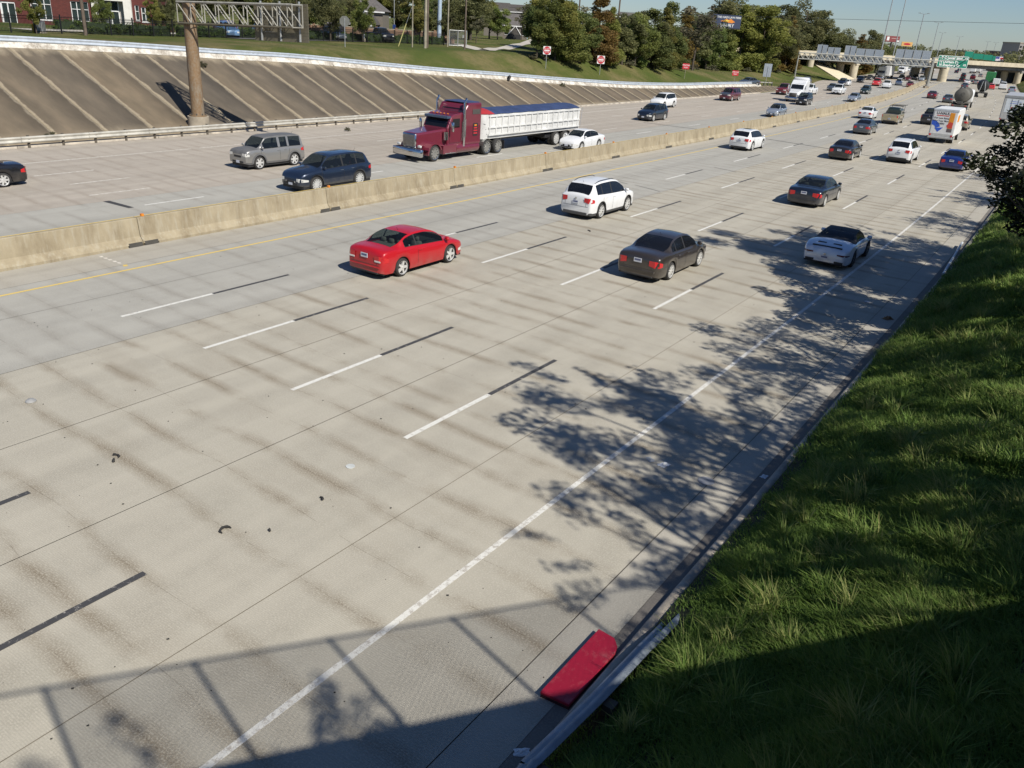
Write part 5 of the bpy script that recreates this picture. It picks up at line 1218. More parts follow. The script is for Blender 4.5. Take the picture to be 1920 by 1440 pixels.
p = G(1838, 182.5); t2 = empty('tank_trailer', (p.x, p.y, .004), -head(p.y)); tag(t2, 'black pneumatic tank trailer with two slanted pipes on its rear', 'trailer', 'vehicles driving away from the camera')
MB().lathe([(.001, -.1), (.9, .1), (1.2, .6), (1.2, 9.5), (.9, 10), (.001, 10.2)], 28, Matrix.Translation((0, 0, 2.35)) @ Matrix.Rotation(math.pi/2, 4, 'Z')).build('tank', M_TANKD, t2, 40)
for s in (1, -1):
    MB().tube([(s*.22, -.15, 3.3), (s*.55, -.45, 1.2)], .06, 8).build('pipe', M_STEEL, t2, 40)
    for yy in (1.0, 2.4): dual(t2, s*1.05, yy, .5, M_RIM, s)
    MB().bbox(s*.95-.3, s*.95+.3, -.1, -.07, .3, 1.0, .005).build('mud_flap', M_BLACK, t2)
MB().bbox(-1.2, 1.2, -.2, .2, .8, 1.1, .03).build('rear_frame', M_DKSTEEL, t2); MB().box(-.45, .45, 0, 10, .85, 1.2).build('frame', M_DKSTEEL, t2)
for nm, lb, px_, py_, col, w_, h0, h1, ln in (('container_truck', 'green container truck in front of the black tank trailer', 1853, 160, plain('container_green', (.03, .19, .06), .55, 0, .15), 1.35, .95, 3.9, 9.), ('box_truck', 'white box truck beyond the overpass in the middle lanes', 1822, 138, M_UW, 1.25, .95, 3.8, 8.), ('box_truck', 'pale box truck seen above the green container truck', 1862, 146, plain('pale_box', (.55, .62, .60), .5), 1.25, 1.0, 4.0, 8.), ('box_truck', 'white cube truck right of the white box truck beyond the overpass', 1832, 137.5, M_UW, 1.2, .9, 3.3, 6.), ('small_trailer', 'small white trailer in front of the bright red compact car', 1866, 161.5, M_UW, 1.0, .6, 2.2, 3.5)):
    p = G(px_, py_); o = empty(nm, (p.x, p.y, .004), -head(p.y)); tag(o, lb, 'trailer' if 'trailer' in nm else 'truck', 'vehicles driving away from the camera')
    bb_ = MB().bbox(-w_, w_, 0, ln, h0, h1, .05).build('box_body', col, o)
    for k in range(4): MB().box(-w_+.1+k*(2*w_-.2)/4+.02, -w_+.1+(k+1)*(2*w_-.2)/4-.02, -.03, 0, h0+.1, h1-.15).build('door_panel', col, o)
    MB().box(-w_*.95, w_*.95, -.08, .2, .45, h0-.05).build('rear_bumper', M_DKSTEEL, o)
    for s in (1, -1):
        dual(o, s*(w_-.15), 1.3, .48 if w_ > 1.1 else .33, M_RIM, s)
        MB().bbox(s*w_*.8-.1, s*w_*.8+.1, -.1, -.04, h0-.25, h0-.1, .01).build('taillight', M_RED, o)
    if 'truck' in nm: MB().bbox(-1.1, 1.1, ln+.1, ln+2.3, .6, 2.6, .2).build('cab', M_UW, o, 50)
# trailer behind the tree at the right edge
p = G(1866, 241); rt = empty('box_trailer', (p.x+1.3, p.y+1, .004), -head(p.y)); tag(rt, 'grey box trailer with a pale printed sheet on its doors behind the roadside tree', 'trailer', 'vehicles driving away from the camera')
MB().bbox(-1.3, 1.3, 0, 14, 1.1, 4.0, .04).build('box_body', plain('trailer_grey', (.40, .41, .42), .5, .1), rt); MB().bbox(-1.32, 1.32, -.05, .12, 3.7, 4.02, .03).build('header', plain('header_grey', (.33, .34, .34), .5, .2), rt)
for s in (1, -1):
    d_ = MB().box(min(0.01*s, s*1.22), max(0.01*s, s*1.22), -.025, 0, 1.2, 3.68).build('door', plain('door_grey', (.45, .45, .43), .5), rt)
    MB().tube([(s*.35, -.05, 1.25), (s*.35, -.05, 3.6)], .02, 6).build('lock_rod', M_STEEL, rt)
    for yy in (1.6, 2.9): dual(rt, s*1.1, yy, .5, M_RIM, s)
    MB().bbox(s*1.15-.1, s*1.15+.1, -.06, -.03, 1.12, 1.2, .01).build('taillight', M_RED, rt)
    MB().cyl((s*.22-.02, -.045, 2.55), (s*.22-.02, -.03, 2.55), .12, .12, 14).build('round_print', M_UR if s < 0 else M_UB, rt)
sheet = MB().box(-1.0, 1.0, -.032, -.026, 2.0, 3.6).build('printed_sheet', plain('sheet_white', (.66, .70, .72), .5), rt)
for k, (w_, m_) in enumerate(((.55, M_UB), (.65, M_UB))): MB().box(-w_+.1, w_+.1, -.036, -.0325, 3.28-.22*k, 3.33-.22*k).build('print_line', m_, sheet)
MB().box(-.4, .4, -.036, -.0325, 2.25, 2.31).build('print_line', M_UR, sheet)
MB().box(-1.2, 1.2, .1, .2, .5, .65).build('underride_bar', M_STEEL, rt)
# ------------------------------------------------------------------ places on the terrain seen at a picture point
def gp(px, py, d0=50., d1=600.):
    d = _ray(px, py); D = d0; st = .25
    while D < d1:
        x, y, z = d.x*D, d.y*D, CAM_H+d.z*D
        if x < xtop(y)-.6 and z <= ground_z(x, y): return Vector((x, y, ground_z(x, y)))
        D += st; st = .25 if D < 200 else .6
    x, y = d.x*200, d.y*200; return Vector((x, y, ground_z(x, y)))
def fwd(p): return Vector(p).dot(CF)-CAM_H*CF.z
def hpx(p, dpx): return dpx*(fwd(p))/F_PX           # metres for a height of dpx picture units at p
VIEW = math.atan2(CR.y, CR.x)
# ------------------------------------------------------------------ signs
def post_sign(name, label, base, h, posth, build, rz=None):
    o = empty(name, base, VIEW+.12 if rz is None else rz); tag(o, label, 'road sign')
    MB().tube([(0, 0, -.1), (0, 0, posth)], .035, 8).build('post', M_STEEL, o, 40); build(o); return o
def dne(s):
    def f(o):
        z = o['pz']
        b = MB().prism([(x*s, y*s+z) for x, y in rrect(1, 1, .06)], -.06, -.045, 'y').build('plate', M_SIGNW, o)
        MB().prism([(.485*s*math.cos(a), z+.485*s*math.sin(a)) for a in [2*math.pi*k/28 for k in range(28)]], -.066, -.061, 'y').build('red_disc', M_SIGNR, o)
        MB().box(-.36*s, .36*s, -.072, -.067, z-.07*s, z+.07*s).build('white_bar', M_SIGNW, o)
        lettering('DO NOT', .20*s, M_SIGNW, o, facing((0, -.069, z+.20*s), 0)); lettering('ENTER', .20*s, M_SIGNW, o, facing((0, -.069, z-.20*s), 0))
    return f
def wrongway(w, h):
    def f(o):
        z = o['pz']; MB().prism([(x, y+z) for x, y in rrect(w, h, .05)], -.06, -.045, 'y').build('plate', M_SIGNR, o)
        lettering('WRONG', h*.36, M_SIGNW, o, facing((0, -.062, z+h*.18), 0)); lettering('WAY', h*.36, M_SIGNW, o, facing((0, -.062, z-h*.22), 0))
    return f
def mk_sign(name, label, bpx, pbox, fn, kind):
    b = gp(*bpx, d0=60); D = fwd(b); zc = (bpx[1]-(pbox[1]+pbox[3])/2)*D/F_PX; w = (pbox[2]-pbox[0])*D/F_PX; h = (pbox[3]-pbox[1])*D/F_PX
    o = empty(name, b, VIEW+.10); tag(o, label, 'road sign'); o['pz'] = zc
    MB().tube([(0, 0, -.1), (0, 0, zc+h*.3)], .04, 8).build('post', M_WOODP if kind == 'wood' else M_STEEL, o, 40)
    fn(w, h)(o); del o['pz']; return o
mk_sign('do_not_enter_sign', 'white and red no-entry sign on the grass nearer the camera', (1023, 129), (1020, 88, 1034, 106), lambda w, h: dne((w+h)/2*.88), 'steel')
mk_sign('do_not_enter_sign', 'white and red no-entry sign further along the ramp rail', (1124, 140), (1119, 105, 1133, 123), lambda w, h: dne((w+h)/2*.88), 'steel')
mk_sign('wrong_way_sign', 'red two-word warning sign nearer the camera beside the grove', (1283, 148), (1277, 121, 1290, 131), lambda w, h: wrongway(w, h), 'wood')
mk_sign('wrong_way_sign', 'red two-word warning sign further off at the rail end', (1375, 161), (1373, 134, 1385, 143), lambda w, h: wrongway(w, h), 'wood')
def back(w, h):
    def f(o):
        z = o['pz']; MB().prism([(x, y+z) for x, y in rrect(w, h, .1)], .05, .07, 'y').build('plate', M_SIGNBACK, o)
        for s in (-.25, .25): MB().box(s*w-.03, s*w+.03, .02, .05, z-h*.5, z+h*.5).build('stiffener', M_STEEL, o)
    return f
mk_sign('sign_from_behind', 'grey sign seen from behind at the ramp gore', (1434, 164), (1432, 125, 1447, 148), back, 'steel')
def octa(w, h):
    def f(o):
        z = o['pz']; r = w*.54
        MB().prism([(r*math.cos(math.radians(22.5+45*k)), z+r*math.sin(math.radians(22.5+45*k))) for k in range(8)], .04, .05, 'y').build('plate', plain('octagon_back', (.20, .20, .18), .5, .4), o)
    return f
mk_sign('octagon_sign', 'octagonal sign seen from behind on the grass before the hedge', (647, 88), (638, 35, 656, 53), octa, 'steel')

# far rail continuing round the gore with dark posts
rr = empty('guardrail', (0, 0, 0)); tag(rr, 'far guardrail on dark posts curving round the ramp gore', 'guardrail')
for i in range(12):
    p = gp(1362+7.6*i, 163.5+.35*i); MB().cyl((p.x, p.y, p.z-.2), (p.x, p.y, p.z+.85), .12, .12, 8).build('post', M_DKSTEEL, rr, 40)
    if i: MB().tube([(lp.x, lp.y, lp.z+.62), (p.x, p.y, p.z+.62)], .10, 6).build('rail', M_STEELW, rr)
    lp = p
p = gp(1403, 162.5); make_car('grey sedan on the ramp behind the dark rail posts', 'sedan', 'sedan', P_STEELB, ('front', p.x, p.y), False, name='sedan', lod=1, heading=-.25).location.z = p.z

# ------------------------------------------------------------------ iron fence and hedge
M_IRON = plain('black_iron', (.014, .014, .014), .5, .3)
FP = [gp(*q) for q in ((-25, 60.5), (60, 62), (230, 67), (460, 72.5), (625, 77.5), (832, 85))]
def along(P, step):
    out = []; d = 0.; tot = sum((P[i+1]-P[i]).xy.length for i in range(len(P)-1)); n = int(tot/step)
    for k in range(n+1):
        s = tot*k/n; q = s
        for i in range(len(P)-1):
            l = (P[i+1]-P[i]).xy.length
            if q <= l or i == len(P)-2: out.append(P[i].lerp(P[i+1], min(1, q/l))); break
            q -= l
    return out
fn = empty('iron_fence', FP[0]); tag(fn, 'black iron picket fence in front of the clipped hedge', 'fence'); fo = FP[0]
posts = along(FP, 2.45)
pm = MB().box(-.05, .05, -.05, .05, -.1, 1.75).mesh('post')
def onz(p): return Vector((p.x, p.y, ground_z(p.x, p.y)))
for i, p in enumerate(posts):
    p = onz(p); mesh_obj('fence_post', pm, M_IRON, fn, p-fo)
    if i:
        for z in (.18, 1.28, 1.5): MB().tube([lq-fo+Vector((0, 0, z)), p-fo+Vector((0, 0, z))], .024, 4).build('fence_rail', M_IRON, fn)
    lq = p
mb = MB()
for p in along(FP, .14):
    p = onz(p)-fo; mb.box(p.x-.011, p.x+.011, p.y-.011, p.y+.011, p.z+.08, p.z+1.62)
mb.build('pickets', M_IRON, fn)['kind'] = 'stuff'

# ------------------------------------------------------------------ foliage
def leaf_mat(name, c0, c1, c2, trans=.35):
    t = NT(name); a = t.node('ShaderNodeAttribute'); a.attribute_name = 'tint'; oi = t.node('ShaderNodeObjectInfo')
    c = t.ramp(a.outputs['Fac'], [(0, c0), (.55, c1), (1, c2)])
    hs = t.node('ShaderNodeHueSaturation'); t.link(c, hs.inputs['Color']); t.link(t.math('ADD', t.math('MULTIPLY', oi.outputs['Random'], .03), .485), hs.inputs['Hue']); t.link(t.math('ADD', t.math('MULTIPLY', oi.outputs['Random'], .35), .82), hs.inputs['Value'])
    t.set(hs.outputs['Color'], .6, 0, .25)
    tl = t.node('ShaderNodeBsdfTranslucent'); t.link(hs.outputs['Color'], tl.inputs['Color']); mx = t.node('ShaderNodeMixShader'); mx.inputs[0].default_value = trans
    t.link(t.b.outputs[0], mx.inputs[1]); t.link(tl.outputs[0], mx.inputs[2]); t.link(mx.outputs[0], t.n['Material Output'].inputs['Surface']); return t.m
L_OAK = leaf_mat('leaves_oak', (0.088, 0.098, 0.044), (0.176, 0.183, 0.079), (0.321, 0.313, 0.134), .55); L_MID = leaf_mat('leaves_mid', (0.103, 0.131, 0.038), (0.197, 0.235, 0.067), (0.365, 0.372, 0.115), .55); L_RUST = leaf_mat('leaves_rust', (.12, .095, .03), (.22, .15, .045), (.30, .22, .07), .5)
L_YEL = leaf_mat('leaves_yellowgreen', (0.141, 0.151, 0.038), (0.256, 0.256, 0.070), (0.384, 0.358, 0.109), .55); L_PINE = leaf_mat('leaves_pine', (0.080, 0.111, 0.038), (0.161, 0.193, 0.064), (0.277, 0.300, 0.102), .55); L_HEDGE = leaf_mat('leaves_hedge', (.045, .085, .02), (.085, .14, .03), (.15, .20, .05), .4); L_DRY = leaf_mat('leaves_dry', (0.094, 0.094, 0.056), (0.169, 0.160, 0.094), (0.263, 0.235, 0.150), .48)
M_BARK = plain('bark', (.085, .068, .05), .95, 0, .3, 3., bump=.8)
def leaves(centers, radii, n, size, rng, flat=.4, seed_tint=None):
    """n leaf cards round clump centres"""
    wts = radii**2.2; k = rng.choice(len(centers), n, p=wts/wts.sum()); c = centers[k]; r = radii[k][:, None]
    d = rng.normal(size=(n, 3)); d /= np.linalg.norm(d, axis=1)[:, None]; p = c+d*r*(rng.random((n, 1))**.45)*np.array([1, 1, .75])
    a = rng.normal(size=(n, 3)); a[:, 2] *= flat; a /= np.linalg.norm(a, axis=1)[:, None]
    b = np.cross(a, rng.normal(size=(n, 3))); b /= np.linalg.norm(b, axis=1)[:, None]
    s = (size*(.6+.8*rng.random((n, 1)))); a = a*s; b = b*s*.55
    V = np.stack([p-a, p-b*.9+a*.1, p+a, p+b*.9+a*.1], 1).reshape(-1, 3); F = np.arange(4*n).reshape(n, 4)
    ct = rng.random(len(centers)); tint = np.clip(ct[k]*.6+rng.random(n)*.4, 0, 1)
    return V, F, tint
def crown_mesh(name, shape, K, n, size, seed, H=10., R0=3.5, base=.25, jag=1.):
    rng = np.random.default_rng(seed); C = []; RR = []
    while len(C) < K:
        if shape == 'round':
            d = rng.normal(size=3); d /= np.linalg.norm(d); rr = rng.random()**.35
            lob = 1+.22*math.sin(3*math.atan2(d[1], d[0])+seed)+.15*math.sin(5*math.atan2(d[1], d[0])+2*seed)
            zc = base*H+(H*(1-base))*.5; c = np.array([d[0]*R0*rr*lob, d[1]*R0*rr*lob, zc+d[2]*rr*H*(1-base)*.5*(1 if d[2] > 0 else .85)])
            rad = R0*(.20+.16*rng.random())
        elif shape == 'cone':
            u = rng.random()**1.25; z = base*H+u*H*(1-base); w = R0*(1-u)**.75*(.55+.5*rng.random()); a = rng.random()*6.283
            c = np.array([w*math.cos(a), w*math.sin(a), z]); rad = R0*(.21+.20*(1-u))
        else:   # shrub
            a = rng.random()*6.283; w = R0*math.sqrt(rng.random()); c = np.array([w*math.cos(a), w*math.sin(a), H*(.15+.7*rng.random()*(1-(w/R0)**2*.6))]); rad = R0*.3
        C.append(c); RR.append(rad*jag)
    V, F, tint = leaves(np.array(C), np.array(RR), n, size, rng); return fast_mesh(name, V, F, False, {'tint': tint}), C
def trunk_mesh(name, H, r, C, rng, top=.85, nb=9):
    mb = MB(); pts = []; x = y = 0
    for i in range(6): pts.append((x, y, -.3+(H*top+.3)*i/5)); x += rng.uniform(-.03, .03)*H*.4; y += rng.uniform(-.03, .03)*H*.4
    mb.tube(pts, [r*1.25, r, r*.8, r*.6, r*.4, r*.15], 8)
    for c in C[:nb]:
        z0 = max(H*.15, c[2]-abs(c[0])-abs(c[1])*.6-.3); i = clamp(z0/(H*top))*5; j = min(4, int(i)); q = Vector(pts[j]).lerp(Vector(pts[j+1]), i-j)
        m = q.lerp(Vector(c), .5)+Vector((0, 0, -.15)); mb.tube([q, m, c], [r*.42, r*.25, r*.06], 5)
    return mb.mesh(name, 60)
PROT = {}
def proto(key, shape, K, n, size, seed, mat, H, R0, base, r, jag=1.):
    me, C = crown_mesh('crown_'+key, shape, K, n, size, seed, H, R0, base, jag); me.materials.append(mat)
    tm = trunk_mesh('trunk_'+key, H, r, C, random.Random(seed)); tm.materials.append(M_BARK); PROT[key] = (me, tm, H)
proto('oak1', 'round', 74, 17000, 0.17, 1, L_OAK, 10, 4.0, .14, .22); proto('oak2', 'round', 62, 15000, 0.17, 2, L_OAK, 10, 3.4, .10, .2); proto('mid1', 'round', 60, 14000, 0.16, 3, L_MID, 10, 3.3, .08, .16); proto('mid2', 'cone', 64, 14000, 0.16, 4, L_MID, 10, 3.0, .05, .15)
proto('rust1', 'cone', 66, 14000, 0.15, 5, L_RUST, 10, 2.4, .06, .15); proto('yel1', 'cone', 64, 14000, 0.15, 6, L_YEL, 10, 2.6, .05, .14); proto('pine1', 'cone', 62, 14000, 0.16, 7, L_PINE, 10, 2.9, .08, .16); proto('pine2', 'round', 58, 14000, 0.16, 8, L_PINE, 10, 3.2, .10, .16)
proto('shrub1', 'shrub', 26, 2200, .16, 9, L_MID, 3, 1.6, .1, .06); proto('dry1', 'shrub', 26, 1500, .16, 10, L_DRY, 3, 1.7, .1, .06); proto('yel2', 'round', 44, 12000, 0.16, 12, L_YEL, 10, 3.2, .2, .16); proto('thin1', 'round', 26, 1100, .24, 13, L_DRY, 10, 2.6, .3, .13)
def tree(key, base, H, label, group=None, name='tree', wx=1., rz=None, cat='tree'):
    me, tm, H0 = PROT[key]; s = H/H0
    o = empty(name, base, R.uniform(0, 6.28) if rz is None else rz, label, cat, group); o.scale = (s*wx, s*wx, s)
    mesh_obj('trunk', tm, None, o); mesh_obj('crown', me, None, o); return o
LOOK = {'oak1': 'dark green rounded tree', 'oak2': 'dense dark green tree', 'mid1': 'leafy mid-green tree', 'mid2': 'upright mid-green tree', 'rust1': 'rust-brown conical tree', 'yel1': 'yellowish narrow tree', 'pine1': 'blue-green conical tree', 'pine2': 'rounded blue-green tree', 'yel2': 'yellow-green rounded tree', 'thin1': 'sparse greyish tree'}
# grove along the ramp: front row (picture x, base y, top y)
GROVE = [('pine2', 1006, 111, 24, .8), ('mid1', 1020, 114, 8, 1.), ('yel2', 1040, 113, 0, .95), ('mid2', 1062, 116, 18, 1.2), ('pine2', 1085, 118, 30, 1.), ('rust1', 1118, 119, -4, 1.), ('yel1', 1140, 120, 30, 1.), ('oak2', 1165, 121, 40, 1.), ('mid1', 1190, 124, 34, 1.), ('pine1', 1215, 125, 26, 1.2), ('yel1', 1240, 127, 32, 1.1), ('rust1', 1276, 129, 30, 1.), ('oak2', 1300, 129, 44, 1.), ('pine2', 1322, 130, 48, 1.), ('mid2', 1342, 131, 44, 1.2), ('yel1', 1382, 132, 28, 1.25), ('mid1', 1408, 133, 52, 1.), ('yel1', 1424, 134, 40, 1.1), ('oak1', 1448, 135, 54, 1.), ('rust1', 1470, 134, 46, 1.)]
for i, (k, bx_, by_, ty, wx) in enumerate(GROVE):
    b = gp(bx_, by_); tree(k, b, hpx(b, by_-ty)*1.05, LOOK[k]+', '+ordn(i)+' from the left in the front row of the roadside grove', 'front row of the roadside grove', wx=wx*1.12)
BACKR = [('oak1', 1030, -12, 150, 1.), ('thin1', 1075, 2, 150, 1.), ('pine1', 1250, -2, 150, .9), ('oak2', 1205, 24, 140, 1.1), ('thin1', 1302, 4, 160, 1.), ('oak1', 1335, -6, 215, 1.25), ('oak1', 1372, -3, 225, 1.2), ('yel2', 1425, 14, 200, 1.2), ('oak2', 1462, 12, 240, 1.2), ('oak1', 1500, 8, 268, 1.1), ('oak2', 1528, 22, 272, 1.), ('mid2', 1546, 62, 275, .9), ('yel2', 1566, 62, 285, 1.), ('oak1', 1590, 60, 270, 1.1), ('rust1', 1612, 66, 280, 1.5), ('oak2', 1628, 58, 290, 1.1), ('oak1', 1648, 74, 310, 1.), ('mid1', 1665, 84, 330, 1.), ('oak2', 1150, 36, 140, 1.1), ('pine2', 1176, 30, 140, 1.1), ('mid1', 1105, 20, 140, 1.)]
for i, (k, bx_, ty, D, wx) in enumerate(BACKR):
    P = Wd(bx_, 100, D); b = Vector((P.x, P.y, ground_z(P.x, P.y))); z1 = Wd(bx_, ty, D).z
    tree(k, b, z1-b.z, LOOK[k]+', '+ordn(i)+' along the tall row behind the grove', 'tall trees behind the roadside grove', wx=wx*1.15)
# brush and small shrubs at the grove's foot
for i, (k, bx_, by_, hh) in enumerate((('dry1', 1000, 112, 12), ('shrub1', 1055, 117, 18), ('dry1', 1085, 119, 12), ('shrub1', 1198, 126, 22), ('dry1', 1180, 126, 14), ('dry1', 1225, 128, 14), ('dry1', 1255, 131, 12), ('shrub1', 1360, 133, 18), ('dry1', 1335, 134, 14), ('dry1', 1400, 135, 10), ('dry1', 1455, 137, 12), ('dry1', 1110, 121, 12), ('dry1', 1150, 124, 14), ('dry1', 1300, 132, 14), ('dry1', 1490, 137, 12))):
    b = gp(bx_, by_); tree(k, b, hpx(b, hh), ('bright green' if k == 'shrub1' else 'dry brown')+' bush at the foot of the grove, '+ordn(i)+' in the list from left of picture' if False else ('bright green bush' if k == 'shrub1' else 'dry brownish bush')+' under the roadside grove at step '+ordn(i), 'undergrowth of the roadside grove', 'bush', cat='bush', wx=1.3)

# hedges
def hedge(label, pts, h, w, dens=230):
    C = []; rng = np.random.default_rng(len(label))
    for p in along(pts, .35):
        z = ground_z(p.x, p.y)
        for k in range(5): C.append((p.x+rng.uniform(-w, w)*.5, p.y+rng.uniform(-w, w)*.5, z+rng.uniform(.15, h-.15)))
    C = np.array(C); n = int(len(C)*dens/5); V, F, t_ = leaves(C, np.full(len(C), .32), n, .085, rng); me = fast_mesh('foliage', V, F, False, {'tint': t_})
    o = empty('hedge', pts[0]); tag(o, label, 'hedge'); f = mesh_obj('foliage', me, L_HEDGE, o); f.location = -Vector(pts[0])
    core = MB()
    for a, b in zip(pts[:-1], pts[1:]):
        d = (b-a); L_ = d.xy.length; core.box(0, L_, -w*.36, w*.36, .0, h-.22, Matrix.Translation(a-Vector(pts[0])) @ Matrix.Rotation(math.atan2(d.y, d.x), 4, 'Z'))
    core.build('twigs', plain('hedge_core', (.02, .035, .012), .95), o)
def fp_off(px, py, k): p = gp(px, py); d = Vector((-.55, .83, 0)); q = p+d*k; return Vector((q.x, q.y, ground_z(q.x, q.y)))
hedge('clipped dark hedge between the brick entrance and the driveway gap', [fp_off(152, 64, 1.2), fp_off(230, 66.5, 1.2), fp_off(308, 68.5, 1.2)], 1.25, 1.0)
hedge('long clipped hedge behind the fence right of the driveway gap', [fp_off(327, 69, 1.2), fp_off(460, 72, 1.2), fp_off(625, 77, 1.2), fp_off(825, 84, 1.2)], 1.2, 1.0)
hedge('low loose hedge under the office windows', [fp_off(70, 56, 4.), fp_off(150, 58, 4.)], 1.1, .9)

# ------------------------------------------------------------------ brick office building
bA = Wd(-70, 46, 100.); bB = Wd(330, 58, 105.); zb_ = 4.55; dirb = Vector((bB.x-bA.x, bB.y-bA.y, 0)); Lb = dirb.length; rzb = math.atan2(dirb.y, dirb.x)
bo = empty('office_building', (bA.x, bA.y, zb_), rzb); tag(bo, 'dark red brick office building with white-framed windows and a white entrance', 'building')
t = NT('red_brick'); v = t.coord('Object', (1, 1, 1)); br = t.node('ShaderNodeTexBrick'); br.inputs['Scale'].default_value = 1.; br.inputs['Brick Width'].default_value = .22; br.inputs['Row Height'].default_value = .075; br.inputs['Mortar Size'].default_value = .006
br.inputs['Color1'].default_value = (.125, .032, .026, 1); br.inputs['Color2'].default_value = (.085, .024, .022, 1); br.inputs['Mortar'].default_value = (.12, .07, .06, 1)
mp = t.node('ShaderNodeMapping'); mp.inputs['Rotation'].default_value = (math.pi/2, 0, 0); t.link(v, mp.inputs[0]); t.link(mp.outputs[0], br.inputs['Vector']); t.set(br.outputs['Color'], .9, 0, .2); M_BRICK = t.m
def lx(px): return (px+70)/400.*Lb
def lz(py, px): return (Wd(px, py, 100+5*(px+70)/400.).z)-zb_
def wallseg(a, b, z0, z1, m=M_BRICK, nm='wall', y0=0., y1=.4): return MB().box(a, b, y0, y1, z0, z1).build(nm, m, bo)
def window(px0, px1, py0, py1, cols, rows, px_w0, px_w1):
    """opening in the brick from px0..px1, panes set back; wall pieces round it"""
    a, b = lx(px0), lx(px1); z0, z1 = lz(py1, (px0+px1)/2), lz(py0, (px0+px1)/2)
    wallseg(a, b, -.5, z0); wallseg(a, b, z1, 6)
    w = MB().box(a+.03, b-.03, .16, .19, z0+.03, z1-.03).build('window', M_GLASSO, bo)
    fr = .07
    for k in range(cols+1): MB().box(a+(b-a-fr)*k/cols, a+(b-a-fr)*k/cols+fr, .08, .155, z0, z1).build('frame', M_WHITE, w)
    for k in range(rows+1): MB().box(a, b, .085, .15, z0+(z1-z0-fr)*(k/rows if k != 1 or rows != 2 else .60), z0+(z1-z0-fr)*(k/rows if k != 1 or rows != 2 else .60)+fr).build('frame', M_WHITE, w)
    MB().box(a-.05, b+.05, -.06, .08, z0-.10, z0-.002).build('sill', M_WHITE, w)
    MB().box(a+.1, b-.1, .30, .32, z0+.05, z1-.05).build('curtain', plain('curtain', (.42, .46, .42), .9), w)
M_GLASSO = glass('office_glass', (.05, .07, .07), .45)
segs = []
wallseg(lx(-70), lx(3), -.5, 6)
# glazed door on the left
a, b = lx(3), lx(31); wallseg(a, b, 2.6, 6)
dr = MB().box(a+.03, b-.03, .14, .17, .0, 2.58).build('glass_door', M_GLASSO, bo)
for x0, x1, z0, z1 in ((a, a+.22, 0, 2.6), (b-.1, b, 0, 2.6), ((a+b)/2-.06, (a+b)/2+.06, 0, 2.45), (a, b, 2.42, 2.6), (a+.22, (a+b)/2-.06, 0, .25)): MB().box(x0, x1, .06, .13, z0, z1).build('door_frame', M_WHITE, dr)
wallseg(lx(31), lx(59), -.5, 6); window(59, 97, -12, 36.5, 3, 2, 0, 0); wallseg(lx(97), lx(133), -.5, 6); window(133, 166, 3, 39, 3, 2, 0, 0); wallseg(lx(166), lx(174), -.5, 6)
# white entrance porch
M_STUC = plain('white_stucco', (.66, .64, .58), .85, 0, .08)
wallseg(lx(174), lx(187), -.5, 6, M_STUC, 'porch_pier', -.5, .5); wallseg(lx(234), lx(249), -.5, 6, M_STUC, 'porch_pier', -.5, .5); wallseg(lx(187), lx(234), 3.45, 6, M_STUC, 'porch_header', -.5, .5)
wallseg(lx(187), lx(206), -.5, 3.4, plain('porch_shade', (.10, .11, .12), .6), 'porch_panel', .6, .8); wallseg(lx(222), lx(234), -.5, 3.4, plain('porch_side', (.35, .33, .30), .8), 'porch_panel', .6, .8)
ed = MB().box(lx(206), lx(222), .62, .66, .02, 3.4).build('entrance_door', M_GLASSO, bo)
for x0, x1, z0, z1 in ((lx(206), lx(206)+.1, 0, 3.4), (lx(222)-.1, lx(222), 0, 3.4), (lx(206), lx(222), 2.2, 2.35), (lx(206), lx(222), .0, .3)): MB().box(x0, x1, .54, .61, z0, z1).build('door_frame', M_WHITE, ed)
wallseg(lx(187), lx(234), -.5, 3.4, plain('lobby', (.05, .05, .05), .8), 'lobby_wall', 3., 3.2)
wallseg(lx(249), lx(254), -.5, 6); window(254, 262, 10, 38, 1, 2, 0, 0); wallseg(lx(262), lx(266), -.5, 6); window(266, 281, 14, 41, 2, 2, 0, 0); wallseg(lx(281), lx(300), -.5, 6); wallseg(lx(300), lx(326), -.5, 1.75, M_BRICK, 'low_wall')
wallseg(lx(-70), lx(300), -.4, 6, plain('inner_wall', (.10, .10, .09), .9), 'back_wall', 9, 9.3); wallseg(lx(-70), lx(300), 6, 6.3, plain('flat_roof', (.2, .2, .2), .9), 'roof', -.6, 9.3); wallseg(lx(300)-.3, lx(300), -.5, 6, M_BRICK, 'side_wall', .41, 9)
# paved forecourt
def ribbon(name, P, w, mat, kind='structure', z=.05, label=None):
    V = []; F = []
    for i, p in enumerate(P):
        a = P[max(0, i-1)]; b = P[min(len(P)-1, i+1)]; d = (b-a).xy; n = Vector((-d.y, d.x)).normalized()*w/2
        for s in (-1, 1):
            x, y = p.x+s*n.x, p.y+s*n.y; V.append((x, y, ground_z(x, y)+z))
        if i: F.append((2*i-2, 2*i-1, 2*i+1, 2*i))
    o = mesh_obj(name, fast_mesh(name, np.array(V), np.array(F)), mat); tag(o, label, kind=kind); return o
def dense(P, n=40): 
    return along(P, max(.5, sum((P[i+1]-P[i]).xy.length for i in range(len(P)-1))/n))
M_PATH = concrete('path_concrete', (.42, .39, .33), (.34, .31, .26), streak=.2, tine=False); M_ASPH = plain('ramp_asphalt', (.10, .098, .095), .9, 0, .2, .7)
ribbon('path', dense([gp(862, 83), gp(885, 90), gp(908, 95.5), gp(950, 90), gp(985, 82), gp(1002, 74)]), 2.4, M_PATH, label='pale concrete track curving to the grove')
ribbon('driveway', dense([fp_off(-30, 56, 6), fp_off(120, 60, 6), fp_off(330, 66, 8)], 30), 4.5, M_PATH, label='paved forecourt of the brick office')
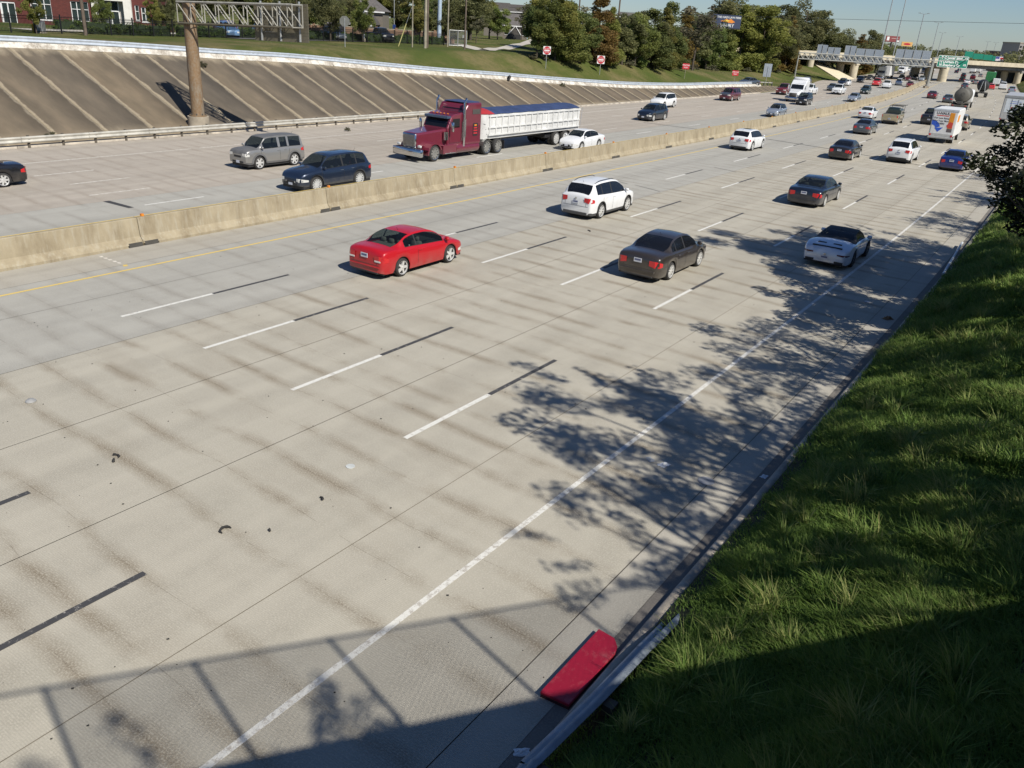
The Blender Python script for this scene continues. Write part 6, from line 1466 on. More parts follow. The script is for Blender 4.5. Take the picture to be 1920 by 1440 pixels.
ribbon('ramp_road', [Vector((xtop(y)-3.0, y, 0)) for y in np.linspace(0, 158, 80)], 4.0, M_ASPH, z=.03, label='asphalt ramp behind the upper guardrail')
ribbon('parking_lot', dense([fp_off(330, 70, 9), fp_off(600, 77, 12), fp_off(800, 83, 14)], 40), 12, M_ASPH, z=.06, label='parking lot behind the hedge')

# parked cars behind the hedge
for i, (px_, py_, k_, col, lb) in enumerate(((343, 63, 'suv', paint('paint_skyblue', (.10, .19, .32), .2), 'light blue parked car next to the gantry column'), (386, 62, 'bigsuv', P_MAROON, 'maroon parked car behind the lattice truss'), (424, 64, 'suv', P_STEELB, 'grey parked car behind the lattice truss'), (458, 65, 'sedan', P_NAVY, 'blue parked car behind the brown sign panel edge'), (574, 66, 'sedan', P_STEELB, 'steel blue parked sedan right of the brown sign panel'), (606, 68, 'suv', P_NAVY, 'dark blue parked crossover by the octagonal sign'), (665, 70, 'pickup', P_BLACK, 'black parked pickup right of the octagonal sign'), (705, 71, 'sedan', P_NAVY, 'navy parked sedan right of the white lamp post'))):
    p = fp_off(px_, 67.6+(px_-230)*.0272, 10.5); make_car(lb, 'parked car', k_, col, ('rear', p.x, p.y), True, name='parked_car', lod=2, heading=math.radians(70 if i % 2 else -110), group='cars parked behind the hedge').location.z = p.z+.07
p = fp_off(572, 75, 16); cb_ = empty('moving_trailer', (p.x, p.y, p.z+.06), VIEW); tag(cb_, 'black box trailer parked left of the brick garden wall', 'trailer'); MB().bbox(-1.2, 1.2, 0, 4, .6, 2.9, .05).build('box_body', M_BLACK, cb_)
for k in range(3):
    for j in range(3): MB().box(-.8+.55*k, -.55+.55*k, -.02, 0, .9+.5*j, 1.1+.5*j).build('marker_plate', plain('marker_grey', (.25, .22, .22), .5), cb_)
for s in (1, -1): add_wheel(cb_, s*1.05, 2, .35, .2, 8, 'wide', M_RIM, s)

# brick garden wall and roofs beyond
t = NT('tan_brick'); n = t.noise(t.geo(), 1.2, 5, .6); n2 = t.noise(t.geo((8, 8, 14)), 1., 2, .5); t.set(t.mix(n2, t.ramp(n, [(.3, (.19, .115, .07)), (.7, (.27, .17, .105))]), (.13, .08, .055)), .9); M_TBR = t.m
gw = empty('garden_wall', Wd(560, 60, 128)); tag(gw, 'tan brick garden wall with pillars behind the parked cars', 'wall'); g0 = Wd(548, 60, 128); g1 = Wd(850, 74, 140); gd = (g1-g0); gd.z = 0; gl = gd.length; gd.normalize(); gw.location = (g0.x, g0.y, 4.4); gw.rotation_euler = (0, 0, math.atan2(gd.y, gd.x))
nw = 8
for i in range(nw): MB().box(gl*i/nw+.2, gl*(i+1)/nw-.2, 0, .25, -.3, 2.0).build('wall_panel', M_TBR, gw); MB().box(gl*i/nw+.2, gl*(i+1)/nw-.2, -.05, .3, 2.0, 2.08).build('coping', M_CONC, gw)
for i in range(nw+1): MB().box(gl*i/nw-.2, gl*i/nw+.2, -.1, .35, -.3, 2.3).build('pillar', M_TBR, gw)
M_SHING = plain('roof_shingle', (.115, .105, .098), .95, 0, .25, 2.5); M_SHINGD = plain('roof_shingle_dark', (.075, .068, .062), .95, 0, .25, 2.5); M_SIDING = plain('siding', (.16, .14, .115), .85)
def house(label, px0, px1, py_base, py_eave, py_ridge, D, hip=.25, wall=M_SIDING, roof=M_SHING, depth=9., win=True):
    a = Wd(px0, py_base, D); w = (px1-px0)*D/F_PX; xm = (px0+px1)/2; zb0 = ground_z(a.x, a.y)-.2
    ze = Wd(xm, py_eave, D).z-zb0; zr = Wd(xm, py_ridge, D+depth/2).z-zb0
    o = empty('house', (a.x, a.y, zb0), VIEW); tag(o, label, 'house')
    MB().box(.3, w-.3, .3, depth-.3, 0, ze).build('wall', wall, o)
    r = MB().add([(-.1, -.1, ze), (w+.1, -.1, ze), (w+.1, depth+.1, ze), (-.1, depth+.1, ze), (w*hip, depth/2, zr), (w*(1-hip), depth/2, zr)], [(0, 1, 5, 4), (1, 2, 5), (2, 3, 4, 5), (3, 0, 4), (0, 3, 2, 1)]).build('roof', roof, o)
    MB().box(-.12, w+.12, -.16, -.1, ze-.25, ze-.02).build('fascia', M_WHITE, o)
    if win:
        for k in range(3):
            xw = w*(.2+.3*k); wd_ = MB().box(xw-.6, xw+.6, .26, .29, ze*.35, ze*.8).build('window', M_GLASSD, o); MB().box(xw-.7, xw+.7, .2, .25, ze*.35-.1, ze*.35-.01).build('sill', M_WHITE, wd_)
    return o
house('grey-roofed two-storey house behind the octagonal sign', 596, 720, 60, 18, -14, 150, .3)
house('lower grey roof in front of the two-storey house', 618, 700, 60, 44, 22, 143, .12, roof=M_SHINGD)
house('brown-roofed house above the portable toilet', 940, 990, 72, 48, 26, 222, .1)
house('upper house with a white gable left of the grove', 905, 965, 60, 20, 5, 255, .2, roof=M_SHINGD); house('far dark house roof behind the grove edge', 938, 1000, 50, 22, 9, 270, .1, roof=M_SHINGD)
house('far roof showing over the grove', 1150, 1205, 60, 32, 24, 240, .2, roof=M_SHING)
# portable toilet
p = gp(981, 73); pt = empty('portable_toilet', p, VIEW+.5); tag(pt, 'pale blue portable toilet at the end of the track', 'toilet'); hh = hpx(p, 19); ww = hpx(p, 14)/2*.85
MB().bbox(-ww, ww, -ww, ww, 0, hh*.92, .06).build('cabin', plain('toilet_blue', (.36, .50, .58), .5), pt); MB().bbox(-ww*1.05, ww*1.05, -ww*1.05, ww*1.05, hh*.92, hh, .08).build('roof', plain('toilet_roof', (.55, .62, .66), .5), pt); MB().box(-ww*.7, ww*.7, -ww-.03, -ww, .1, hh*.85).build('door', plain('toilet_door', (.44, .58, .66), .5), pt); MB().box(ww*.45, ww*.6, -ww-.06, -ww-.031, hh*.4, hh*.48).build('handle', M_DKSTEEL, pt)
p = gp(952, 73); sh = empty('shed', p, VIEW); tag(sh, 'small dark shed with a white gable left of the portable toilet', 'shed'); w_ = hpx(p, 24); MB().box(0, w_, 0, 3, 0, hpx(p, 8)).build('wall', plain('shed_dark', (.03, .03, .03), .9), sh)
MB().prism([(0, hpx(p, 8)), (w_, hpx(p, 8)), (w_*.55, hpx(p, 23))], 0.0, 3, 'y').build('roof', M_SHINGD, sh)
for a_, b_ in (((0, hpx(p, 8)), (w_*.55, hpx(p, 23))), ((w_*.55, hpx(p, 23)), (w_, hpx(p, 8)))): MB().tube([(a_[0], -.06, a_[1]), (b_[0], -.06, b_[1])], .10, 6).build('barge_board', M_WHITE, sh)
# chain-link gate enclosure
p0 = gp(842, 86); p1 = gp(874, 88); ge = empty('mesh_enclosure', p0); tag(ge, 'silver mesh fence enclosure with two panels beside a dark pole', 'fence'); d = p1-p0; hh = hpx(p0, 28)
M_MESH = NT('chain_mesh'); _t = M_MESH; w1 = _t.node('ShaderNodeTexWave', bands_direction='DIAGONAL'); w1.inputs['Scale'].default_value = 6.; _t.link(_t.coord('Object'), w1.inputs[0]); _t.set((.38, .40, .40), .5, .5); _t.link(_t.ramp(w1.outputs[1], [(.45, .30), (.55, .75)]), _t.b.inputs['Alpha']); M_MESH = _t.m
for i in range(3):
    q = d*(i/2); MB().tube([q+Vector((0, 0, -.1)), q+Vector((0, 0, hh))], .07, 6).build('post', M_STEEL, ge)
    if i < 2:
        q2 = d*((i+1)/2); 
        for z in (.1, hh-.05): MB().tube([q+Vector((0, 0, z)), q2+Vector((0, 0, z))], .05, 6).build('rail', M_STEEL, ge)
        mb = MB(); N = 22
        for k in range(N): mb.tube([q.lerp(q2, k/N)+Vector((0, 0, .1)), q.lerp(q2, k/N)+Vector((0, 0, hh-.05))], .012, 3)
        mb.build('mesh_panel', M_STEEL, ge)['kind'] = 'stuff'
MB().box(-.25, .25, -.05, 0, hh*.55, hh*.72, Matrix.Translation(d*.85)).build('notice', M_WHITE, ge)

# ------------------------------------------------------------------ poles, lamps, wires
def pole(name, label, bpx, top_h, r0, r1, mat, cat='utility pole', lean=0., arms=False):
    b = gp(*bpx); o = empty(name, b); tag(o, label, cat); MB().tube([(0, 0, -.2), (lean*top_h, 0, top_h)], [r0, r1], 10).build('pole', mat, o, 40)
    if arms:
        c = MB().box(-1.2, 1.2, -.05, .05, top_h-1.2, top_h-1.05, Matrix.Rotation(VIEW+.6, 4, 'Z')); c.build('crossarm', mat, o)
        for s in (-1., -.4, .4, 1.): MB().cyl(Matrix.Rotation(VIEW+.6, 3, 'Z') @ Vector((s, 0, top_h-1.04)), Matrix.Rotation(VIEW+.6, 3, 'Z') @ Vector((s, 0, top_h-.85)), .05, .03, 6).build('insulator', M_WHITE, o)
    return o
pole('utility_pole', 'dark wooden pole standing before the second office window', (161, 66.5), 12, .17, .13, M_WOOD, arms=True)
pole('utility_pole', 'thick pale wooden pole at the right end of the hedge', (797, 90.5), 12, .20, .15, M_WOODP, arms=True)
pole('utility_pole', 'second pale pole standing close beside the thick one', (801, 89.5), 12, .16, .12, M_WOOD)
pole('utility_pole', 'thin short pale pole left of the thick wooden pole', (773, 88.5), 5.5, .09, .08, M_WOODP)
pole('utility_pole', 'slim pale pole left of the mesh enclosure', (839, 87.5), 11, .11, .09, M_WOODP)
pole('utility_pole', 'dark pole right of the mesh enclosure', (871, 93.), 11, .13, .10, M_WOOD)
pole('utility_pole', 'dark pole rising in front of the upper house', (936, 66), 9, .12, .10, M_WOOD)
pole('utility_pole', 'dark pole rising above the grove near the rust tree', (1079, 100), 16, .16, .12, M_WOOD); pole('utility_pole', 'dark pole rising above the right half of the grove', (1152, 106), 17, .18, .14, M_WOOD)
pole('steel_pole', 'thick pale blue steel pole rising behind the trees', (823, 81), 16, .36, .30, plain('pale_blue_steel', (.36, .44, .52), .5, .1), 'pole')
lp_ = pole('lamp_post', 'white lamp post in the hedge', (682, 79), 10, .15, .11, M_WHITE, 'lamp post'); MB().cyl((0, 0, 0), (0, 0, .5), .28, .25, 12).build('base', M_CONC, lp_, 40); MB().bbox(-.6, .6, -.15, .15, 9.9, 10.05, .04).build('lamp_head', M_STEEL, lp_)
lp_ = pole('lamp_post', 'thin grey lamp post among the trees behind the hedge', (739, 74), 10, .07, .05, M_STEEL, 'lamp post'); MB().bbox(-.5, .5, -.12, .12, 9.9, 10.0, .03).build('lamp_head', M_STEEL, lp_); MB().bbox(-.3, .3, -.06, -.02, 1.6, 2.3, .01).build('blue_sign', plain('blue_sign', (.03, .09, .40), .5), lp_)
p = gp(747, 87); gyw = empty('guy_wire', p); tag(gyw, 'slanted yellow guard on a guy wire beside the thin pole', 'guy wire'); q = gp(773, 88.5)+Vector((0, 0, 5)); MB().tube([(0, 0, 0), (q-p)*.55], .06, 8).build('yellow_guard', plain('guard_yellow', (.45, .40, .16), .6), gyw); MB().tube([(q-p)*.55, q-p], .02, 5).build('wire', M_STEEL, gyw)
p = gp(63, 62); bd_ = empty('bollard', p); tag(bd_, 'yellow bollard beside the fence gate', 'bollard'); MB().cyl((0, 0, -.1), (0, 0, .75), .11, .11, 12).build('post', plain('bollard_yellow', (.60, .38, .02), .6), bd_, 40); MB().cyl((0, 0, .75), (0, 0, .82), .11, .04, 12).build('cap', plain('bollard_yellow', (.6, .38, .02), .6), bd_, 40)
p = fp_off(68, 62, .7); ub = empty('utility_box', p, VIEW); tag(ub, 'grey utility box standing behind the fence gate', 'utility box'); MB().bbox(-.45, .45, -.3, .3, .1, 1.05, .04).build('cabinet', M_STEEL, ub); MB().box(-.5, .5, -.35, .35, -.1, .1).build('plinth', M_CONC, ub); MB().box(-.4, .4, -.33, -.301, .2, .95).build('door', M_STEEL, ub)
p = gp(311, 66.5); cn = empty('traffic_cone', p+Vector((0, 0, .05))); tag(cn, 'orange traffic cone in the driveway gap of the hedge', 'traffic cone'); MB().cyl((0, 0, .04), (0, 0, .7), .17, .03, 14).build('cone', plain('cone_orange', (.65, .12, .03), .5), cn, 40); MB().box(-.2, .2, -.2, .2, 0, .04).build('base', M_BLACK, cn)
# high-mast and roadside lamps in the distance
def mast(label, px_, py_base, px_t, py_t, D, r):
    a = Wd(px_, py_base, D); z1 = Wd(px_t, py_t, D).z; o = empty('light_mast', (a.x, a.y, 0.)); tag(o, label, 'light mast', 'tall light masts along the freeway'); MB().tube([(0, 0, -.2), (0, 0, z1)], [r, r*.55], 8).build('mast', M_STEEL, o, 40)
    for s in (1, -1): MB().tube([(0, 0, z1-.2), (s*1.6, s*.3, z1+.2)], .07, 5).build('arm', M_STEEL, o); MB().bbox(s*1.6-.5, s*1.6+.5, s*.3-.2, s*.3+.2, z1+.12, z1+.3, .05).build('lamp_head', M_STEEL, o)
for lb, a in (('first tall light mast from the left above the far gantry', (1656, 80, 1676, -30, 250, .22)), ('second tall light mast from the left above the far gantry', (1679, 85, 1700, -25, 262, .2)), ('third tall light mast from the left with a lamp box on its shaft', (1718, 88, 1734, 27, 330, .26)), ('fourth tall light mast from the left behind the guide sign post', (1746, 100, 1757, 43, 420, .26)), ('fifth light mast from the left, fainter, behind the guide sign', (1758, 100, 1769, 62, 520, .26)), ('sixth light mast from the left over the guide sign', (1792, 100, 1800, 69, 560, .26)), ('seventh light mast from the left over the far green signs', (1846, 104, 1852, 78, 680, .26)), ('eighth and rightmost light mast from the left', (1861, 105, 1866, 80, 720, .26))): mast(lb, *a)
# power lines crossing above
for lb, (xa, ya, xb, yb, D0, D1, sag) in (('lower power cable crossing the sky on the right', (1300, 22, 2100, 41, 150, 120, .6)), ('middle power cable crossing the sky on the right', (1050, -14, 2100, 2, 120, 110, -.8)), ('upper power cable grazing the top of the picture', (1200, -10, 2100, -1, 118, 108, .0))):
    a = Wd(xa, ya, D0); b = Wd(xb, yb, D1); d = (b-a); a0 = a-d*.6; b0_ = b+d*.6; o = empty('power_cable', a); tag(o, lb, 'power cable'); MB().tube([a0.lerp(b0_, k/24)-a+Vector((0, 0, -sag*4*(k/24)*(1-k/24))) for k in range(25)], .025, 5).build('wire', M_BLACK, o)
# billboards
def board(label, px0, py0, px1, py1, D, mat, tilt=.0, poles=1, rz=0.):
    c = Wd((px0+px1)/2, (py0+py1)/2, D); w = (px1-px0)*D/F_PX; h = (py1-py0)*D/F_PX; o = empty('billboard', (c.x, c.y, 0), VIEW+rz); tag(o, label, 'billboard')
    pn = MB().box(-w/2, w/2, 0, .4, c.z-h/2, c.z+h/2).build('panel', mat, o); MB().box(-w/2-.1, w/2+.1, .05, .5, c.z-h/2-.15, c.z-h/2-.001).build('catwalk', M_DKSTEEL, o); MB().tube([(0, .6, -.2), (0, .6, c.z+h*.3)], .45, 10).build('pole', M_DKSTEEL, o, 40); return o, pn, w, h, c.z
M_BNAV = plain('board_navy', (.035, .05, .10), .6, 0, .05); M_FLAME = plain('flame_orange', (.75, .25, .03), .6, 0, .1); M_FLY = plain('flame_yellow', (.80, .58, .10), .6, 0, .1)
o, pn, w, h, zc = board('dark blue law-firm billboard with flames half hidden in the trees', 1327, 28.5, 1389, 51, 190, M_BNAV, rz=-.06)
lettering('THE HADI LAW FIRM', h*.22, M_SIGNW, pn, facing((w*.13, -.012, zc+h*.30), 0), bold=.01, xs=.95); lettering('INJURY', h*.36, M_SIGNW, pn, facing((w*.10, -.012, zc-h*.32), 0), bold=.01)
mb = MB().prism([(-w*.12, zc), (w*.0, zc+h*.10), (w*.06, zc+h*.20), (w*.12, zc+h*.12), (w*.2, zc+h*.20), (w*.27, zc+h*.06), (w*.33, zc-h*.02), (w*.24, zc-h*.12), (w*.08, zc-h*.08)], -.012, -.002, 'y'); fl = mb.build('flame_print', M_FLAME, pn); MB().prism([(-w*.02, zc+h*.02), (w*.08, zc+h*.12), (w*.16, zc+h*.06), (w*.1, zc-h*.03)], -.018, -.0125, 'y').build('flame_core', M_FLY, fl)
MB().prism([(-w*.32+w*.03*math.cos(a), zc+h*.25+h*.13*math.sin(a)) for a in [k*.524 for k in range(12)]], -.012, -.002, 'y').build('portrait_head', plain('portrait_skin', (.55, .40, .30), .7), pn); MB().prism([(-w*.40, zc-h*.5+.01), (-w*.38, zc+h*.02), (-w*.33, zc+h*.10), (-w*.27, zc+h*.02), (-w*.25, zc-h*.5+.01)], -.010, -.002, 'y').build('portrait_suit', plain('portrait_suit', (.10, .10, .12), .7), pn)
o, pn, w, h, zc = board('dull red billboard on a pole above the far tree line', 1661, 68, 1687, 78, 420, plain('board_red', (.22, .05, .05), .6, 0, .1)); MB().box(-w*.42, -w*.25, -.02, -.001, zc-h*.3, zc+h*.35).build('white_print', M_SIGNW, pn); MB().box(-w*.1, w*.4, -.02, -.001, zc+h*.05, zc+h*.15).build('print_line', plain('pale_print', (.5, .35, .32), .6), pn); MB().box(w*.3, w*.48, -.02, -.001, zc-h*.45, zc-h*.2).build('white_print', M_SIGNW, pn)
o, pn, w, h, zc = board('orange billboard right of the dull red one', 1690.5, 79, 1711, 86.5, 430, plain('board_orange', (.60, .36, .12), .6, 0, .1)); MB().prism([(w*.33*math.cos(a), zc+h*.25*math.sin(a)) for a in [k*.524 for k in range(12)]], -.02, -.001, 'y').build('red_print', M_SIGNR, pn)
# distant green guide signs on a far bridge, flag-coloured board
fs = Wd(1843, 106, 420); fo_ = empty('far_guide_signs', (fs.x, fs.y, 0), VIEW); tag(fo_, 'row of small green guide signs on a distant gantry', 'gantry')
for k, (x0, x1, z0, z1) in enumerate(((-9.5, -5.2, -.9, 2.0), (-5.0, .2, -1.4, 1.2), (.4, 5.0, -1.6, 1.0), (5.2, 8.8, -1.8, .6))): MB().box(x0, x1, 0, .15, fs.z+z0, fs.z+z1).build('sign_panel', M_SIGNG, fo_)
MB().box(-10, 12, .2, .5, fs.z-.6, fs.z-.2).build('truss', M_FTR, fo_)
for s in (-10, 12): MB().tube([(s, .35, -.2), (s, .35, fs.z)], .25, 8).build('column', M_FTR, fo_)
o, pn, w, h, zc = board('small flag-coloured board over the right end of the overpass', 1867, 106.5, 1882, 114, 400, plain('flag_white', (.62, .58, .62), .6)); MB().box(-w*.5+.01, -w*.05, -.02, -.001, zc-h*.05, zc+h*.48).build('blue_field', plain('flag_blue', (.05, .06, .25), .6), pn); MB().box(w*.05, w*.49, -.02, -.001, zc-h*.1, zc+h*.3).build('red_field', M_SIGNR, pn)
# far blocks
def block(label, px0, px1, py0, D, mat, nwx, nwz, depth=20):
    a = Wd((px0+px1)/2, 100, D); w = (px1-px0)*D/F_PX; z1 = Wd((px0+px1)/2, py0, D).z; o = empty('office_block', (a.x, a.y, 0), VIEW); tag(o, label, 'building'); MB().box(-w/2, w/2, 0, depth, -1, z1).build('wall', mat, o); MB().box(-w/2-.2, w/2+.2, -.2, depth+.2, z1, z1+.6).build('roof', M_CONC, o)
    for i in range(nwx):
        for j in range(nwz): MB().box(-w/2+w*(i+.2)/nwx, -w/2+w*(i+.8)/nwx, -.08, -.001, z1*(.35+.6*(j+.2)/nwz), z1*(.35+.6*(j+.75)/nwz)).build('window', M_GLASSD, o)
block('grey office tower at the right edge of the skyline', 1908, 1935, 82, 520, plain('tower_grey', (.30, .28, .26), .8), 5, 5); block('low tan building on the skyline left of the guide sign', 1768, 1788, 97, 700, plain('block_tan', (.32, .28, .22), .8), 6, 2); block('small white-roofed building on the skyline above the far green signs', 1812, 1822, 96.5, 650, plain('block_pale', (.45, .46, .46), .8), 3, 2); block('low brick building on the skyline at the right', 1880, 1890, 98, 600, plain('block_red', (.22, .12, .11), .8), 3, 2)
# ------------------------------------------------------------------ trees by the office and behind the hedge
OFF = [('yel2', 35, 55, -22, 1.0, 'small yellow-green tree left of the first office window'), ('mid1', 193, 61, -14, 1.0, 'slim tree with a straight trunk before the white entrance'), ('oak2', 316, 67, -10, 1.0, 'dark green tree on a bare trunk left of the gantry column'), ('yel2', 271, 64, -8, .9, 'yellow-green bushy tree right of the white entrance'), ('oak1', 610, 74, -30, .9, 'dark green tree behind the octagonal sign'), ('mid1', 672, 76, -10, .9, 'dark leafy tree just left of the white lamp post'), ('yel2', 735, 78, -6, 1.1, 'yellow-green tree right of the white lamp post'), ('oak2', 770, 80, 0, 1.2, 'dense tree behind the thin short pale pole'), ('oak2', 815, 84, 24, 1.3, 'grey-green bushy tree below the pale blue steel pole'), ('thin1', 868, 84, 24, 1.2, 'reddish-brown sparse tree behind the dark enclosure pole'), ('yel2', 905, 72, 4, 1.4, 'broad yellow-green tree left of the upper house'), ('mid1', 925, 73, 10, 1.2, 'yellowish green tree touching the upper house'), ('oak1', 860, 76, -25, 1.2, 'tall dark tree behind the mesh enclosure'), ('thin1', 975, 74, 8, 1., 'thin grey tree beside the brown-roofed house'), ('oak2', 560, 70, -25, 1.2, 'large tree behind the brown sign panel'), ('mid1', 530, 70, -30, 1.2, 'leafy tree left of the brown sign panel edge'), ('oak1', 470, 66, -30, 1.2, 'broad dark tree behind the truss middle'), ('yel2', 420, 62, -35, 1.1, 'yellow-green tree behind the truss left half'), ('mid2', 375, 60, -30, 1.2, 'green tree right behind the gantry column')]
for k, px_, py_, ty, wx, lb in OFF:
    near_ = px_ in (35, 193, 316, 271, 610, 672)
    b = gp(px_, py_) if near_ and px_ in (193, 316) else fp_off(px_, max(py_, 60)+4, 3. if near_ else R.uniform(22, 34)); D = fwd(b); z1 = Wd(px_, ty, D).z
    tree(k, b, max(2.5, (z1-b.z)), lb, 'trees around the office and houses', wx=wx*(.8 if near_ else 1.))
for i, (px_, ty, D, k, wx) in enumerate(((300, -30, 150, 'oak1', 1.2), (350, -35, 160, 'oak2', 1.2), (500, -40, 165, 'mid1', 1.3), (580, -30, 175, 'oak1', 1.2), (650, -20, 180, 'oak2', 1.3), (700, -30, 175, 'yel2', 1.2), (745, -25, 180, 'oak1', 1.2), (790, -25, 170, 'mid1', 1.2), (830, -20, 175, 'oak1', 1.2), (880, -15, 180, 'oak2', 1.2), (450, -40, 170, 'oak2', 1.2), (400, -40, 165, 'oak1', 1.2))):
    P = Wd(px_, 60, D); b = Vector((P.x, P.y, ground_z(P.x, P.y))); tree(k, b, Wd(px_, ty, D).z-b.z, LOOK[k]+' in the backdrop behind the houses, '+ordn(i)+' planted there', 'backdrop trees behind the houses', wx=wx)
# distant tree belts read as one mass
rng = np.random.default_rng(5); C = []; RR = []
def belt(px0, px1, D0, D1, n, py_top, var):
    for i in range(n):
        px_ = rng.uniform(px0, px1); D = rng.uniform(D0, D1); P = Wd(px_, 100, D); z1 = Wd(px_, float(np.interp(px_, [q[0] for q in py_top], [q[1] for q in py_top]))+rng.uniform(0, var), D).z; z = rng.uniform(.5, max(1.5, z1-1)); C.append((P.x, P.y, z)); RR.append(rng.uniform(1.8, 3.4)*D0/450)
belt(1640, 1960, 560, 760, 700, [(1640, 76), (1680, 83), (1720, 85), (1760, 92), (1800, 94), (1860, 95), (1900, 92), (1960, 88)], 7); belt(1885, 2100, 380, 460, 520, [(1885, 102), (1900, 94), (1920, 88), (2100, 84)], 8); belt(-300, 1100, 260, 330, 700, [(-300, -60), (1100, 14)], 30); belt(2000, 3600, 150, 300, 300, [(2000, 80), (3600, 60)], 40)
V, F, tt_ = leaves(np.array(C), np.array(RR), 42000, .75, rng); fm = mesh_obj('distant_trees', fast_mesh('distant_trees', V, F, False, {'tint': tt_}), L_OAK); tag(fm, 'dark belts of trees along the horizon', 'trees', kind='stuff')
# trees on the right-hand verge: one reaches into the picture, the others only cast shade
L_NEAR = leaf_mat('leaves_verge', (.010, .017, .007), (.022, .032, .010), (.038, .05, .015), .10)
def verge_proto(key, seed, n, K, H, R0, base, size=.085, twigs=26):
    rng2 = np.random.default_rng(seed); C = []; RR = []
    while len(C) < K:
        d = rng2.normal(size=3); d /= np.linalg.norm(d); rr = rng2.random()**.40
        lob = 1+.25*math.sin(3*math.atan2(d[1], d[0])+seed)+.18*math.sin(7*math.atan2(d[1], d[0])+seed)
        zc = H*(base+(1-base)*.5); c = np.array([d[0]*R0*rr*lob, d[1]*R0*rr*lob, zc+d[2]*rr*H*(1-base)*.5]); C.append(c); RR.append(R0*(.11+.10*rng2.random()))
    # twig ends that poke out of the crown
    for k in range(twigs):
        d = rng2.normal(size=3); d[2] = d[2]*.6; d /= np.linalg.norm(d)
        for s in (1.0, 1.08, 1.16, 1.24): C.append(np.array([d[0]*R0*s, d[1]*R0*s, H*(base+(1-base)*.5)+d[2]*H*(1-base)*.5*s])); RR.append(.20)
    V, F, t_ = leaves(np.array(C), np.array(RR), n, size, rng2, .7); me = fast_mesh('crown_'+key, V, F, False, {'tint': t_}); me.materials.append(L_NEAR)
    tm = trunk_mesh('trunk_'+key, H, .16, C, random.Random(seed), .8, 60); tm.materials.append(M_BARK); PROT[key] = (me, tm, H)
verge_proto('verge1', 21, 14000, 100, 9, 4.0, .22, .085); verge_proto('verge4', 27, 42000, 150, 9, 4.0, .2, .095, 0); verge_proto('verge2', 22, 14500, 90, 9, 3.6, .25, .085); verge_proto('verge3', 25, 5200, 46, 9, 3.0, .3, .08)
def vt(key, x, y, H, label, wx=1., rz=0.): return tree(key, Vector((x, y, ground_z(x, y))), H, label, 'trees on the right-hand verge', wx=wx, rz=rz)
vt('verge4', .85, 27.5, 6.1, 'dark roadside tree reaching in at the right edge of the picture', 1.22, .6)
vt('verge2', 5.0, 13.2, 9.5, 'verge tree outside the right edge shading the near shoulder', 1.0, 1.9)
vt('verge1', 4.3, 20.6, 7.8, 'verge tree outside the right edge shading the solid line', 1.0, 3.1)
vt('verge4', 4.6, 33.0, 12.6, 'verge tree outside the right edge shading the sports car', .8, 4.0); vt('verge2', 4.2, 38.5, 8.6, 'verge tree outside the right edge just past the sports car', 1.0, 4.6)
vt('verge1', 4.4, 47., 7.2, 'verge tree outside the right edge beyond the sports car', 1.0, 5.0)
vt('verge2', 3.6, 58, 7.0, 'verge tree outside the right edge near the blue sedan', 1.1, .2); vt('verge1', 4.5, 70, 7.0, 'verge tree outside the right edge past the blue sedan', 1.1, 2.2)
vt('verge3', 7.6, .3, 9.6, 'tree behind the near overpass shading the parapet edge', .8, 1.1)

vt('verge3', 5.9, 9.6, 8.0, 'verge tree outside the right edge dappling the near grass', 1.0, 2.6)

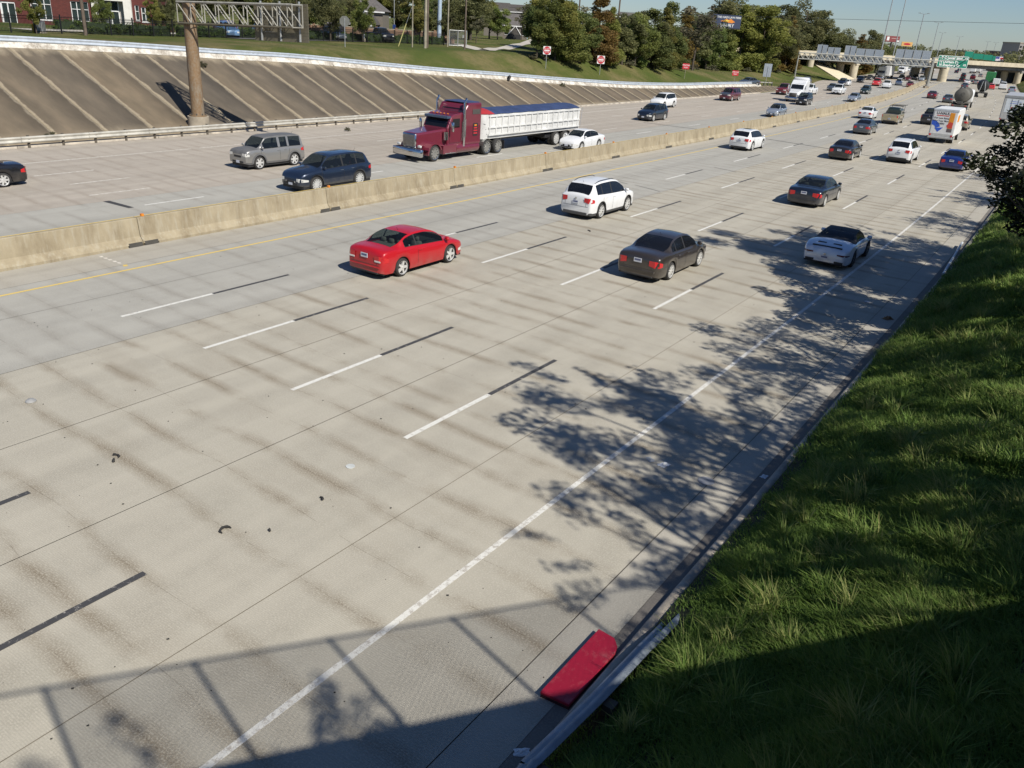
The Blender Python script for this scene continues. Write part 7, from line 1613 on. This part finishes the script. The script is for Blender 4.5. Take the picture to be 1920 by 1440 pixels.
# ------------------------------------------------------------------ long grass on the right-hand verge
def verge_grass():
    rng = np.random.default_rng(3); X = []; Y = []
    def zone(y0, y1, x0, x1, dens):
        n = int((y1-y0)*(x1-x0)*dens); X.append(rng.uniform(x0, x1, n)); Y.append(rng.uniform(y0, y1, n))
    zone(2.5, 9, -3.4, 1.6, 3300); zone(9, 16, -3.4, .9, 3000); zone(16, 26, -3.5, .4, 1700); zone(26, 45, -3.55, -.3, 950); zone(45, 90, -3.55, -.6, 340)
    x = np.concatenate(X); y = np.concatenate(Y); x = x+np.array([cv(v) for v in np.linspace(0, 100, 101)])[np.clip(y.astype(int), 0, 100)]
    # tufts: clumps of longer, leaning blades
    nt = 520; tx = rng.uniform(-2.75, .8, nt); ty = 3.5+rng.random(nt)**1.5*60
    edge = x-(-3.42)
    def nz(a, b, s, o): return .5+.5*np.sin(a*s*1.3+o+1.7*np.sin(b*s*.9+o*2))*np.sin(b*s+.7*np.sin(a*s*1.7+o))
    patch = .55*nz(x, y, 1.1, .4)+.45*nz(x, y, 2.7, 1.9)
    keep = rng.random(len(x)) < np.clip(.35+patch*.9-(edge < .35)*.45, .05, 1); x = x[keep]; y = y[keep]; patch = patch[keep]; edge = edge[keep]
    h = (.11+.40*patch*rng.random(len(x))**.6)*np.clip(.22+edge*1.1+np.clip((y-13)/6, 0, .55), .2, 1.1); lean = rng.uniform(.25, 1.05, len(x)); az = np.where(rng.random(len(x)) < .5, rng.normal(2.6, 1.0, len(x)), rng.uniform(0, 6.283, len(x))); dark = rng.random(len(x))*.55+patch*.35
    bx = []; 
    for i in range(nt):
        m = int(rng.integers(40, 95)); r = .06+.14*rng.random(); a = rng.uniform(0, 6.283, m); q = r*np.sqrt(rng.random(m))
        bx.append(np.stack([tx[i]+q*np.cos(a), ty[i]+q*np.sin(a), rng.uniform(.24, .66, m)*(.7+.5*rng.random()), rng.uniform(.25, 1.05, m), np.where(rng.random(m) < .55, rng.normal(2.6, .9, m), a), np.full(m, .35+.5*rng.random())+rng.normal(0, .12, m)], 1))
    B = np.concatenate(bx); x = np.concatenate([x, B[:, 0]]); y = np.concatenate([y, B[:, 1]]); h = np.concatenate([h, B[:, 2]]); lean = np.concatenate([lean, B[:, 3]]); az = np.concatenate([az, B[:, 4]]); dark = np.concatenate([dark, B[:, 5]])
    n = len(x); rx = -3.45+_curve(y); z = np.where(x > rx, .16+(x-rx)*.42, .13)
    w = (.0038+.0040*rng.random(n))*(1+y/28.); ca, sa = np.cos(az), np.sin(az); pa, pb = -sa, ca
    def lvl(f, ww):
        out = h*f*lean*f*.9; up = h*f*(1-.38*lean*f*f)
        cx, cy, cz = x+ca*out, y+sa*out, z+up-.01
        return np.stack([cx-pa*w*ww, cy-pb*w*ww, cz], 1), np.stack([cx+pa*w*ww, cy+pb*w*ww, cz], 1)
    l0, r0 = lvl(0, 1.); l1, r1 = lvl(.55, .85); l2, r2 = lvl(1., .12)
    V = np.stack([l0, r0, l1, r1, l2, r2], 1).reshape(-1, 3); b = np.arange(n)*6
    F = np.concatenate([np.stack([b, b+1, b+3, b+2], 1), np.stack([b+2, b+3, b+5, b+4], 1)]); t_ = np.clip(np.concatenate([dark, dark]), 0, 1)
    return fast_mesh('grass', V, F, False, {'tint': t_})
L_GRASS = leaf_mat('grass_blades', (.075, .135, .025), (.165, .255, .05), (.38, .37, .14), .42)
gr_ = mesh_obj('grass', verge_grass(), L_GRASS); tag(gr_, 'long uncut grass covering the right-hand verge', 'grass', kind='stuff')
# thatch sheet just over the terrain, follows it
V = []; F = []; yy = np.linspace(-2, 110, 113); xx = np.linspace(-3.42, 6, 24)
for y in yy:
    for x in xx: X = x+cv(y); V.append((X, y, ground_z(X, y)+.012))
nx2 = len(xx)
for j in range(len(yy)-1):
    for i in range(nx2-1): F.append((j*nx2+i, j*nx2+i+1, (j+1)*nx2+i+1, (j+1)*nx2+i))
vg = mesh_obj('verge', fast_mesh('verge', np.array(V), np.array(F), True), M_THATCH); tag(vg, 'sloping soil and thatch under the long grass', kind='structure')
# short turf blades on the grass bank before the hedge are too small to see singly: the turf sheet carries them
# rail that dips into the grass beside the kerb
ng = empty('guardrail', (0, 0, 0)); tag(ng, 'bluish steel guardrail sinking into the grass beside the near kerb', 'guardrail')
NR = [Vector((-2.95, -3, .50)), Vector((-3.0, 2.5, .50)), G(993, 1437, .46), G(1121, 1312, .42), G(1209, 1219, .33), G(1252, 1176, .22), G(1282, 1146, .06), G(1305, 1125, -.12)]
def tilted_rail(P, tilt, name):
    prof = [(0, -.165), (.05, -.14), (.08, -.10), (.05, -.05), (.0, .0), (.05, .05), (.08, .10), (.05, .14), (0, .165)]; V = []; F = []; k = len(prof)
    for i, p in enumerate(P):
        d = (P[min(i+1, len(P)-1)]-P[max(0, i-1)]); d.z = 0; d.normalize(); n = Vector((-d.y, d.x, 0))          # n to the road side
        up = Vector((0, 0, 1))*math.cos(tilt)+n*-math.sin(tilt); nn = n*math.cos(tilt)+Vector((0, 0, 1))*math.sin(tilt)
        V += [p+nn*a+up*b for a, b in prof]
    for i in range(len(P)-1): F += [(i*k+j, i*k+j+1, (i+1)*k+j+1, (i+1)*k+j) for j in range(k-1)]
    return mesh_obj(name, fast_mesh(name, np.array([tuple(v) for v in V]), np.array(F), True), plain('blue_steel', (.28, .32, .36), .6, .2, .2), ng)
tilted_rail(NR[:3], .75, 'rail'); tilted_rail(NR[2:5], .85, 'rail'); tilted_rail(NR[4:], .9, 'rail')
for p in (NR[1], NR[2], NR[3]): MB().box(p.x+.10, p.x+.25, p.y-.08, p.y+.08, -.1, p.z+.05).build('post', M_POST, ng)

# ------------------------------------------------------------------ litter and debris
def flat(name, label, cat, pts, z, mat, th=.02, curl=.02):
    c = sum((Vector((p[0], p[1], 0)) for p in pts), Vector())/len(pts); o = MB().prism([(p[0]-c.x, p[1]-c.y) for p in pts], 0, th, 'z').build(name, mat); o.location = (c.x, c.y, z); tag(o, label, cat); return o
t = NT('red_vinyl'); v = t.geo(); n = t.noise(v, 3., 6, .7); n2 = t.noise(t.geo((6, 4, 1)), 2.5, 5, .75); t.set(t.mix(t.math('MULTIPLY', t.ramp(t.math('ADD', t.math('MULTIPLY', n, .5), t.math('MULTIPLY', n2, .5)), [(.52, 0.), (.66, 1.)]), .30), (.33, .010, .032), (.52, .24, .22)), .5, 0, .4); M_VINYL = t.m
pts = [(-4.10, 7.40), (-3.67, 7.44), (-3.66, 8.70), (-3.70, 8.84), (-3.82, 8.97), (-4.10, 9.00)]
pr = empty('red_panel', (-3.88, 8.2, .006)); tag(pr, 'scuffed red padded panel lying by the kerb', 'panel'); pb_ = MB().prism([(x+3.88, y-8.2) for x, y in pts], .05, .10, 'z').build('cover', M_VINYL, pr); bv = pb_.modifiers.new('bevel', 'BEVEL'); bv.width = .012; bv.segments = 2
MB().prism([((x+3.88)*.98, (y-8.2)*.99) for x, y in pts], .0, .049, 'z').build('backing', plain('panel_edge', (.07, .015, .02), .8), pr)
def crumple(name, label, px_, py_, size, mat, seed, flatn=.35, zz=.005, cat='litter'):
    p = G(px_, py_); rng2 = random.Random(seed); mb = MB(); N = 7; V = []; F = []
    for i in range(N):
        for j in range(N):
            u, v = i/(N-1)-.5, j/(N-1)-.5; V.append((u*size*(1+rng2.uniform(-.15, .15)), v*size*.65*(1+rng2.uniform(-.2, .2)), (.15+rng2.random())*size*flatn*(.5-max(abs(u), abs(v)))*1.2+.004))
    for i in range(N-1):
        for j in range(N-1): F.append((i*N+j, i*N+j+1, (i+1)*N+j+1, (i+1)*N+j))
    o = mb.add(V, F).build(name, mat, None, None, (p.x, p.y, ground_z(p.x, p.y) if p.x > -3.3 else zz), (0, 0, rng2.uniform(0, 6))); tag(o, label, cat); return o
M_PAPER = plain('litter_paper', (.62, .64, .66), .6, 0, .1)
crumple('litter', 'white crumpled wrapper in the big tree shadow on the shoulder', 1245, 872, .26, M_PAPER, 1); crumple('litter', 'smaller grey wrapper left of the crumpled white one', 1219, 862, .22, plain('litter_grey', (.30, .32, .34), .7), 2, .2)
crumple('litter', 'white scrap lying in the gutter beside the grass', 1433, 894, .18, M_PAPER, 3); crumple('litter', 'white scrap lying on the grass slope', 1726, 690, .2, M_PAPER, 4, zz=.4)
crumple('litter', 'brown lump of trash by the kerb in the shade', 1664, 598, .35, plain('litter_brown', (.20, .11, .05), .9), 5, .8); crumple('litter', 'torn white plastic at the bottom edge beside the kerb', 978, 1412, .2, M_PAPER, 6, .3)
crumple('litter', 'small pale scraps where the kerb enters the grass', 1368, 1018, .14, M_PAPER, 7); crumple('litter', 'white wrapper on the shoulder in the middle tree shade', 1626, 566, .2, M_PAPER, 8)
def disc(name, label, px_, py_, r, mat, th, dome=0.):
    p = G(px_, py_); o = MB().lathe([(.001, th+dome), (r*.6, th+dome*.7), (r, th), (r*1.02, 0)], 20, Matrix.Rotation(-math.pi/2, 4, 'Y')).build(name, mat, None, 40, (p.x, p.y, .005)); tag(o, label, 'litter'); return o
disc('hub_cap', 'shiny dark-rimmed round cap lying on the left of the near lanes', 58, 753, .11, plain('cap_grey2', (.35, .35, .34), .45, .2), .02, .05); disc('lid', 'pale round lid in the near lanes below the dashed line', 657, 875, .09, plain('lid_pale', (.5, .52, .5), .6), .01); disc('manhole_lid', 'grey round cover on the shaded shoulder', 1324, 902, .17, plain('cover_grey', (.24, .25, .27), .7), .004)
def rubber(label, px_, py_, r, a0, a1, seed):
    p = G(px_, py_); mb = MB(); N = 8; rg = random.Random(seed)
    pts = [(r*math.cos(a0+(a1-a0)*k/N), r*math.sin(a0+(a1-a0)*k/N), .012+.02*rg.random()) for k in range(N+1)]
    o = mb.tube(pts, [.006]+[.014+.016*rg.random() for _ in range(N-1)]+[.006], 5).build('tyre_scrap', M_RUBBER, None, 50, (p.x, p.y, .006)); tag(o, label, 'tyre scrap')
rubber('curled black tyre strip in the left near lane', 213, 859, .10, .4, 2.8, 1); rubber('second short tyre strip beside the curled one', 222, 864, .09, 3.4, 4.9, 2); rubber('hooked black tyre strip near the bottom left dashes', 424, 996, .10, 1.4, 5.0, 3); rubber('tiny tyre crumb right of the hooked strip', 503, 997, .03, 0, 2., 4); rubber('small black tyre shred right of the pale lid row', 597, 938, .08, .2, 2., 5); rubber('dark shred in the lane right of the red coupe', 1100, 434, .16, .3, 1.9, 6)
p = Wd(966, 138.5, 96); o = MB().lathe([(.28, -.1), (.40, -.1), (.42, 0), (.40, .1), (.28, .1)], 20, Matrix.Rotation(.9, 4, 'Z') @ Matrix.Rotation(.5, 4, 'Y'), closed=True).build('old_tyre', M_RUBBER, None, 40, (p.x, p.y, p.z)); o.location = (xtop(82)+.35, 82.3, ztop(82)+.10); tag(o, 'black old tyre leaning on the white ramp wall', 'tyre')
a, b = G(1766, 523), G(1802, 463); o = MB().tube([(a.x, a.y, .20), (b.x, b.y, .20)], .055, 8).build('pipe', plain('pale_pipe', (.55, .58, .60), .5), None, 40); tag(o, 'pale pipe lying along the kerb in the shade', 'pipe')
for i, (px_, py_) in enumerate(((381, 127), (652, 246), (97, 262), (1055, 163))):
    b = Wd(px_, py_, 60); x = toe(b.y)
    q = None
    d = _ray(px_, py_); D = 30
    while D < 130:
        X = Vector((d.x*D, d.y*D, CAM_H+d.z*D))
        if X.z <= max(0, (toe(X.y)-X.x)*.4): q = X; break
        D += .1
    if q: tree('dry1', q, .38 if i == 1 else .6, ('dry weed tuft on the slope paving right of the gantry column', 'weed tuft under the foot guardrail near the silver wagon', 'small weed at the foot of the slope paving near the left edge', 'dry tuft below the ramp wall at the dump trailer')[i], 'weeds on the slope paving', 'weed', cat='weed')
# small crumbs scattered over the lanes, too small to pick apart
rng = np.random.default_rng(9); n = 300; X = rng.uniform(-25, -4, n); Y = 3+rng.random(n)**1.6*60; s = rng.uniform(.008, .028, n); V = []; F = []
for i in range(n):
    a = rng.random()*6.28; k = len(V); V += [(X[i]+s[i]*math.cos(a+q_)*(1 if q_ % 2 else .6), Y[i]+s[i]*math.sin(a+q_), .0045) for q_ in (0, 1.6, 3.1, 4.7)]+[(X[i], Y[i], .0045+s[i]*.5)]; F += [(k, k+1, k+4), (k+1, k+2, k+4), (k+2, k+3, k+4), (k+3, k, k+4)]
cr = mesh_obj('road_grit', fast_mesh('road_grit', np.array(V), np.array(F)), M_RUBBER); tag(cr, 'dark crumbs of grit scattered over the near lanes', 'grit', kind='stuff')
